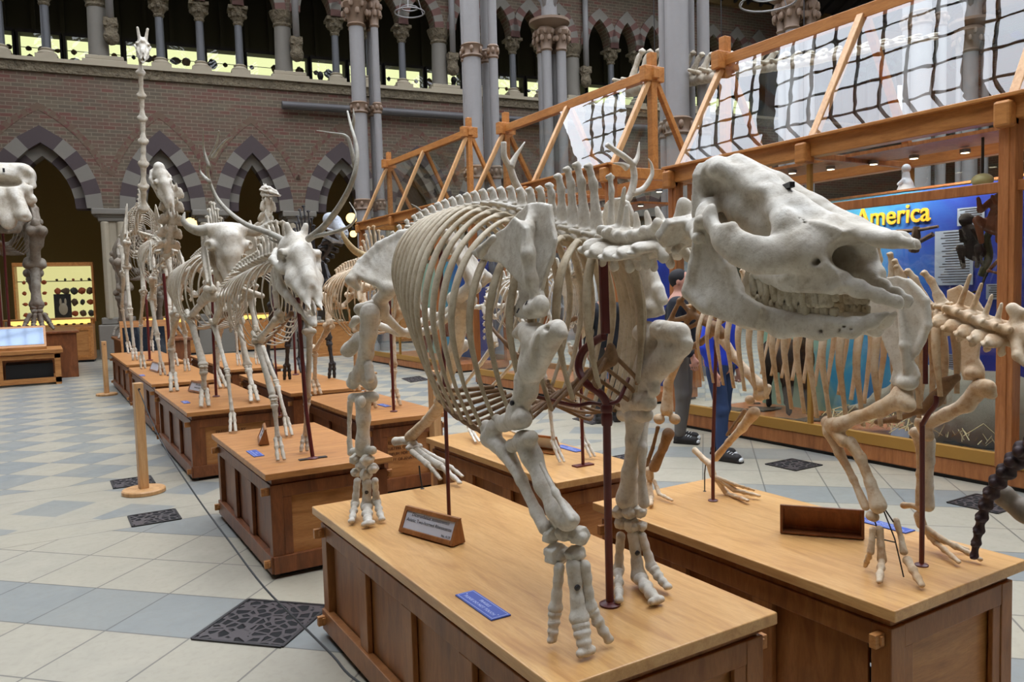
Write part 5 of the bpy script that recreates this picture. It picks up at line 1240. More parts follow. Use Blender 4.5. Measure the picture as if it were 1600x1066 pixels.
# mandible --------------------------------------------------------------
s = Sdf()
s.pol(PPx([(1090,350),(1100,352),(1112,385),(1130,405),(1142,424),(1150,452),(1170,468),(1190,482),(1180,512),(1130,498),(1092,482),(1073,463),(1072,447),(1082,420),(1088,385)], .1), (CX+.1,0,0), (0,1,0), (0,0,1), .0075, .01, rnd=.003, bend=lambda a, b: -(a-1.45)*.0*b)
s.cap(Gm(1095,345,.125), Gm(1095,347,.082), .014, .012, .01)
s.chain([Gm(1094,352,.105), Gm(1085,415,.102), Gm(1076,455,.104), Gm(1104,482,.104)], [.012, .012, .014, .013], .012)
s.chain([Gm(1110,355,.1), Gm(1118,392,.1), Gm(1140,420,.097), Gm(1152,452,.092)], [.009, .010, .012, .016], .012)
s.chain([Gm(1118,468,.1), Gm(1168,492,.088), Gm(1220,508,.073), Gm(1280,513,.057), Gm(1330,512,.04), Gm(1362,502,.024), Gm(1386,491,.014)], [.024, .028, .025, .022, .017, .010, .005], .014, sq=((1,0,0), .62))
s.chain([Gm(1178,484,.082), Gm(1240,500,.068), Gm(1305,503,.052)], [.015, .014, .012], .012)
s.chain([Gm(1325,514,0), Gm(1360,503,0), Gm(1384,491,.0)], [.014, .010, .005], .014)
for q in ((1285,517,.062), (1313,515,.052), (1320,511,.05), (1332,515,.046)): s.ell(Gm(*q), (.012,.0045,.0035), .002, sg=-1)
P, Q = s.mesh(.0042, mirror=CX, bump=[(.0014, 60, 7), (.0008, 150, 9), (.0004, 380, 2)])
MD = bone_obj('mandible', P, Q, b0, RH)
# teeth
def tooth(A, B, w, d, parent, seed):
    s = Sdf(); A, B = np.array(A), np.array(B); fw = V3(0,1,0)
    for q in (-.5, .5): s.cap(A+fw*q*w*.5, B+fw*q*w*.55, d*.9, d*1.0, .004)
    s.ell(B, (d*.5, w*.35, d*.45), .003, sg=-1); s.cap(A+V3(-d*1.2,0,0), B+V3(-d*1.2,0,0), .0025, .002, .002, sg=-1).cap(A+V3(d*1.2,0,0), B+V3(d*1.2,0,0), .0025, .002, .002, sg=-1)
    P, Q = s.mesh(.0026, bump=[(.0008, 220, seed)]); o = bone_obj('tooth', P, Q, M['tooth'], RH); return o
up = [(1182,432,1186,458,.072,24), (1203,440,1206,466,.071,24), (1226,446,1229,472,.069,22), (1249,452,1251,476,.066,20), (1270,456,1272,474,.063,18), (1289,459,1290,474,.060,16), (1303,458,1304,468,.057,9)]
lo = [(1196,484,1192,466,.072,20), (1216,490,1213,474,.069,19), (1237,494,1235,478,.066,18), (1258,497,1257,481,.062,15), (1274,498,1274,482,.059,12), (1288,498,1288,482,.056,11), (1303,498,1304,484,.053,8)]
sd = 0
for x0, y0, x1, y1, w, wd in up+lo:
    for side in (1, -1):
        A, B = G(x0, y0, w), G(x1, y1, w)
        if side < 0: A = V3(2*CX-A[0], A[1], A[2]); B = V3(2*CX-B[0], B[1], B[2])
        tooth(A, B, wd/640*1.1, .0105 if wd > 14 else .006, RH, sd); sd += 1
# backbone --------------------------------------------------------------
SPL = [G(652,358), G(690,340), G(735,328), G(780,322), G(825,332), G(870,352), G(905,364), G(930,370), G(952,376)]          # centra, lumbar -> T1
SPL = [p-V3(0,0,.02) for p in SPL]
nT = 18; nL = 5; ts = np.linspace(0, 1, nT+nL); pos = crv_at(SPL, ts)
tips = [(668,348,.0),(688,333,.0)]
for i in range(nT+nL):
    p = pos[i]; f = pos[min(i+1, len(pos)-1)]-pos[max(i-1, 0)]; t = ts[i]; L_ = np.linalg.norm(f)/2*1.0
    k = i/(nT+nL-1)
    fr_ = nT+nL-1-i; HH = [2.9, 3.25, 3.2, 2.85, 2.35, 1.7, 1.3, 1.05, .95, .9]; h_ = HH[fr_] if fr_ < 10 else .8
    h = 1.1 if k < .45 else (1.1+(k-.45)*2.2 if k < .68 else 1.6+(k-.68)*11.5 if k < .86 else 3.7+(.86-k)*4)
    put_vert(RH, ('thoracic', h_, .3, .75), p, f, (0,0,1), (.066, L_*1.22, .06), b0)
# neck: C7..C2
NK = [G(962,384,0), G(975,390,0), G(996,393,0), G(1018,390,0), G(1041,382,0), G(1066,366,0)]
hs = [1.5, .9, .7, .7, .7]
for i in range(5):
    p = NK[i]; f = NK[i+1]-NK[max(i-1, 0)]; L_ = np.linalg.norm(NK[i+1]-NK[i])*1.05
    put_vert(RH, ('cervical', hs[i]*.8, .1, 1.1), p+V3(0,0,.008), f, (0,0,1), (.092, L_*1.05, .09), b0)
# axis with its tall crest, and the atlas wings
s = Sdf(); a = G(1070,366,0); s.cap(G(1058,372,0), G(1088,352,0), .034, .036, .02).chain([Gm(1058,345,0), Gm(1066,322,0), Gm(1085,326,0)], [.02, .017, .016], .015, sq=((1,0,0), .6)).cap(Gm(1065,375,.02), Gm(1052,392,.07), .018, .010, .015)
sbone('axis_vertebra', s, b0, RH, .0045, mirror=CX, bump=[(.001, 120, 3)])
s = Sdf(); s.chain([Gm(1090,352,.0), Gm(1092,356,.05), Gm(1090,372,.115)], [.04, .03, .018], .02, sq=((0,.4,1), .8)).pol([(0,-.03),(.1,-.045),(.13,-.02),(.12,.03),(.05,.045),(0,.04)], tuple(Gm(1088,362,0)), (1,0,0), (0,-.5,.6), .012, .015)
sbone('atlas_vertebra', s, b0, RH, .0045, mirror=CX, bump=[(.001, 120, 5)])
# sacrum and tail
for i, q in enumerate([(640,366),(628,374),(618,384),(608,396)]): put_vert(RH, ('lumbar', .8, .2, .8), G(*q), (0,-1,.2), (0,0,1), .05, b0)
TP = [G(606,396), G(604,412)+V3(0,.06,0), G(604,440)+V3(0,.14,0), G(606,480)+V3(0,.2,0), G(608,520)+V3(0,.22,0)]
for i, p in enumerate(crv_at(TP, np.linspace(0, 1, 13))): put_vert(RH, ('caudal', .4, .2, .5), p, (0,-.5,1), (0,1,0), .034-.0016*i, b0)
# ribs --------------------------------------------------------------------
tops = [(p[1], p[2]-.01) for p in pos[nL:]][::-1]
def Wf(t): return .10+.25*min(1, t/.36)**.75 if t < .6 else .35-.10*(t-.6)/.4
def Df(t): return .40+.28*math.sin(min(1, t/.5)*PI/2) if t < .62 else .68-.26*((t-.62)/.38)**1.2
def Sf(t): return -.03+.05*t+.02*math.sin(t*PI)
ends = ribcage(RH, br, CX, tops, Wf, Df, Sf, .0195, belly=.72, asp=.4)
# rib cartilages and breastbone
st0 = G(955,560,0); st1 = G(850,632,0)
s = Sdf(); s.chain([st0+V3(0,0,.03), st0, (st0+st1)/2+V3(0,0,-.01), st1, st1+V3(0,.12,.0)], [.016, .022, .016, .016, .010], .012, sq=((1,0,0), .7)); sbone('sternum', s, M['bone_brown'], RH, .006, bump=[(.002, 60, 3)])
for s_ in (-1, 1):
    for i, e in enumerate(ends[s_]):
        if i < 7: tgt = st0+(st1-st0)*(i/6)+V3(s_*.02,0,0); mid = (e+tgt)/2+V3(s_*.03,0,-.02)
        elif i < 15: tgt = st1+V3(s_*(.03+.012*(i-7)), .02*(i-7), .008*(i-7)); mid = e*.55+tgt*.45+V3(s_*.05,-.01,-.05)
        else: tgt = ends[s_][i-1]+V3(0,-.1,-.045); mid = (e+tgt)/2+V3(0,0,-.01)
        C = crv([e, mid, tgt], 6); mb = MB(); loc = np.array(RH.location); mb.tube([tuple(c-loc) for c in C], [.0085]*len(C), 7, up=(1,0,0), asp=.7); build('rib_cartilage', mb, M['bone_brown'], RH, smooth=True)
# shoulder blades -----------------------------------------------------------
def blade(off, mirror, px, X0, rid, k, name='scapula'):
    pass
crop = lambda L, ox=720, oy=200, sc=3.5525: [(ox+u/sc, oy+v/sc) for u, v in L]
out = crop([(330,425),(395,418),(450,430),(470,520),(500,620),(497,700),(470,800),(450,900),(470,960),(470,1030),(420,1055),(360,1050),(320,1040),(318,1000),(345,930),(300,830),(270,790),(240,720),(215,620),(240,540),(290,470)])
X0 = 1.235
yz = [(WX(x, y, X0)[1], WX(x, y, X0)[2]) for x, y in out]
s = Sdf(); s.pol(yz, (X0,0,0), (0,1,0), (0,0,1), .0075, .012, rnd=.004, bend=lambda a, b: (b-1.62)*.12)
R_ = lambda x, y, X: WX(*crop([(x, y)])[0], X)
s.chain([R_(390,450,1.255), R_(372,560,1.215), R_(375,700,1.195), R_(395,840,1.2), R_(410,930,1.205)], [.008, .016, .018, .015, .014], .02)
q2 = [(300,500),(250,560),(180,610),(120,660),(95,690),(105,710),(150,735),(225,745),(265,790),(330,860),(370,900),(380,700),(365,560)]
X1 = 1.195
s.pol([(R_(x, y, X1)[1], R_(x, y, X1)[2]) for x, y in q2], (X1,0,0), (0,1,0), (0,0,1), .006, .018, rnd=.003, bend=lambda a, b: -.35*np.maximum(a-2.12, 0))
s.chain([R_(180,610,1.15), R_(115,680,1.14), R_(105,712,1.14)], [.010, .014, .010], .012)
s.ell(R_(410,1010,1.205), (.036,.036,.030), .015).ell(R_(445,985,1.20), (.024,.026,.03), .012).ell(R_(400,1068,1.21), (.03,.034,.018), .008, sg=-1)
sbone('scapula', s, b0, RH, .0048, bump=[(.0016, 55, 3), (.0008, 160, 5)])
for (x, y) in ((370,960), (323,1003)):
    mb = MB(); p = R_(x, y, 1.175)-np.array(RH.location); mb.tube([tuple(p), tuple(p+V3(0,.012,-.012))], .0022, 6); build('wire_tie', mb, M['iron_black'], RH)
# far shoulder blade, its rounded top shows over the backbone
XF = 1.665
out2 = [(958,322),(966,314),(980,312),(990,318),(996,332),(1000,360),(1012,400),(1022,430),(1024,470),(1034,490),(1005,496),(1000,470),(990,430),(972,400),(958,372),(952,345)]
s = Sdf(); s.pol([(WX(x, y, XF)[1], WX(x, y, XF)[2]) for x, y in out2], (XF,0,0), (0,1,0), (0,0,1), .008, .012, rnd=.006, bend=lambda a, b: -(b-1.62)*.1)
s.ell(WX(1018,482,XF), (.034,.04,.026), .012).chain([WX(1020,420,XF+.01), WX(1028,452,XF), WX(1036,470,XF)], [.012, .018, .016], .012); s.chain([WX(985,330,XF+.03), WX(1002,380,XF+.05), WX(1015,440,XF+.03)], [.008, .014, .01], .015)
sbone('scapula', s, b0, RH, .0052, bump=[(.0015, 55, 4)])
# front limbs ----------------------------------------------------------------
def PT(px, py, X): return WX(px, py, X)
# near (its right)
X = 1.20
s = Sdf(); s.chain([PT(838,535,X), PT(830,575,X), PT(822,612,X), PT(808,642,X)], [.044, .035, .029, .034], .025)
s.ell(PT(834,522,X+.01), (.044,.05,.034), .02).chain([PT(856,524,X-.02), PT(870,515,X-.03), PT(878,522,X-.03)], [.030, .022, .015], .016).chain([PT(818,514,X+.01), PT(808,522,X+.01)], [.022, .016], .014)
s.cap(PT(862,530,X-.03), PT(838,582,X-.012), .026, .020, .03).cap(PT(850,535,X-.02), PT(834,575,X-.01), .030, .026, .03)
s.ell(PT(811,594,X-.015), (.014,.02,.024), .02).cap(PT(785,662,X+.02), PT(817,655,X-.02), .026, .029, .022).ell(PT(776,655,X+.02), .017, .014).chain([PT(842,528,X-.055), PT(838,550,X-.05), PT(832,575,X-.045)], [.006, .009, .005], .01, sg=-1).ell(PT(856,514,X-.05), (.012,.014,.008), .008, sg=-1)
sbone('humerus', s, b0, RH, .0045, bump=[(.0022, 70, 3), (.001, 200, 5)])
mb = MB(); p = PT(800,630,X-.035)-np.array(RH.location); mb.lathe(tuple(p), [(.007, -.004), (.008, .003), (.004, .006)], 10, M=Matrix.Rotation(-PI/2, 3, 'Y')); build('bolt', mb, M['iron_black'], RH, smooth='auto')
s = Sdf(); s.chain([PT(773,668,X+.015), PT(765,685,X+.02), PT(790,705,X+.01), PT(815,750,X), PT(838,800,X-.005), PT(852,826,X-.01)], [.028, .028, .026, .017, .016, .020], .015); s.ell(PT(760,668,X+.02), (.022,.026,.026), .014)
sbone('ulna', s, b0, RH, .0045, bump=[(.002, 70, 6), (.0008, 200, 5)])
s = Sdf(); s.chain([PT(820,690,X-.005), PT(832,715,X), PT(850,760,X), PT(872,798,X), PT(886,812,X)], [.034, .027, .023, .029, .031], .025); s.cap(PT(800,697,X+.01), PT(830,684,X-.02), .022, .022, .018).cap(PT(866,818,X+.02), PT(896,812,X-.012), .018, .019, .02).chain([PT(845,725,X-.025), PT(868,770,X-.03), PT(893,812,X-.03)], [.006,.008,.010], .014)
sbone('radius', s, b0, RH, .0045, bump=[(.002, 70, 8), (.0008, 200, 2)])
def foot(side, carp, mets, toes, X, rs=(.0155,.021,.0155), bolt=True, nm='carpal_bone', mn='metacarpal'):
    for i, (px, py, r, dx) in enumerate(carp):
        q = Sdf(); c = PT(px, py, X+dx); block(q, c, r*1.32, i+side*7); sbone(nm, q, b0, RH, .0034, bump=[(r*.1, 90, i+side), (.0008, 220, i)])
    for i, ((a, b), tp) in enumerate(zip(mets, toes)):
        r = rs[i]; A, B = PT(*a[:2], X+a[2]), PT(*b[:2], X+b[2]); q = Sdf(); q.chain([A, A*.7+B*.3, A*.35+B*.65, B], [r*1.05, r*.82, r*.85, r*1.2], .012); q.cap(B+V3(-r*.5,0,0), B+V3(r*.5,0,0), r*.9, r*.9, .008)
        sbone(mn, q, b0, RH, .0036, bump=[(.0014, 90, 3+i), (.0007, 220, 5)])
        tip = np.array(tp, float); d = tip-B; mid1 = B+d*.38+V3(0,0,-.004); mid2 = B+d*.68+V3(0,0,-.006)
        prev = B+nrm(d)*r*.9
        for j, (pa, pb, f) in enumerate(((prev, mid1, .95), (mid1, mid2, .9), (mid2, tip, .9))):
            q = Sdf(); e = (pb-pa); pa2 = pa+e*.12; pb2 = pb-e*.06
            if j < 2: q.cap(pa2, (pa2+pb2)/2, r*1.12*f, r*.82*f, .005).cap((pa2+pb2)/2, pb2, r*.82*f, r*1.05*f, .005).cap(pa2+V3(-r*.5,0,0), pa2+V3(r*.5,0,0), r*.85*f, r*.85*f, .006).cap(pb2+V3(-r*.4,0,0), pb2+V3(r*.4,0,0), r*.75*f, r*.75*f, .005)
            else:
                lw = 1.6 if i == 1 else .8; q.cap(pa2, pb2, r*1.0, r*.6, .006).cap(pb2+V3(-r*.6*lw,0,-r*.12), pb2+V3(r*.6*lw,0,-r*.12), r*.56, r*.56, .008)
            sbone('toe_bone', q, b0, RH, .0033, bump=[(.0012, 130, j+i), (.0008, 300, 5)])
        if bolt and i == 1:
            mb = MB(); p = A*.62+B*.38+V3(-r*.35,-r*.9,0)-np.array(RH.location); mb.lathe(tuple(p), [(.0085, -.004), (.009, .002), (.005, .005)], 10, M=Matrix.Rotation(PI/2+.3, 3, 'X')); build('bolt', mb, M['iron_black'], RH, smooth='auto')
foot(1, [(862,836,.020,-.015),(884,832,.021,0),(904,838,.022,.02),(872,866,.026,-.005),(900,866,.021,.015),(856,862,.011,-.02)],
     [((874,888,-.02),(868,950,-.03)), ((896,884,0),(905,965,-.005)), ((914,884,.025),(922,948,.035))],
     [WZ(862,1000,.645), WZ(916,1018,.642), WZ(952,1000,.645)], 1.215)
# far fore limb
X = 1.655
s = Sdf(); s.chain([PT(1020,530,X), PT(1012,570,X), PT(995,612,X), PT(985,630,X)], [.042, .038, .036, .038], .02)
s.ell(PT(1012,520,X+.01), (.046,.05,.036), .02).chain([PT(1030,515,X-.02), PT(1062,520,X-.035), PT(1070,535,X-.035)], [.032, .028, .024], .014).chain([PT(1066,545,X-.03), PT(1045,568,X-.03), PT(1022,590,X-.02)], [.024, .024, .016], .02)
s.cap(PT(1046,548,X-.02), PT(1008,600,X-.01), .036, .036, .03).cap(PT(976,632,X+.03), PT(1012,628,X-.03), .034, .030, .02).ell(PT(1022,608,X-.03), (.018,.02,.024), .014).ell(PT(1028,510,X-.055), (.008,.01,.008), .004, sg=-1)
sbone('humerus', s, b0, RH, .0048, bump=[(.0022, 70, 5), (.001, 200, 4)])
s = Sdf(); s.chain([PT(992,652,X), PT(990,690,X), PT(984,740,X), PT(980,780,X)], [.034, .025, .024, .040], .02); s.cap(PT(974,648,X+.02), PT(1010,648,X-.02), .024, .024, .014)
sbone('radius', s, b0, RH, .0048, bump=[(.002, 70, 9)])
s = Sdf(); s.chain([PT(1000,640,X+.06), PT(1004,655,X+.04), PT(1004,700,X+.01), PT(1003,750,X), PT(1006,786,X)], [.026, .02, .014, .012, .018], .014); sbone('ulna', s, b0, RH, .0048, bump=[(.002, 70, 2)])
foot(2, [(968,800,.02,-.02),(986,800,.021,0),(1000,800,.018,.02),(970,818,.018,-.02),(988,822,.021,0),(1003,822,.014,.02)],
     [((970,838,-.02),(966,890,-.03)), ((990,838,0),(998,900,0)), ((1003,838,.02),(1018,885,.035))],
     [WZ(967,938,.64), WZ(1026,938,.642), WZ(1044,917,.645)], 1.655)
# pelvis ---------------------------------------------------------------------
def ilium(side):
    s = Sdf()
    def Pq(px, py, w): p = G(px, py, w); return V3(CX-side*w, p[1], p[2])
    base = [(652,362,.06),(625,366,.12),(592,384,.2),(565,410,.27),(548,438,.33)]
    E = [Pq(*q) for q in base]
    s.chain(E, [.018, .014, .014, .016, .022], .015)
    C0 = Pq(612,452,.2)
    # the blade as a fan of flattened rays from the crest to the neck of the ilium
    for a in range(len(E)-1):
        for t in (0, .34, .67): p = E[a]*(1-t)+E[a+1]*t; s.cap(p, p*.18+C0*.82+V3(0,.02,0), .012, .014, .018)
    s.cap(E[-1], E[-1]+V3(side*.03, 0, -.035), .022, .012, .012)
    H = Pq(596,482,.185); s.chain([C0+V3(0,.02,0), H+V3(0,.03,.03), H], [.034, .03, .036], .02)
    s.chain([H+V3(0,.04,-.02), H+V3(side*.03,.16,-.06), H+V3(side*.02,.28,-.04)], [.028, .022, .03], .02)                 # ischium
    s.chain([H+V3(0,.0,-.02), H+V3(side*.11,.05,-.11), H+V3(side*.17,.09,-.12), H+V3(side*.16,.2,-.12), H+V3(side*.05,.26,-.07)], [.022, .016, .02, .018, .018], .015)
    s.ell(H+V3(-side*.04,0,-.015), .026, .01, sg=-1)
    return s, H
s, HR = ilium(1); P, Q = s.mesh(.0062, bump=[(.002, 45, 3), (.0008, 150, 2)]); bone_obj('pelvis', P, Q, M['bone'], RH)
s, HL = ilium(-1); P, Q = s.mesh(.0062, bump=[(.002, 45, 3), (.0008, 150, 2)]); bone_obj('pelvis', P, Q, M['bone'], RH)
# hind limbs
X = 1.2
s = Sdf(); s.chain([PT(578,490,X), PT(576,520,X), PT(572,552,X), PT(566,580,X)], [.044, .036, .031, .038], .02)
s.cap(PT(562,484,X-.02), PT(590,478,X+.06), .026, .034, .015).ell(PT(592,484,X+.08), .034, .012).chain([PT(562,530,X-.01), PT(545,547,X-.04), PT(540,549,X-.045)], [.034, .028, .024], .02).chain([PT(550,508,X-.03), PT(556,500,X-.02)], [.014, .02], .014)
s.ell(PT(551,598,X-.01), (.03,.038,.03), .03).ell(PT(578,600,X+.03), (.03,.038,.03), .03).cap(PT(555,588,X-.01), PT(576,590,X+.02), .030, .030, .03).chain([PT(557,578,X-.03), PT(556,592,X-.035)], [.018, .018], .01).chain([PT(576,572,X+.0), PT(578,592,X+.0)], [.022, .02], .01)
sbone('femur', s, b0, RH, .005, bump=[(.0022, 60, 5), (.001, 180, 4)])
s = Sdf(); s.chain([PT(567,628,X), PT(568,655,X), PT(567,690,X), PT(566,702,X)], [.036, .029, .030, .034], .02); s.cap(PT(550,622,X-.01), PT(584,620,X+.03), .022, .024, .014).ell(PT(565,628,X-.045), (.018,.02,.026), .012).cap(PT(552,706,X-.01), PT(582,704,X+.02), .018, .02, .012)
sbone('tibia', s, b0, RH, .005, bump=[(.002, 60, 8)])
s = Sdf(); s.chain([PT(547,628,X-.01), PT(546,660,X-.01), PT(546,690,X-.01), PT(548,708,X-.01)], [.014, .009, .011, .016], .01); sbone('fibula', s, b0, RH, .004)
foot(3, [(556,718,.020,-.02),(574,718,.022,.0),(566,728,.022,0),(582,732,.018,.02),(556,738,.018,-.02),(572,742,.021,0)],
     [((558,752,-.025),(555,786,-.035)), ((573,754,0),(573,790,0)), ((586,752,.025),(588,782,.04))],
     [WZ(549,814,.642), WZ(575,818,.642), WZ(597,811,.642)], 1.2, nm='tarsal_bone', mn='metatarsal')
XL = 1.72
KN = PT(697,612,XL); HPL = V3(2*CX-HR[0], HR[1], HR[2])
s = Sdf(); s.chain([HPL+V3(.03,0,.0), HPL*.5+KN*.5+V3(.02,0,0), KN+V3(0,.02,.04)], [.042, .034, .038], .02); s.ell(HPL, .034, .012).ell(HPL+V3(.07,0,.02), .032, .015).ell(HPL*.55+KN*.45+V3(.07,0,0), (.02,.02,.03), .02).ell(KN+V3(-.03,.01,.0), (.034,.04,.034), .012).ell(KN+V3(.03,.01,0), (.034,.04,.034), .012)
sbone('femur', s, b0, RH, .006, bump=[(.002, 60, 5)])
HK = PT(640,688,XL+.03)
s = Sdf(); K2 = KN+V3(.0,.02,-.05); s.chain([K2, K2*.5+HK*.5, HK+V3(0,-.01,.02)], [.036, .026, .032], .02); s.cap(K2+V3(-.035,0,0), K2+V3(.035,0,0), .024, .024, .014); sbone('tibia', s, M['bone_warm'], RH, .005, bump=[(.002, 60, 3)])
s = Sdf(); s.chain([K2+V3(.05,.03,-.01), (K2+HK)/2+V3(.045,.03,0), HK+V3(.03,.02,.0)], [.014, .01, .014], .01); sbone('fibula', s, b0, RH, .005)
s = Sdf(); s.chain([HK+V3(0,.0,-.005), HK+V3(0,.06,-.01), PT(618,690,XL+.03)], [.028, .022, .026], .012); sbone('heel_bone', s, b0, RH, .0045, bump=[(.002, 70, 3)])
tz = [WZ(688,748,.645), WZ(718,754,.645), WZ(722,744,.645)]
blocks('tarsal_bones', [HK+V3(0,-.04,-.015), HK+V3(.03,-.06,-.03), HK+V3(-.03,-.06,-.03), HK+V3(0,-.085,-.035)], [.03, .022, .022, .024], RH, b0)
for i, (tp, dx) in enumerate(zip(tz, (-.03, 0, .03))):
    A = HK+V3(dx, -.10, -.045); T = np.array(tp); B = A*.42+T*.58+V3(0,0,.012); r = (.015, .019, .015)[i]
    q = Sdf(); q.chain([A, (A+B)/2, B], [r*1.05, r*.85, r*1.15], .01); sbone('metatarsal', q, b0, RH, .0042, bump=[(.001, 90, 3)])
    toe(B, [B*.6+T*.4, B*.3+T*.7, T], r*.95, RH, b0)
# ironwork -------------------------------------------------------------------
iron = 'iron_red'
base = WZ(953,946,PZ)
c0 = base; t1 = WX(948,650,1.47)
rod(RH, [c0, V3(c0[0], c0[1], 1.0), t1], .0125)
mb = MB(); loc = np.array(RH.location); q = [t1, WX(948,632,1.47), WX(938,615,1.45), WX(915,598,1.42), WX(904,575,1.42), WX(910,550,1.43), WX(930,533,1.45), WX(944,526,1.455)]
mb.tube([tuple(p-loc) for p in crv(q, 6)], .0125, 12); mb.lathe(tuple(t1-loc+V3(0,0,-.03)), [(.016, 0), (.018, .01), (.018, .03), (.016, .04), (.019, .045), (.019, .06), (.015, .065)], 14); build('support_hook', mb, M[iron], RH, smooth='auto')
mb = MB(); mb.bar(tuple(WX(942,395,1.455)-loc), tuple(WX(946,522,1.455)-loc), .028, .014, up=(0,1,0)); build('support_strap', mb, M['iron_red'], RH, bevel=.003)
mb = MB(); mb.tube([tuple(p-loc) for p in crv([WX(944,633,1.47), WX(922,630,1.46), WX(900,634,1.42), WX(870,628,1.36), WX(838,620,1.26)], 5)], .0065, 8); mb.tube([tuple(p-loc) for p in crv([WX(950,632,1.47), WX(966,626,1.5), WX(976,606,1.55), WX(982,592,1.6)], 5)], .0065, 8); build('cross_brace', mb, M[iron], RH, smooth='auto')
p2 = WZ(702,812,PZ); rod(RH, [p2, WX(698,700,p2[0]-.005), WX(692,520,p2[0]-.02), WX(688,385,p2[0]-.03)], .0085)
p3 = WZ(660,764,PZ); rod(RH, [p3, WX(656,740,p3[0]), WX(655,728,p3[0])], .004, 'iron_black')
# ------------------------------------------------------------------ the other mounted skeletons
def skull_ungulate(kind, cache={}):
    # local: +y muzzle, z up, unit length; returns list of (name, P, Q, matkey)
    if kind in cache: return cache[kind]
    out = []
    s = Sdf()
    if kind in ('deer', 'antelope', 'camel', 'giraffe', 'cattle', 'bison', 'horse'):
        wd = {'deer': 1, 'antelope': 1, 'camel': 1.05, 'giraffe': 1.0, 'cattle': 1.25, 'bison': 1.5, 'horse': 1}[kind]
        s.ell((0,.16,.02), (.13*wd,.17,.13), .04).chain([(0,.2,.08), (0,.4,.07), (0,.7,.0), (0,.92,-.07)], [.09*wd, .082*wd, .05*wd, .024*wd], .05)
        s.chain([(.06*wd,.35,-.02), (.07*wd,.55,-.06), (.05*wd,.8,-.09)], [.06, .06, .03], .05).cap((.04*wd,.8,-.1), (.035*wd,.99,-.12), .028, .018, .03, sq=((0,0,1), .6))
        s.ell((.125*wd,.34,.04), (.058,.06,.06), .035).ell((.175*wd,.36,.04), (.045,.045,.043), .012, sg=-1).ell((.12*wd,.36,.03), (.035,.04,.035), .01, sg=-1)
        s.chain([(.12*wd,.02,-.03), (.17*wd,.18,-.05), (.13*wd,.38,-.06)], [.022, .026, .034], .035)
        s.ell((0,.92,-.02), (.045*wd,.13,.07), .02, sg=-1).ell((0,.98,-.08), (.026*wd,.12,.06), .012, sg=-1).ell((0,.6,-.17), (.05*wd,.3,.05), .02, sg=-1)
        s.cap((0,.02,.0), (.06*wd,.0,-.05), .06, .04, .03)
        if kind == 'bison' or kind == 'cattle': s.cap((0,.1,.13), (.17*wd,.1,.12), .06, .045, .04).cap((.15*wd,.1,.11), (.24*wd,.08,.11), .045, .04, .03)
        if kind == 'deer' or kind == 'antelope': s.cap((.05,.17,.14), (.07,.13,.21), .03, .028, .02)
        if kind == 'giraffe': s.cap((.07,.2,.14), (.11,.1,.36), .04, .032, .03).ell((0,.42,.16), (.05,.09,.05), .04)
        if kind == 'camel': s.ell((0,.05,.1), (.1,.1,.1), .05).cap((0,.0,.14), (0,.2,.13), .03, .03, .03)
    elif kind == 'cat':
        s.ell((0,.25,.05), (.2,.3,.2), .05).chain([(0,.4,.08), (0,.7,.0), (0,.85,-.02)], [.16, .13, .1], .06).chain([(.15,.15,-.05), (.3,.35,-.06), (.2,.6,-.05)], [.03, .035, .04], .03)
        s.ell((.2,.54,.08), (.065,.07,.06), .015, sg=-1).ell((0,.93,.04), (.045,.07,.045), .015, sg=-1).cap((0,0,.1), (0,.2,.22), .03, .03, .04).cap((.09,.86,-.08), (.09,.88,-.22), .03, .01, .01)
    P, Q = s.mesh(.02 if kind != 'cat' else .026, mirror=0, bump=[(.003, 22, 3), (.0015, 60, 5)]); out.append(('skull', P, Q))
    s = Sdf()
    if kind == 'cat': s.chain([(.2,.22,-.12), (.18,.3,-.3), (.12,.6,-.32), (.03,.86,-.26)], [.04, .06, .05, .04], .04, sq=((1,0,0), .6)).cap((.08,.82,-.22), (.08,.84,-.1), .025, .01, .01)
    else:
        s.chain([(.13*wd,.16,-.04), (.125*wd,.13,-.2), (.115*wd,.2,-.27)], [.035, .04, .045], .03, sq=((1,0,0), .5)).chain([(.115*wd,.2,-.26), (.085*wd,.45,-.22), (.05*wd,.7,-.18), (.02*wd,.93,-.17)], [.045, .04, .026, .02], .03, sq=((1,0,0), .6)).cap((.125*wd,.18,-.1), (.11*wd,.32,-.2), .03, .03, .04, sq=((1,0,0), .5)).cap((0,.86,-.175), (.0,.95,-.165), .022, .02, .02)
    P, Q = s.mesh(.02, mirror=0); out.append(('mandible', P, Q))
    cache[kind] = out; return out
def put_skull(root, kind, pos, fwd, up, L, mat, jaw=0., jawmat=None):
    f = Vector(nrm(fwd)); u = Vector(nrm(up)); u = (u-f*u.dot(f)).normalized(); x = f.cross(u); p = Vector([float(q) for q in pos])-root.location
    B = Matrix(((x.x, f.x, u.x, p.x), (x.y, f.y, u.y, p.y), (x.z, f.z, u.z, p.z), (0,0,0,1))) @ Matrix.Diagonal((L, L, L, 1)); so = None
    for nm, P, Q in skull_ungulate(kind):
        me = np_mesh(nm, P, Q, mat if nm == 'skull' else (jawmat or mat)); o = link(nm, me, None, root)
        o.matrix_basis = B if nm == 'skull' else B @ Matrix.Translation((0,.15,-.06)) @ Matrix.Rotation(-jaw, 4, 'X') @ Matrix.Translation((0,-.15,.06))
        if nm == 'skull': so = o
        else: o.matrix_basis = o.matrix_basis
    S = lambda *q: np.array(B @ Vector(q))+np.array(root.location)
    if kind != 'cat':
        mb = MB()
        for s_ in (-1, 1):
            for i in range(6): mb.box(s_*.075-.015, s_*.075+.015, .42+i*.05, .465+i*.05, -.13, -.075)
        o = build('teeth', mb, M['tooth'], root); o.matrix_basis = B
    return so, S
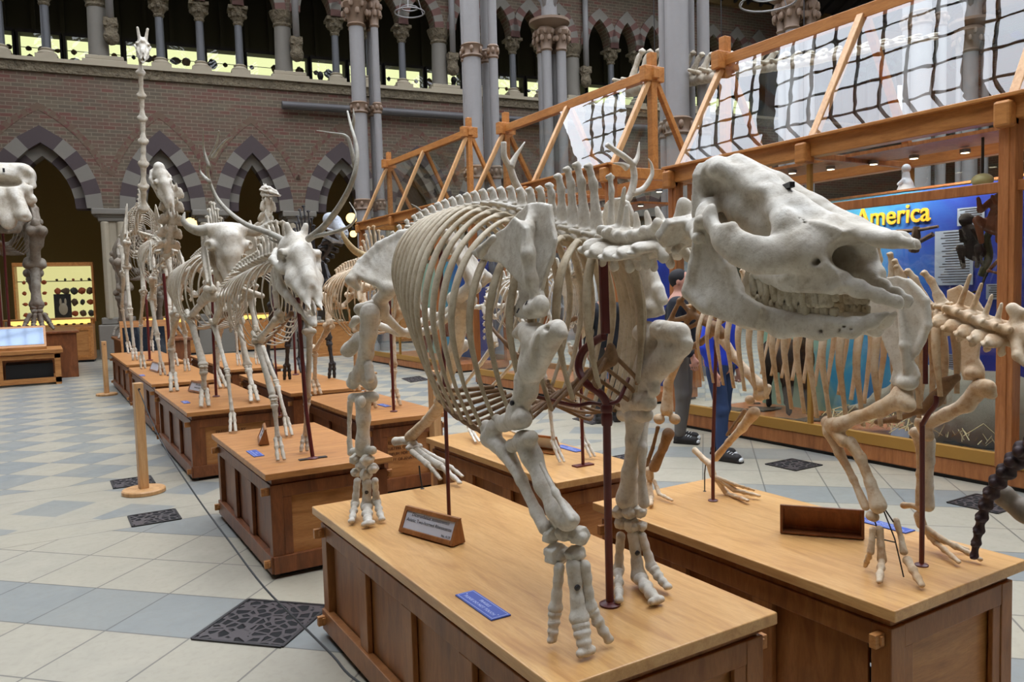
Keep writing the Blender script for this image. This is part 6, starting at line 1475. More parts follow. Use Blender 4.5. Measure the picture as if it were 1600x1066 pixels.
def horns(root, pts, rads, mat, name='horn', n=10):
    loc = np.array(root.location); C = crv(pts, 7); N = len(C); r = np.interp(np.linspace(0, 1, N), np.linspace(0, 1, len(rads)), rads)
    mb = MB(); mb.tube([tuple(c-loc) for c in C], list(r), n); return build(name, mb, mat, root, smooth=True)
def antler(root, main, tines, r, mat, tp=.75):
    loc = np.array(root.location); mb = MB(); C = crv(main, 7); N = len(C)
    mb.tube([tuple(c-loc) for c in C], [r*(1-tp*i/(N-1)) for i in range(N)], 9)
    for t in tines:
        T = crv(t, 5); n = len(T); mb.tube([tuple(c-loc) for c in T], [r*(.62 if tp > .7 else .8)*(1-.85*i/(n-1)) for i in range(n)], 8)
    return build('antler', mb, mat, root, smooth=True)
def simple_foot(root, A, T, r, mat, cloven=True, lat=(1,0,0)):
    A, T = np.array(A, float), np.array(T, float); lt = np.array(lat, float)
    if cloven:
        for q in (-.85, .85):
            a = A+lt*q*r*.8; t = T+lt*q*r*1.25; toe(a, [a*.6+t*.4, a*.28+t*.72, t], r*.85, root, mat, .36)
    else: toe(A, [A*.55+T*.45, A*.3+T*.7, T], r*1.5, root, mat, .36)
def quad(name, label, cx, cy, sp, nT, nL, neck, h_f, W, D, sweep, rib_r, fl, hl, mat, ribmat=None, sk=None, scale=1., cervh=.6, toes=2, tail=6, pel=.16, vs=1., belly=.55, ribs=None, bz=.62, hump=None, cat='skeleton', sides=(-1, 1), armr=None, footr=None, grp=None):
    """sp: centreline points rump->neck base; neck: points neck base->skull; fl/hl: limb joint lists per side"""
    root = thing(name, label, cat, (cx, cy, bz), 0, grp); ribmat = ribmat or mat
    pos = crv_at(sp, np.linspace(0, 1, nT+nL)); n = nT+nL
    L0 = np.linalg.norm(pos[1]-pos[0])
    for i in range(n):
        f = pos[min(i+1, n-1)]-pos[max(i-1, 0)]; t = i/(n-1); L_ = np.linalg.norm(pos[min(i+1, n-1)]-pos[max(i-1, 0)])/(2 if 0 < i < n-1 else 1)
        kind = 'lumbar' if i < nL else 'thoracic'
        put_vert(root, (kind, max(.5, h_f(t)), .45 if t > .5 else .1, 1.0 if kind == 'lumbar' else .75), pos[i], f, (0,0,1), (L_*1.05*vs, L_*.97, L_*1.05), mat)
    tops = [(p[1], p[2]-.01) for p in pos[nL:]][::-1]
    ends = ribcage(root, ribmat, cx, tops, W, D, sweep, rib_r, belly=belly, sides=sides)
    m0 = (ends[1][0]+ends[-1][0])/2 if len(sides) == 2 else ends[sides[0]][0]*V3(0,1,1)+V3(cx,0,0); k = min(7, len(tops)-1)
    m1 = (ends[1][k]+ends[-1][k])/2 if len(sides) == 2 else ends[sides[0]][k]*V3(0,1,1)+V3(cx,0,0)
    s = Sdf(); s.chain([m0+V3(0,-.02,.02), (m0+m1)/2, m1+V3(0,.04,0)], [rib_r*1.8, rib_r*1.3, rib_r*1.6], rib_r); sbone('sternum', s, M['bone_brown'] if mat is not M['bone_dark'] else mat, root, rib_r*.6)
    for s_ in sides:
        for i in range(0, k+1):
            e = ends[s_][i]; tg = m0+(m1-m0)*(i/max(k, 1)); C = crv([e, (e+tg)/2+V3(s_*.01,0,-.015), tg], 4); mb = MB(); loc = np.array(root.location); mb.tube([tuple(c-loc) for c in C], rib_r*.55, 6); build('rib_cartilage', mb, ribmat, root, smooth=True)
    # neck
    if neck is not None:
        nn = 6; C = crv_at(neck, np.linspace(0, 1, nn+1))
        for i in range(nn):
            p = (C[i]+C[i+1])/2; f = C[i+1]-C[i]; L_ = np.linalg.norm(f)*.98; ws = min(L_*1.1, L0*1.7)*vs
            put_vert(root, ('cervical', cervh, .1, .95), p, f, (0,.3,1) if abs(f[2]) < abs(f[1])*2 else (0,1,.2), (ws, L_, ws), mat)
    # pelvis
    for s_ in (-1, 1):
        S0 = pos[0]; hip = np.array(hl[s_][0]); s = Sdf(); r = pel*.13
        cr = S0+V3(s_*pel*.15, -.02, .02); tc = V3(cx+s_*pel*1.35, hip[1]-pel*1.1, S0[2]-pel*.45)
        for t in (0, .25, .5, .75, 1): p = cr*(1-t)+tc*t; s.cap(p, p*.25+hip*.75, r*.8, r*1.0, r*1.5)
        s.cap(cr, tc, r*.9, r*1.2, r).ell(hip+V3(s_*r*.3,0,0), r*1.6, r).chain([hip, hip+V3(0, pel*1.0, -pel*.1), hip+V3(s_*pel*.1, pel*1.7, -pel*.05)], [r*1.3, r*1.0, r*1.4], r).cap(hip+V3(0,.3*pel,-.1*pel), V3(cx, hip[1]+pel*.5, hip[2]-pel*.75), r*.9, r*.9, r).cap(V3(cx+s_*r*.5, hip[1]+pel*.3, hip[2]-pel*.75), V3(cx+s_*r*.5, hip[1]+pel*1.2, hip[2]-pel*.55), r*.8, r*.8, r)
        sbone('pelvis', s, mat, root, r*.42)
    C = [pos[0]+V3(0,.03,0), pos[0]+V3(0,pel*.7,-.01), pos[0]+V3(0,pel*1.2,-.12*scale), pos[0]+V3(0,pel*1.4,-.32*scale)]
    for i, p in enumerate(crv_at(C, np.linspace(0, 1, tail+3))): put_vert(root, ('caudal', .4, .2, .55), p, (0,-1,.3) if i < 4 else (0,-.3,1), (0,0,1) if i < 4 else (0,1,0), L0*(.8-.05*i)*vs, mat)
    # fore limbs: [scap_top, shoulder, elbow, wrist, fetlock, toe]
    for s_, J in fl.items():
        st, sh, el, wr, fe, to = [np.array(q, float) for q in J]; ax = sh-st; L_ = np.linalg.norm(ax); ax = ax/L_; r = (armr or L_*.075); bk = nrm(np.cross(ax, (1,0,0))); bk = bk if bk[1] > 0 else -bk
        s = Sdf(); w_ = L_*.27
        s.pol([(0,-w_*.35),(-.02*L_,w_*.3),(.02*L_,w_*1.05),(.12*L_,w_*1.2),(.5*L_,w_*.45),(.85*L_,w_*.12),(L_*.97,w_*.18),(L_*.97,-w_*.18),(.82*L_,-w_*.14),(.4*L_,-w_*.42),(.12*L_,-w_*.55)], st, ax, bk, r*.24, r*.6, rnd=r*.12)
        o_ = V3(s_, 0, 0); s.chain([st+bk*w_*.1+o_*r*.3, st+ax*L_*.5+o_*r*.8, st+ax*L_*.82+o_*r*.9], [r*.25, r*.42, r*.4], r*.6).ell(sh-ax*r*.5, (r*1.0, r*1.15, r*.75), r*.6).ell(sh-ax*r*.9-bk*r*.8, r*.55, r*.5)
        sbone('scapula', s, mat, root, r*.3, bump=[(r*.05, .5/r, 3)])
        longbone('humerus', sh, el, r, (s_,0,0), root, mat, 'humerus', .3)
        longbone('radius', el, wr, r*.82, (s_,0,0), root, mat, 'radius', .3); longbone('ulna', el, wr, r*.8, (s_,0,0), root, mat, 'ulna', .26)
        d = nrm(fe-wr); q = r*.85; blocks('carpal_bones', [wr+V3(-q*.6,0,0)+d*q*.3, wr+V3(q*.6,0,0)+d*q*.3, wr+V3(-q*.55,0,0)+d*q*1.3, wr+V3(q*.55,0,0)+d*q*1.3, wr+V3(0,q*1.2,0)+d*q*.4], [q*.8, q*.8, q*.75, q*.75, q*.5], root, mat)
        if toes == 2: longbone('metacarpal', wr+d*q*2.0, fe, r*.72, (1,0,0), root, mat, 'cannon', .3); simple_foot(root, fe, to, (footr or r*.72), mat)
        else:
            for j in range(toes):
                dx = V3((j-(toes-1)/2)*r*1.35, 0, 0); a = wr+d*q*2.0+dx*.6; b = fe+dx; longbone('metacarpal', a, b, r*.42, (1,0,0), root, mat, 'meta', .36); toe(b, [b*.6+(to+dx*1.3)*.4, b*.3+(to+dx*1.3)*.7, to+dx*1.3], r*.42, root, mat, .4)
    # hind limbs: [hip, knee, hock, fetlock, toe]
    for s_, J in hl.items():
        hp, kn, hk, fe, to = [np.array(q, float) for q in J]; r = (armr or np.linalg.norm(kn-hp)*.075)*1.02
        longbone('femur', hp+V3(s_*r*1.2,0,0), kn, r, (s_,0,0), root, mat, 'femur', .3); s = Sdf(); s.ell(kn+V3(0,-r*1.7,-r*.2), (r*.7,r*.5,r*.8), r*.3); sbone('kneecap', s, mat, root, r*.3)
        longbone('tibia', kn+nrm(hk-kn)*r*.9, hk, r*.82, (s_,0,0), root, mat, 'tibia', .3)
        d = nrm(fe-hk); q = r*.85; s = Sdf(); s.chain([hk+V3(0,q*.4,0), hk+V3(0,q*2.0,q*1.2)], [q*.7, q*.55], q*.4).ell(hk+V3(0,q*2.2,q*1.4), q*.65, q*.3); sbone('heel_bone', s, mat, root, q*.3)
        blocks('tarsal_bones', [hk+V3(-q*.4,0,0)+d*q*.3, hk+V3(q*.4,0,0)+d*q*.3, hk+d*q*1.2], [q*.85, q*.85, q*.95], root, mat)
        if toes == 2: longbone('metatarsal', hk+d*q*1.8, fe, r*.7, (1,0,0), root, mat, 'cannon', .3); simple_foot(root, fe, to, (footr or r*.7), mat)
        else:
            for j in range(toes):
                dx = V3((j-(toes-1)/2)*r*1.3, 0, 0); a = hk+d*q*1.8+dx*.6; b = fe+dx; longbone('metatarsal', a, b, r*.42, (1,0,0), root, mat, 'meta', .36); toe(b, [b*.6+(to+dx*1.3)*.4, b*.3+(to+dx*1.3)*.7, to+dx*1.3], r*.42, root, mat, .4)
    return root
def mir(J, cx, foot=None):
    K = [V3(2*cx-p[0], p[1], p[2]) for p in map(np.array, J)]
    if foot is not None:
        d = np.array(foot, float)-K[-1]; K[-1] = K[-1]+d; K[-2] = K[-2]+d*.9; K[-3] = K[-3]+d*.45; K[-4] = K[-4]+d*.12
    return K
W_ = WX
# ---- antlered deer on the second plinth ---------------------------------
cx = 1.31; X = 1.2
sp = [W_(365,452,cx), W_(380,436,cx), W_(400,426,cx), W_(425,414,cx), W_(444,410,cx), W_(452,420,cx)]
neck = [W_(452,420,cx), W_(462,432,cx)+V3(0,-.05,0), W_(462,415,cx)+V3(0,-.14,0), W_(457,392,cx)+V3(0,-.12,0)]
flR = [W_(428,418,X), W_(437,494,X), W_(404,534,X)+V3(0,.05,0), W_(428,624,X), W_(434,686,X), WZ(439,718,.64)]
flL = [V3(2*cx-flR[0][0],*flR[0][1:]), W_(478,490,1.4), W_(484,520,1.4), W_(480,622,1.4), W_(477,682,1.4), WZ(475,704,.64)]
hlR = [W_(356,462,1.22), W_(334,506,1.2), W_(355,580,1.2), W_(363,648,1.19), WZ(364,674,.64)]
hlL = [W_(385,462,1.4), W_(392,520,1.42)+V3(0,-.2,0), W_(432,598,1.46), W_(447,655,1.47), WZ(452,680,.64)]
ELK = quad('deer_skeleton', 'pale deer skeleton with huge branching antlers on the second plinth of the left row', cx, 5.3, sp, 13, 6, neck, lambda t: .8+(1.6*max(0, t-.55)/.25 if t < .8 else 1.6-3*(t-.8)), lambda t: .07+.13*min(1, t/.4), lambda t: .28+.22*math.sin(min(1, t/.5)*PI/2)-.16*max(0, t-.6)/.4, lambda t: .02+.1*t, .0095, {-1: flR, 1: flL}, {-1: hlR, 1: hlL}, M['bone_far'], armr=.021, footr=.018, pel=.13)
poll = W_(455,384,cx); nose = W_(497,462,cx-.06); hd = nose-poll
so, S = put_skull(ELK, 'deer', poll+V3(0,.0,.0), hd, np.cross(hd, (-1,0,0)) if np.cross(hd, (-1,0,0))[2] > 0 else np.cross(hd, (1,0,0)), np.linalg.norm(hd)*1.02, M['bone'], jaw=.1)
def antl(L, X0, X1): return [WX(x, y, X0+(X1-X0)*i/(len(L)-1)) for i, (x, y) in enumerate(L)]
A1 = antl([(450,380),(425,366),(380,348),(345,318),(328,285),(325,255),(338,225),(342,205)], 1.29, .98)
antler(ELK, A1, [antl([(327,262),(318,232),(318,202)], 1.02, .98), antl([(328,285),(313,268),(312,250)], 1.03, 1.0), antl([(333,245),(350,222),(362,214)], 1.0, .96), antl([(448,378),(430,378),(418,370)], 1.28, 1.22)], .021, M['antler'])
A2 = antl([(482,374),(508,352),(535,315),(553,275),(558,235),(548,195),(543,174)], 1.33, 1.55)
antler(ELK, A2, [antl([(555,262),(547,225),(540,212),(520,208),(495,204)], 1.5, 1.45), antl([(550,205),(553,185),(552,170)], 1.55, 1.56), antl([(488,370),(525,362),(548,352),(556,335),(546,316)], 1.34, 1.44)], .021, M['antler'])
p = WZ(489,717,.62); rod(ELK, [p, W_(478,640,p[0]-.01), W_(465,460,p[0]-.03)], .0125); mb = MB(); mb.box(-.085, .085, -.02, .02, 0, .006); o = build('rod_plate', mb, M['iron_black'], ELK); o.location = Vector(p)-ELK.location
p2 = WZ(437,650,.62); rod(ELK, [p2+V3(0,0,0), W_(430,560,p2[0]), W_(426,440,p2[0])], .008)
# ---- bison on the third plinth -----------------------------------------------
cx = 1.47; X = 1.27
sp = [V3(cx,9.15,1.93), V3(cx,8.8,1.97), V3(cx,8.4,2.0), V3(cx,8.0,2.02), V3(cx,7.7,1.97), V3(cx,7.5,1.88)]
neck = [V3(cx,7.5,1.88), V3(cx,7.3,1.86), V3(cx,7.1,1.95), V3(cx,7.0,2.02)]
flR = [W_(318,378,1.25), W_(333,456,1.25), W_(297,496,1.25)+V3(0,.0,0), W_(318,572,1.26), W_(319,610,1.26), WZ(320,634,.645)]
flL = [V3(2*cx-flR[0][0],*flR[0][1:]), W_(376,470,1.7), W_(372,505,1.72), W_(387,572,1.73), W_(394,605,1.73), WZ(398,626,.645)]
hlR = [V3(1.33,9.05,1.8), V3(1.22,8.8,1.45), V3(1.21,9.25,1.12), V3(1.21,9.22,.8), WZ(272,610,.64)]
hlL = mir(hlR, cx, V3(1.68,8.95,.64))
BIS = quad('bison_skeleton', 'horned bison skeleton facing the camera on the third plinth of the left row', cx, 8.3, sp, 14, 5, neck, lambda t: .9+3.9*max(0, t-.4)/.4 if t < .8 else 4.8-9*(t-.8), lambda t: .09+.24*min(1, t/.4)**.8, lambda t: .42+.26*math.sin(min(1, t/.5)*PI/2)-.25*max(0, t-.6)/.4, lambda t: .02+.12*t, .016, {-1: flR, 1: flL}, {-1: hlR, 1: hlL}, M['bone_far'], armr=.034, footr=.03, pel=.2)
hp = V3(cx-.02,7.02,2.22); hd = V3(.0,-.2,-.52)
o = V3(cx-.035, 7.1, 2.1); P_ = lambda x, y, z: o+V3(x, y, z)
s = Sdf(); s.ell(P_(0,.03,.05), (.15,.11,.12), .05).cap(P_(0,.0,.1), P_(.15,.02,.11), .06, .05, .04).ell(P_(.15,-.02,-.03), (.055,.06,.05), .03).ell(P_(.185,-.06,-.035), (.03,.03,.03), .01, sg=-1)
s.chain([P_(0,-.06,.02), P_(0,-.1,-.12), P_(0,-.13,-.24)], [.10, .075, .045], .04).chain([P_(.05,-.03,-.05), P_(.06,-.05,-.2), P_(.035,-.1,-.38)], [.07, .05, .024], .03).cap(P_(.035,-.1,-.3), P_(.03,-.12,-.40), .022, .018, .015)
s.cap(P_(0,-.12,-.18), P_(0,-.155,-.27), .04, .012, .01).ell(P_(0,-.13,-.33), (.03,.05,.07), .008, sg=-1).ell(P_(0,-.03,-.33), (.035,.06,.12), .02, sg=-1)
P, Q = s.mesh(.0085, mirror=o[0], bump=[(.003, 30, 3), (.0015, 80, 5)]); bone_obj('skull', P, Q, M['bone'], BIS)
s = Sdf(); s.chain([P_(.12,.1,0), P_(.12,.12,-.14), P_(.09,.04,-.28), P_(.03,-.03,-.44)], [.03, .045, .035, .018], .03, sq=((1,0,0), .6)); P, Q = s.mesh(.01, mirror=o[0]); bone_obj('mandible', P, Q, M['bone_far'], BIS)
for s_ in (-1, 1):
    b = P_(s_*.17,.02,.11); horns(BIS, [b-V3(s_*.03,0,0), b+V3(s_*.06,0,-.015), b+V3(s_*.14,-.02,.01), b+V3(s_*.18,-.01,.07), b+V3(s_*.165,.0,.14)], [.048, .046, .036, .022, .005], M['antler'])
p = WZ(338,620,.62); rod(BIS, [p, V3(p[0],p[1],1.25), V3(p[0]+.02,p[1],1.85)], .014)
# ---- horse-like pale skeleton on the fourth plinth -------------------------------
cx = 1.45; dy = 11.0
def yz(px, py, y): return WY(px, py, y)
sp = [V3(cx,12.3,2.35), V3(cx,12.0,2.42), V3(cx,11.7,2.42), V3(cx,11.4,2.36), V3(cx,11.2,2.32), V3(cx,11.05,2.25)]
neck = [V3(cx,11.05,2.25), V3(cx,10.85,2.3), V3(cx+.03,10.75,2.55), V3(cx+.05,10.7,2.85), V3(cx+.05,10.72,3.05)]
flR = [V3(1.3,11.3,2.36), V3(1.28,11.05,1.92), V3(1.27,11.3,1.62), V3(1.3,11.15,1.15), V3(1.32,11.1,.78), V3(1.33,11.05,.64)]
flL = [V3(1.62,11.3,2.36), V3(1.66,11.0,1.95), V3(1.60,11.25,1.6), V3(1.68,11.4,1.15), V3(1.68,11.45,.78), V3(1.68,11.4,.64)]
hlR = [V3(1.32,12.2,2.2), V3(1.25,11.95,1.72), V3(1.24,12.4,1.3), V3(1.23,12.45,.8), V3(1.23,12.35,.64)]
CAM_ = quad('mounted_skeleton', 'tall pale skeleton with long bright skull on the fourth plinth, left of the bison', cx, 11.6, sp, 12, 6, neck, lambda t: 1.0+1.2*max(0, t-.6), lambda t: .08+.17*min(1, t/.4), lambda t: .36+.22*math.sin(min(1, t/.5)*PI/2)-.2*max(0, t-.6)/.4, lambda t: .02+.08*t, .013, {-1: flR, 1: flL}, {-1: hlR, 1: mir(hlR, cx)}, M['bone_far'], armr=.028, footr=.026, pel=.18, cervh=.4)
so, S = put_skull(CAM_, 'camel', V3(cx-.08,10.75,3.26), (.12,-.3,-.6), (0,-1,.5), .66, M['bone'], jaw=.12)
p = V3(1.42,11.0,.62); rod(CAM_, [p, V3(1.42,11,1.2), V3(1.40,11,1.95)], .02)
# ---- giraffe --------------------------------------------------------------------
cx = 1.58
sp = [V3(cx,15.9,2.85), V3(cx,15.6,2.95), V3(cx,15.2,3.05), V3(cx,14.9,3.15), V3(cx,14.6,3.2), V3(cx,14.35,3.12)]
neck = [V3(cx,14.35,3.12), V3(cx,14.2,3.5), V3(cx+.03,14.15,4.2), V3(cx+.04,14.1,5.1), V3(cx+.06,14.1,5.62)]
flR = [V3(1.36,14.7,3.2), V3(1.3,14.3,2.6), V3(1.28,14.5,2.15), V3(1.28,14.3,1.45), V3(1.3,14.25,.8), V3(1.3,14.2,.64)]
flL = mir(flR, cx, V3(1.84,13.9,.64))
hlR = [V3(1.4,15.8,2.6), V3(1.32,15.5,2.1), V3(1.3,16.0,1.5), V3(1.38,16.2,.82), V3(1.4,16.1,.64)]
GIR = quad('giraffe_skeleton', 'giraffe skeleton with very tall upright neck and horned skull above the crowd', cx, 15.1, sp, 13, 5, None, lambda t: .8+2.4*max(0, t-.5)/.3 if t < .8 else 3.2-4*(t-.8), lambda t: .1+.18*min(1, t/.4), lambda t: .5+.25*math.sin(min(1, t/.5)*PI/2)-.25*max(0, t-.6)/.4, lambda t: .02+.1*t, .016, {-1: flR, 1: flL}, {-1: hlR, 1: mir(hlR, cx)}, M['bone_far'], armr=.034, footr=.03, pel=.2)
C = crv_at(neck, np.linspace(0, 1, 8)); 
for i in range(7):
    a, b = C[i], C[i+1]; s = Sdf(); w_ = .068-.003*i; ax = b-a; s.chain([a+ax*.04, a+ax*.25, a+ax*.65, a+ax*.93], [w_*1.15, w_*.62, w_*.55, w_*.8], .04).cap(a+ax*.1+V3(-w_,0,0), a+ax*.1+V3(w_,0,0), .03, .03, .03).cap(a+ax*.12+V3(0,w_*1.1,0), a+ax*.4+V3(0,w_*.6,0), .03, .02, .03); sbone('neck_vertebra', s, M['bone_far'], GIR, .02, bump=[(.003, 30, 3)])
so, S = put_skull(GIR, 'giraffe', V3(cx+.10,14.1,5.78), (-.08,-.62,-.40), (0,-.4,.9), .66, M['bone'], jaw=.05)
p = V3(1.5,14.0,.62); rod(GIR, [p, V3(1.5,14.0,1.5), V3(1.5,14.1,2.4)], .02)
# ---- elephants ---------------------------------------------------------------------
def elephant(name, label, cx, y0, bz, k, mat, sides=(-1, 1), skull=True, rot=None):
    z = lambda h: bz+h*k
    sp = [V3(cx,y0+1.9*k,z(2.15)), V3(cx,y0+1.5*k,z(2.35)), V3(cx,y0+1.0*k,z(2.45)), V3(cx,y0+.5*k,z(2.42)), V3(cx,y0+.1*k,z(2.3)), V3(cx,y0-.1*k,z(2.2))]
    flR = [V3(cx-.42*k,y0+.35*k,z(2.4)), V3(cx-.5*k,y0-.05*k,z(1.75)), V3(cx-.46*k,y0+.2*k,z(1.1)), V3(cx-.44*k,y0+.0*k,z(.42)), V3(cx-.44*k,y0-.05*k,z(.14)), V3(cx-.44*k,y0-.18*k,z(.03))]
    hlR = [V3(cx-.3*k,y0+1.8*k,z(1.85)), V3(cx-.42*k,y0+1.6*k,z(1.0)), V3(cx-.42*k,y0+1.8*k,z(.35)), V3(cx-.42*k,y0+1.75*k,z(.14)), V3(cx-.42*k,y0+1.6*k,z(.03))]
    r = quad(name, label, cx, y0+.9*k, sp, 17, 4, None, lambda t: 1.1+.8*max(0, t-.5), lambda t: .2*k+.36*k*min(1, t/.4), lambda t: .75*k+.35*k*math.sin(min(1, t/.5)*PI/2)-.4*k*max(0, t-.6)/.4, lambda t: .02+.12*t, .024*k, {-1: flR, 1: mir(flR, cx)}, {-1: hlR, 1: mir(hlR, cx)}, mat, armr=.085*k, toes=4, pel=.42*k, bz=bz, vs=.9)
    if skull:
        cx0 = cx; yk = y0-.75*k; cx = WY(8,290,yk)[0]
        E_ = lambda px, py, dy=0.: WY(px, py, yk)+V3(0, dy, 0)
        s = Sdf(); s.ell(E_(8,274,.38), (.50,.42,.31), .1).ell(E_(33,272,.3), (.27,.34,.27), .1)
        s.chain([E_(27,288,-.02), E_(42,297,.0), E_(52,312,.06)], [.11, .10, .075], .06).chain([E_(34,262,.0), E_(47,272,.12), E_(52,290,.1)], [.06, .06, .06], .06)
        s.cap(E_(8,298,.02), E_(8,345,-.12), .26, .22, .1, sq=((0,1,0), .5)).cap(E_(20,300,-.06), E_(36,338,-.28), .16, .14, .08).cap(E_(24,322,-.16), E_(44,342,-.3), .09, .07, .06).chain([E_(30,312,.05), E_(46,314,.1), E_(50,318,.3)], [.08, .07, .06], .06)
        s.ell(E_(8,284,-.28), (.33,.55,.125), .03, sg=-1).ell(E_(43,276,-.12), (.10,.22,.12), .05, sg=-1).ell(E_(52,303,-.12), (.055,.16,.085), .03, sg=-1).ell(E_(8,322,-.42), (.23,.26,.24), .08, sg=-1).ell(E_(41,344,-.46), (.07,.12,.06), .03, sg=-1)
        P, Q = s.mesh(.028, mirror=cx, bump=[(.007, 9, 3), (.003, 25, 5)]); bone_obj('skull', P, Q, M['bone'], r)
        s = Sdf(); s.chain([E_(34,316,.3), E_(32,340,.28), E_(24,356,.1), E_(12,362,-.1)], [.08, .10, .10, .06], .06).cap(E_(8,362,-.12), E_(8,368,-.2), .06, .04, .05); P, Q = s.mesh(.032, mirror=cx); bone_obj('mandible', P, Q, mat, r)
        mb = MB(); q = E_(6,267,-.1)-np.array(r.location); mb.box(q[0]-.02, q[0]+.02, q[1], q[1]+.03, q[2]-.04, q[2]+.04); build('metal_clip', mb, M['iron_black'], r)
        cx = cx0
        for i, p in enumerate(crv_at([V3(cx,y0-.12*k,z(2.2)), V3(cx,y0-.35*k,z(2.3))], np.linspace(0, 1, 5))): put_vert(r, ('cervical', .6, .1, .9), p, (0,-1,.2), (0,0,1), (.2*k, .08*k, .2*k), mat)
        for q in (-.09, .05): rod(r, [V3(cx+q,y0-.35*k,bz), V3(cx+q,y0-.35*k,z(1.0)), V3(cx+q,y0-.35*k,z(1.9))], .025)
    return r
E1P = WY(60,503,20.2); 
mb = MB(); mb.box(-.9, .9, -1.0, 2.4, 0, .95); mb.box(-.95, .95, -1.05, 2.45, .95, 1.0); r = build('elephant_plinth', mb, M['oak_dark'], bevel=.01); r.location = (-.25, 20.2, 0); tag(r, 'large dark plinth under the elephant at the far left', 'plinth')
ELE = elephant('elephant_skeleton', 'huge elephant skeleton cut by the left edge, bare skull facing the camera', -.62, 20.3, 1.0, 1.3, M['bone_grey'])
mb = MB(); mb.box(-.55, .75, -.9, 1.6, 0, .72); mb.box(-.6, .8, -.95, 1.65, .72, .78); r = build('dark_plinth', mb, M['oak_dark'], bevel=.01); r.location = (2.0, 18.9, 0); tag(r, 'dark low plinth behind the giraffe carrying a brown elephant skeleton', 'plinth')
EL2 = elephant('elephant_skeleton', 'brownish elephant skeleton behind the giraffe, seen against the pillar', 2.08, 19.0, .78, .98, M['bone_grey'], skull=False)
# ---- middle row: ox with big horns ------------------------------------------------------
cx = 2.52
sp = [V3(cx,7.45,1.75), V3(cx,7.2,1.80), V3(cx,6.9,1.82), V3(cx,6.6,1.85), V3(cx,6.4,1.84), V3(cx,6.2,1.76)]
flR = [V3(2.38,6.5,1.86), V3(2.34,6.3,1.5), V3(2.36,6.5,1.3), V3(2.40,6.42,.98), V3(2.41,6.4,.76), V3(2.41,6.35,.64)]
hlR = [V3(2.4,7.3,1.62), V3(2.3,7.1,1.32), V3(2.31,7.6,1.08), V3(2.31,7.66,.76), V3(2.32,7.6,.64)]
OX = quad('ox_skeleton', 'warm-toned ox skeleton with long curving horns behind the rhinoceros pelvis', cx, 6.8, sp, 13, 6, [V3(cx,6.2,1.76), V3(cx,6.1,1.78), V3(cx,6.02,1.84)], lambda t: 1.0+3.2*max(0, t-.5)/.3 if t < .8 else 4.2-6*(t-.8), lambda t: .08+.2*min(1, t/.4), lambda t: .36+.22*math.sin(min(1, t/.5)*PI/2)-.2*max(0, t-.6)/.4, lambda t: .02+.1*t, .013, {-1: flR, 1: mir(flR, cx, V3(2.63,6.33,.64))}, {-1: hlR, 1: mir(hlR, cx)}, M['bone_warm'], armr=.029, footr=.026, pel=.17)
yo = 5.9; hc = WY(633,408,yo)
so, S = put_skull(OX, 'cattle', hc+V3(0,.02,.02), (0,-.35,-.45), (0,-1,.6), .5, M['bone_far'], jaw=.05)
horns(OX, [WY(628,404,yo), WY(606,409,yo-.02), WY(585,405,yo-.05), WY(556,393,yo-.1), WY(538,372,yo-.12), WY(533,355,yo-.1)], [.035, .036, .033, .028, .018, .004], M['horn'])
horns(OX, [WY(640,402,yo), WY(656,394,yo-.02), WY(668,372,yo-.05), WY(668,348,yo-.08), WY(655,328,yo-.1), WY(643,319,yo-.1)], [.034, .033, .028, .02, .012, .003], M['antler'])
rod(OX, [V3(cx-.02,6.1,.62), V3(cx-.02,6.1,1.0), V3(cx-.02,6.1,1.6)], .012)
# ---- reindeer ------------------------------------------------------------------------------
cx = 2.56
sp = [V3(cx,4.45,1.62), V3(cx,4.3,1.66), V3(cx,4.1,1.68), V3(cx,3.9,1.68), V3(cx,3.7,1.70), V3(cx,3.55,1.66)]
flR = [V3(2.46,3.8,1.70), V3(2.44,3.6,1.42), V3(2.45,3.75,1.24), V3(2.47,3.7,.98), V3(2.48,3.68,.74), V3(2.48,3.6,.64)]
hlR = [V3(2.48,4.4,1.52), V3(2.42,4.22,1.28), W_(708,625,2.44), W_(735,672,2.44), WZ(746,690,.64)]
REI = quad('reindeer_skeleton', 'slender white reindeer skeleton with forked antlers, glimpsed through the rhinoceros ribs', cx, 4.0, sp, 13, 6, [V3(cx,3.55,1.66), V3(cx-.0,3.5,1.72), V3(cx,3.47,1.80), V3(cx,3.46,1.88)], lambda t: .9+1.0*max(0, t-.6), lambda t: .05+.11*min(1, t/.4), lambda t: .22+.16*math.sin(min(1, t/.5)*PI/2)-.12*max(0, t-.6)/.4, lambda t: .02+.06*t, .008, {-1: flR, 1: mir(flR, cx, WZ(926,713,.64))}, {-1: hlR, 1: mir(hlR, cx)}, M['bone'], armr=.016, footr=.014, pel=.11)
yr = 3.4
so, S = put_skull(REI, 'deer', V3(WY(905,350,3.42)[0],3.44,WY(905,350,3.42)[2]), (0,-.32,-.24), (0,-.6,1), .34, M['bone'], jaw=.05)
a = S(.06,.15,.18)
antler(REI, [WY(912,345,yr), WY(940,338,yr), WY(962,328,yr), WY(975,316,yr), WY(984,306,yr), WY(991,280,yr), WY(988,258,yr), WY(978,247,yr), WY(962,236,yr), WY(948,226,yr)], [[WY(988,258,yr), WY(996,246,yr), WY(999,222,yr)], [WY(984,303,yr), WY(1004,296,yr), WY(1018,275,yr), WY(1018,258,yr), WY(1013,248,yr)], [WY(980,262,yr), WY(972,257,yr), WY(958,255,yr)]], .028, M['bone'], .5)
antler(REI, [WY(898,345,yr), WY(870,338,yr), WY(850,330,yr), WY(836,322,yr), WY(820,308,yr), WY(805,285,yr), WY(797,262,yr), WY(788,245,yr), WY(787,222,yr)], [[WY(797,262,yr), WY(806,244,yr), WY(820,222,yr)]], .028, M['bone'], .5)
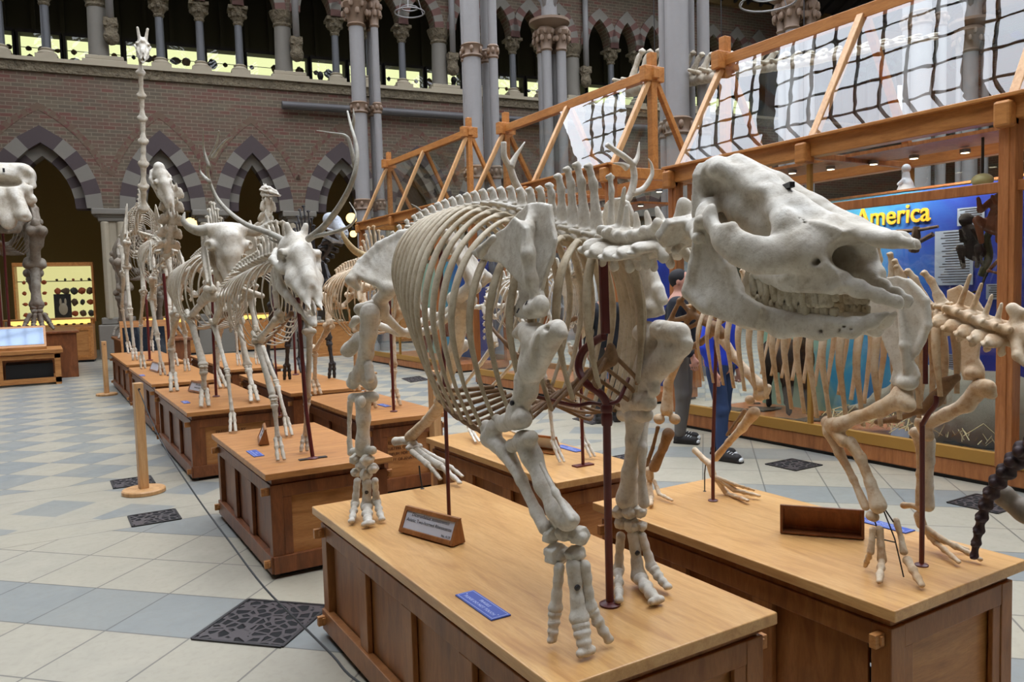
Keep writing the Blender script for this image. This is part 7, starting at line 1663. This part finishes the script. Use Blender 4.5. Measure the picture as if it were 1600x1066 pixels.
p = WZ(911,728,.62); rod(REI, [p, W_(909,650,p[0]-.01), W_(906,520,p[0]-.02)], .0095, foot=False); mb = MB(); mb.box(-.06, .06, -.025, .025, 0, .008); o = build('rod_plate', mb, M['iron_red'], REI); o.location = Vector(p)-REI.location
# ---- dark skeleton ------------------------------------------------------------------------------
cx = 2.66
sp = [V3(cx,10.1,2.0), V3(cx,9.8,2.1), V3(cx,9.5,2.15), V3(cx,9.2,2.18), V3(cx,8.9,2.15), V3(cx,8.7,2.02)]
flR = [V3(2.5,9.0,2.15), V3(2.46,8.75,1.75), V3(2.46,9.0,1.5), V3(2.45,9.1,1.1), V3(2.45,9.2,.8), V3(2.46,9.25,.64)]
hlR = [V3(2.55,9.95,1.9), V3(2.46,9.75,1.5), V3(2.46,10.05,1.1), V3(2.46,10.1,.8), V3(2.46,9.95,.64)]
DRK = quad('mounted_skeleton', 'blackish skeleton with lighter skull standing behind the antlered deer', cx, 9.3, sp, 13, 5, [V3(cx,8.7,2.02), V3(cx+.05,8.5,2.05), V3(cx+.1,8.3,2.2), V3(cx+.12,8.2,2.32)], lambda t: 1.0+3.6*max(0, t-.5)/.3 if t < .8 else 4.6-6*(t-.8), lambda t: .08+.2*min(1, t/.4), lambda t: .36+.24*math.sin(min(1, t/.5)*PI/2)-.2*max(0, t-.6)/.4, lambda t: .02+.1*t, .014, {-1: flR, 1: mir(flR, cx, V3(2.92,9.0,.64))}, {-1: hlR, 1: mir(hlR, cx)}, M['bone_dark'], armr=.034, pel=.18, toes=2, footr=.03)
M['bone_bluegrey'] = bone_mat('bone_bluegrey', (196, 200, 206), (150, 154, 162), (60, 58, 62), f=.7)
so, S = put_skull(DRK, 'cat', V3(2.66,8.15,2.42), (.3,-1,-.55), (0,-.3,1), .42, M['bone_bluegrey'], jaw=.0)
rod(DRK, [WZ(462,586,.62), V3(WZ(462,586,.62)[0],WZ(462,586,.62)[1],1.3), V3(WZ(462,586,.62)[0],WZ(462,586,.62)[1],1.9)], .016)
# ---- small-headed skeleton at the back of the middle row -----------------------------------------
cx = 2.55
sp = [V3(cx,12.6,2.1), V3(cx,12.4,2.18), V3(cx,12.2,2.2), V3(cx,12.0,2.2), V3(cx,11.8,2.2), V3(cx,11.65,2.14)]
hz = WY(424,300,11.4)
flR = [V3(2.42,11.9,2.2), V3(2.4,11.65,1.8), V3(2.4,11.85,1.55), V3(2.42,11.75,1.15), V3(2.42,11.72,.78), V3(2.42,11.65,.64)]
hlR = [V3(2.45,12.55,1.98), V3(2.38,12.35,1.6), V3(2.38,12.75,1.25), V3(2.38,12.8,.8), V3(2.38,12.7,.64)]
LLA = quad('mounted_skeleton', 'skeleton with upright neck and small turned skull at the back of the middle row', cx, 12.1, sp, 12, 6, [V3(cx,11.65,2.14), V3(cx,11.45,2.3), V3(hz[0]-.1,11.4,2.7), V3(hz[0]-.06,11.4,hz[2]-.1)], lambda t: .9+.8*max(0, t-.6), lambda t: .07+.15*min(1, t/.4), lambda t: .3+.2*math.sin(min(1, t/.5)*PI/2)-.15*max(0, t-.6)/.4, lambda t: .02+.08*t, .012, {-1: flR, 1: mir(flR, cx)}, {-1: hlR, 1: mir(hlR, cx)}, M['bone_far'], armr=.025, footr=.02, pel=.15, cervh=.4)
so, S = put_skull(LLA, 'antelope', hz+V3(-.12,.08,.05), (.62,-.8,-.22), (0,0,1), .36, M['bone'], jaw=-.02)
# ---- tapir-like skeleton on the right plinth ---------------------------------------------------------
cx = 2.56; X = 2.38
sp = [V3(cx,2.62,1.50), V3(cx,2.45,1.56), V3(cx,2.25,1.60), V3(cx,2.0,1.62), V3(cx,1.78,1.58), V3(cx,1.62,1.50), W_(1474,490,cx)]
neck = [W_(1482,493,cx), W_(1512,505,cx), W_(1545,518,cx), W_(1585,530,cx)]
out = [(470,190),(540,180),(600,200),(650,240),(690,300),(705,360),(700,430),(680,510),(640,570),(615,610),(640,650),(655,690),(600,745),(540,745),(510,720),(525,660),(500,570),(470,500),(450,430),(395,350),(375,310)]
TAP = thing('tapir_skeleton', 'tan hoofed skeleton with crouched legs on the right plinth, head cut off by the frame', 'skeleton', (cx, 2.1, .62))
bw = M['bone_warm']; c6 = lambda L: [(1240+u/3.33, 380+v/3.33) for u, v in L]
pos = crv_at(sp, np.linspace(0, 1, 23))
for i in range(23):
    f = pos[min(i+1, 22)]-pos[max(i-1, 0)]; L_ = np.linalg.norm(f)/(2 if 0 < i < 22 else 1); t = i/22
    h = 1.1 if t < .45 else 1.1+(t-.45)*5 if t < .75 else 2.6-(t-.9)*4*(t > .9)
    put_vert(TAP, ('thoracic', h, .5 if t > .4 else .15, .8), pos[i], f, (0,0,1), (.05, L_*.97, .052), bw)
ns = [1.4, 1.2, .9, .7, .5]; C = crv_at(neck, np.linspace(0, 1, 6))
for i in range(5): put_vert(TAP, ('cervical', ns[i], .0, 1.15), (C[i]+C[i+1])/2, C[i+1]-C[i], (0,0,1), (.08, np.linalg.norm(C[i+1]-C[i])*1.05, .075), bw)
s = Sdf(); a = W_(1592,520,cx); s.cap(a, W_(1625,530,cx), .035, .04, .02).chain([W_(1590,500,cx), W_(1582,482,cx), W_(1596,488,cx)], [.018, .015, .014], .014).chain([W_(1590,530,cx-.02), W_(1590,556,cx-.06), W_(1602,568,cx-.06)], [.02, .014, .012], .012); sbone('atlas_vertebra', s, bw, TAP, .005, bump=[(.0015, 80, 3)])
tops = [(p[1], p[2]-.01) for p in pos[4:]][::-1]
endsT = ribcage(TAP, M['bone_warm'], cx, tops[:18], lambda t: .06+.16*min(1, t/.35), lambda t: .26+.20*math.sin(min(1, t/.45)*PI/2)-.10*max(0, t-.55)/.45, lambda t: -.02+.05*t, .0155, belly=.8, asp=.45)
s = Sdf(); s.chain([W_(1495,590,cx), W_(1478,600,cx), W_(1462,625,cx), W_(1440,640,cx)], [.012, .02, .022, .018], .015, sq=((1,0,0), .6)).chain([W_(1440,640,cx), W_(1400,655,cx), W_(1370,660,cx)], [.014, .012, .01], .01); sbone('sternum', s, M['bone_brown'], TAP, .005, bump=[(.002, 60, 3)])
s = Sdf(); s.pol([(WX(x, y, X)[1], WX(x, y, X)[2]) for x, y in c6(out)], (X,0,0), (0,1,0), (0,0,1), .006, .012, rnd=.005); s.ell(W_(1418,598,X-.0), (.03,.034,.026), .014).chain([W_(1404,470,X-.012), W_(1412,540,X-.02), W_(1416,580,X-.012)], [.006, .012, .010], .012).chain([W_(*c6([(600,200)])[0],X), W_(*c6([(690,300)])[0],X), W_(*c6([(700,430)])[0],X), W_(*c6([(640,570)])[0],X)], [.009, .009, .009, .008], .01)
sbone('scapula', s, M['bone'], TAP, .0045, bump=[(.0015, 60, 3)])
XF = 2.74
s = Sdf(); s.pol([(WX(x, y, XF)[1], WX(x, y, XF)[2]) for x, y in [(1482,455),(1500,448),(1520,462),(1535,485),(1530,530),(1527,560),(1535,575),(1536,592),(1508,592),(1502,575),(1500,540),(1488,500)]], (XF,0,0), (0,1,0), (0,0,1), .006, .012, rnd=.006); s.ell(W_(1521,583,XF), (.028,.03,.022), .012); sbone('scapula', s, bw, TAP, .0045, bump=[(.0015, 60, 5)])
mb = MB()
def tb(A, B, r, kind, lat=(1,0,0), mat=None, nm=None, **k): return longbone(nm or kind, A, B, r, lat, TAP, mat or bw, kind, .26, **k)
def cb(nm, pts, rs, k=.012, mat=None, extra=None):
    s = Sdf(); s.chain(pts, rs, k)
    if extra: extra(s)
    return sbone(nm, s, mat or bw, TAP, .0042, bump=[(.0018, 70, 3), (.0007, 200, 4)])
P_ = W_
cb('humerus', [P_(1410,622,X), P_(1375,640,X), P_(1340,652,X), P_(1312,664,X)], [.034, .024, .020, .028], .018, extra=lambda s: s.ell(P_(1420,634,X-.015), (.02,.024,.022), .03).ell(P_(1410,612,X+.01), (.03,.03,.026), .012).cap(P_(1300,668,X+.01), P_(1318,690,X-.01), .022, .022, .012).ell(P_(1298,662,X), .02, .025))
cb('ulna', [P_(1294,660,X+.02), P_(1296,676,X+.01), P_(1312,708,X+.01), P_(1334,750,X+.01), P_(1352,792,X)], [.024, .02, .016, .012, .014], .012)
cb('radius', [P_(1328,692,X), P_(1345,716,X), P_(1360,755,X), P_(1372,790,X)], [.022, .017, .017, .028], .014)
cb('carpal_bone', [P_(1360,806,X), P_(1366,808,X)], [.016, .016], .01)
for A, B, T, r in (((1364,828,-.02),(1360,862,-.03),(1352,884),.011), ((1374,828,0),(1378,874,0),(1374,908),.014), ((1400,814,.04),(1416,866,.04),(1440,914),.013)):
    a, b = P_(A[0],A[1],X+A[2]), P_(B[0],B[1],X+B[2]); t = WZ(*T, .638)
    if A[0] == 1400: b0_ = b; cb('metacarpal', [a, (a+b)/2, P_(1412,862,X+.03)], [.011, .009, .014], .008); a2 = P_(1418,876,X+.03); toe(a2, [a2*.6+t*.4, a2*.3+t*.7, t], .016, TAP, bw)
    else: cb('metacarpal', [a, (a+b)/2, b], [r*1.0, r*.85, r*1.15], .008); toe(b, [b*.6+t*.4, b*.3+t*.7, t], r*1.05, TAP, bw)
mb = MB(); loc = np.array(TAP.location)
for q in ([(1380,796,0),(1398,842,0),(1406,876,.02),(1412,902,.02)], [(1384,798,0),(1396,816,.02)], [(1366,840,0),(1400,848,.02)], [(1366,812,0),(1372,830,0)]): mb.tube([tuple(P_(x, y, X+d)-loc) for x, y, d in q], .0025, 6)
build('wrist_wire', mb, M['iron_black'], TAP)
cb('humerus', [P_(1532,606,XF), P_(1510,632,XF), P_(1478,648,XF), P_(1448,662,XF)], [.032, .025, .021, .027], .018, extra=lambda s: s.ell(P_(1544,606,XF-.02), (.024,.026,.026), .03).ell(P_(1550,618,XF-.01), (.014,.016,.012), .02).cap(P_(1440,660,XF), P_(1450,682,XF-.01), .024, .022, .012))
cb('radius', [P_(1450,690,XF), P_(1452,720,XF), P_(1450,760,XF), P_(1450,790,XF)], [.026, .018, .017, .024], .014, mat=M['bone'])
cb('ulna', [P_(1430,676,XF+.03), P_(1438,695,XF+.03), P_(1436,740,XF+.02), P_(1436,792,XF)], [.022, .016, .010, .014], .012)
cb('wrist_spur', [P_(1412,790,XF), P_(1424,790,XF), P_(1438,794,XF)], [.014, .009, .016], .01); cb('carpal_bone', [P_(1436,806,XF), P_(1440,820,XF)], [.018, .018], .012)
for B, T, r in (((1462,848),(1498,878),.012), ((1470,842),(1532,874),.013), ((1454,840),(1512,858),.010)):
    a = P_(1444,824,XF); b = P_(*B, XF); t = WZ(*T, .638); cb('metacarpal', [a, (a+b)/2, b], [r, r*.85, r*1.1], .008); toe(b, [b*.6+t*.4, b*.3+t*.7, t], r, TAP, bw)
# pelvis and hind limbs
s = Sdf(); q = [P_(1092,445,2.44), P_(1062,470,2.42), P_(1045,505,2.42), P_(1062,520,2.44), P_(1100,500,2.46)]
for a, b in zip(q, q[1:]+q[:1]): s.cap(a, b, .010, .010, .012)
for p_ in q: s.cap(p_, P_(1082,492,2.45), .01, .012, .014)
s.chain([P_(1098,500,2.46), P_(1118,512,2.47), P_(1128,522,2.48)], [.02, .022, .024], .015).chain([P_(1120,515,2.48), P_(1095,535,2.5), P_(1070,548,2.52)], [.016, .013, .016], .012).cap(P_(1092,445,2.44), P_(1100,430,cx), .012, .014, .012)
sbone('pelvis', s, M['bone_brown'], TAP, .005, bump=[(.002, 50, 3)])
s = Sdf(); m2 = lambda p: V3(2*cx-p[0], p[1]+.05, p[2]); q2 = [m2(p_) for p_ in q]
for a, b in zip(q2, q2[1:]+q2[:1]): s.cap(a, b, .010, .010, .012)
for p_ in q2: s.cap(p_, m2(P_(1082,492,2.45)), .01, .012, .014)
sbone('pelvis', s, M['bone_brown'], TAP, .006)
XH = 2.70
cb('femur', [P_(1130,532,XH), P_(1150,560,XH), P_(1170,584,XH), P_(1186,602,XH)], [.022, .018, .019, .028], .014, extra=lambda s: s.ell(P_(1122,528,XH+.0), .022, .02).ell(P_(1172,625,XH), (.022,.024,.022), .012).ell(P_(1186,618,XH), (.024,.03,.026), .014))
cb('kneecap', [P_(1200,606,XH), P_(1196,620,XH)], [.016, .012], .01)
cb('tibia', [P_(1178,645,XH), P_(1160,668,XH), P_(1138,692,XH), P_(1118,716,XH)], [.028, .020, .015, .018], .014, mat=M['bone_brown'] if 0 else bw)
cb('fibula', [P_(1164,642,XH+.02), P_(1148,662,XH+.02), P_(1136,680,XH+.02)], [.010, .007, .007], .006, mat=M['bone_brown'])
cb('heel_bone', [P_(1086,704,XH), P_(1098,716,XH), P_(1110,726,XH)], [.016, .012, .018], .01); cb('tarsal_bones', [P_(1110,728,XH), P_(1114,742,XH)], [.018, .018], .012)
for B, T, r in (((1136,772),(1168,782),.013), ((1148,766),(1186,775),.012), ((1150,758),(1178,766),.009)):
    a = P_(1116,744,XH); b = P_(*B, XH+.03); t = WZ(*T, .638); cb('metatarsal', [a, (a+b)/2, b], [r, r*.85, r*1.1], .008); toe(b, [b*.6+t*.4, b*.3+t*.7, t], r, TAP, bw)
XH = 2.44
cb('femur', [P_(1072,528,XH), P_(1060,560,XH), P_(1044,600,XH), P_(1042,640,XH)], [.024, .020, .019, .030], .016, extra=lambda s: s.ell(P_(1030,655,XH-.02), (.022,.03,.024), .012).ell(P_(1054,655,XH+.02), (.022,.03,.024), .012))
cb('tibia', [P_(1044,678,XH), P_(1036,700,XH), P_(1022,730,XH)], [.028, .019, .026], .016, mat=M['bone_brown']); cb('fibula', [P_(1028,668,XH), P_(1020,700,XH), P_(1010,728,XH)], [.010, .008, .011], .008, mat=M['bone_brown'])
cb('tarsal_bones', [P_(1014,736,XH), P_(1016,748,XH)], [.022, .018], .012)
for A, B, T, r in (((1015,754),(1017,778),(1017,789),.014), ((1022,752),(1030,772),(1050,782),.010), ((1009,754),(1008,770),(1006,782),.010)):
    a, b = P_(*A, XH), P_(*B, XH-.02); t = WZ(*T, .638); cb('metatarsal', [a, (a+b)/2, b], [r, r*.85, r*1.1], .008); toe(b, [b*.6+t*.4, b*.3+t*.7, t], r, TAP, bw)
p = WZ(1440,884,.62); rod(TAP, [p, P_(1441,800,p[0]-.01), P_(1441,660,p[0]-.02)], .0085); mb = MB(); mb.tube([tuple(q-loc) for q in crv([P_(1441,664,p[0]-.02), P_(1450,648,p[0]-.03), P_(1462,632,p[0]-.04), P_(1463,618,p[0]-.04)], 5)], .0085, 10); mb.tube([tuple(P_(1446,600,p[0]-.04)-loc), tuple(P_(1446,500,p[0]-.05)-loc)], .0085, 10); build('support_hook', mb, M['iron_red'], TAP, smooth='auto')
p = WZ(1114,783,.62); rod(TAP, [p, P_(1114,700,p[0]), P_(1120,500,p[0]-.03)], .0085); p = WZ(1101,768,.62); rod(TAP, [p, P_(1101,740,p[0]), P_(1103,722,p[0])], .003, 'iron_black')
# ---- the dark knobbly tail and pale bone at the right edge ---------------------------------------------
r = thing('tail_skeleton', 'dark knobbly tail bones arching down beside a pale bone end at the right edge', 'skeleton', WZ(1522,872,.62))
XT = 2.62; pts = [P_(1522,870,XT), P_(1528,835,XT), P_(1540,790,XT), P_(1558,755,XT), P_(1580,728,XT), P_(1605,700,XT), P_(1640,680,XT)]
M['tail_dark'] = bone_mat('tail_dark', (66, 42, 44), (44, 28, 30), (96, 72, 58), stamt=.5)
C = crv_at(pts, np.linspace(0, 1, 12))
for i in range(11):
    a, b = C[i], C[i+1]; s = Sdf(); q = .011+.0018*i; s.cap(a*.9+b*.1, (a+b)/2, q*1.3, q*.8, .006).cap((a+b)/2, b*.9+a*.1, q*.8, q*1.25, .006).cap(a+V3(-q*1.4,0,0), a+V3(q*1.4,0,0), q*.6, q*.6, .006); me = sbone('tail_bone', s, M['tail_dark'], r, .0036, bump=[(.0015, 110, i)])
s = Sdf(); s.chain([P_(1572,780,XT+.12), P_(1600,800,XT+.12), P_(1650,830,XT+.12)], [.034, .034, .03], .02).ell(P_(1568,772,XT+.1), (.03,.034,.034), .02); sbone('bone_end', s, M['bone_grey'], r, .005, bump=[(.003, 60, 3)])
# ---- whale tail hung high behind the cases ---------------------------------------------------------------
r = thing('whale_skeleton', 'row of big grey whale vertebrae hanging high behind the glass cases', 'skeleton', (10, 8, 4.9))
xw = 10.0; wp = [WX(985,142,xw), WX(1060,130,xw), WX(1130,118,xw), WX(1190,108,xw), WX(1250,100,xw), WX(1310,88,xw), WX(1360,78,xw), WX(1405,68,xw), WX(1448,62,xw)]
C = crv_at(wp, np.linspace(0, 1, 26))
for i in range(26):
    f = C[min(i+1, 25)]-C[max(i-1, 0)]; k = 1-i/27; L_ = np.linalg.norm(f)/(2 if 0 < i < 25 else 1); put_vert(r, ('thoracic', max(.5, 2.0*k-.2), .6, 1.3), C[i], -f, (0,0,1), (.30*k+.04, L_*.98, .26*k+.04), M['bone_far'])
for q in (3, 10, 17):
    mb = MB(); p = C[q]-np.array(r.location); mb.tube([tuple(p), (p[0], p[1], 15.9-4.9)], .008, 5); build('hanging_wire', mb, M['iron_black'], r)
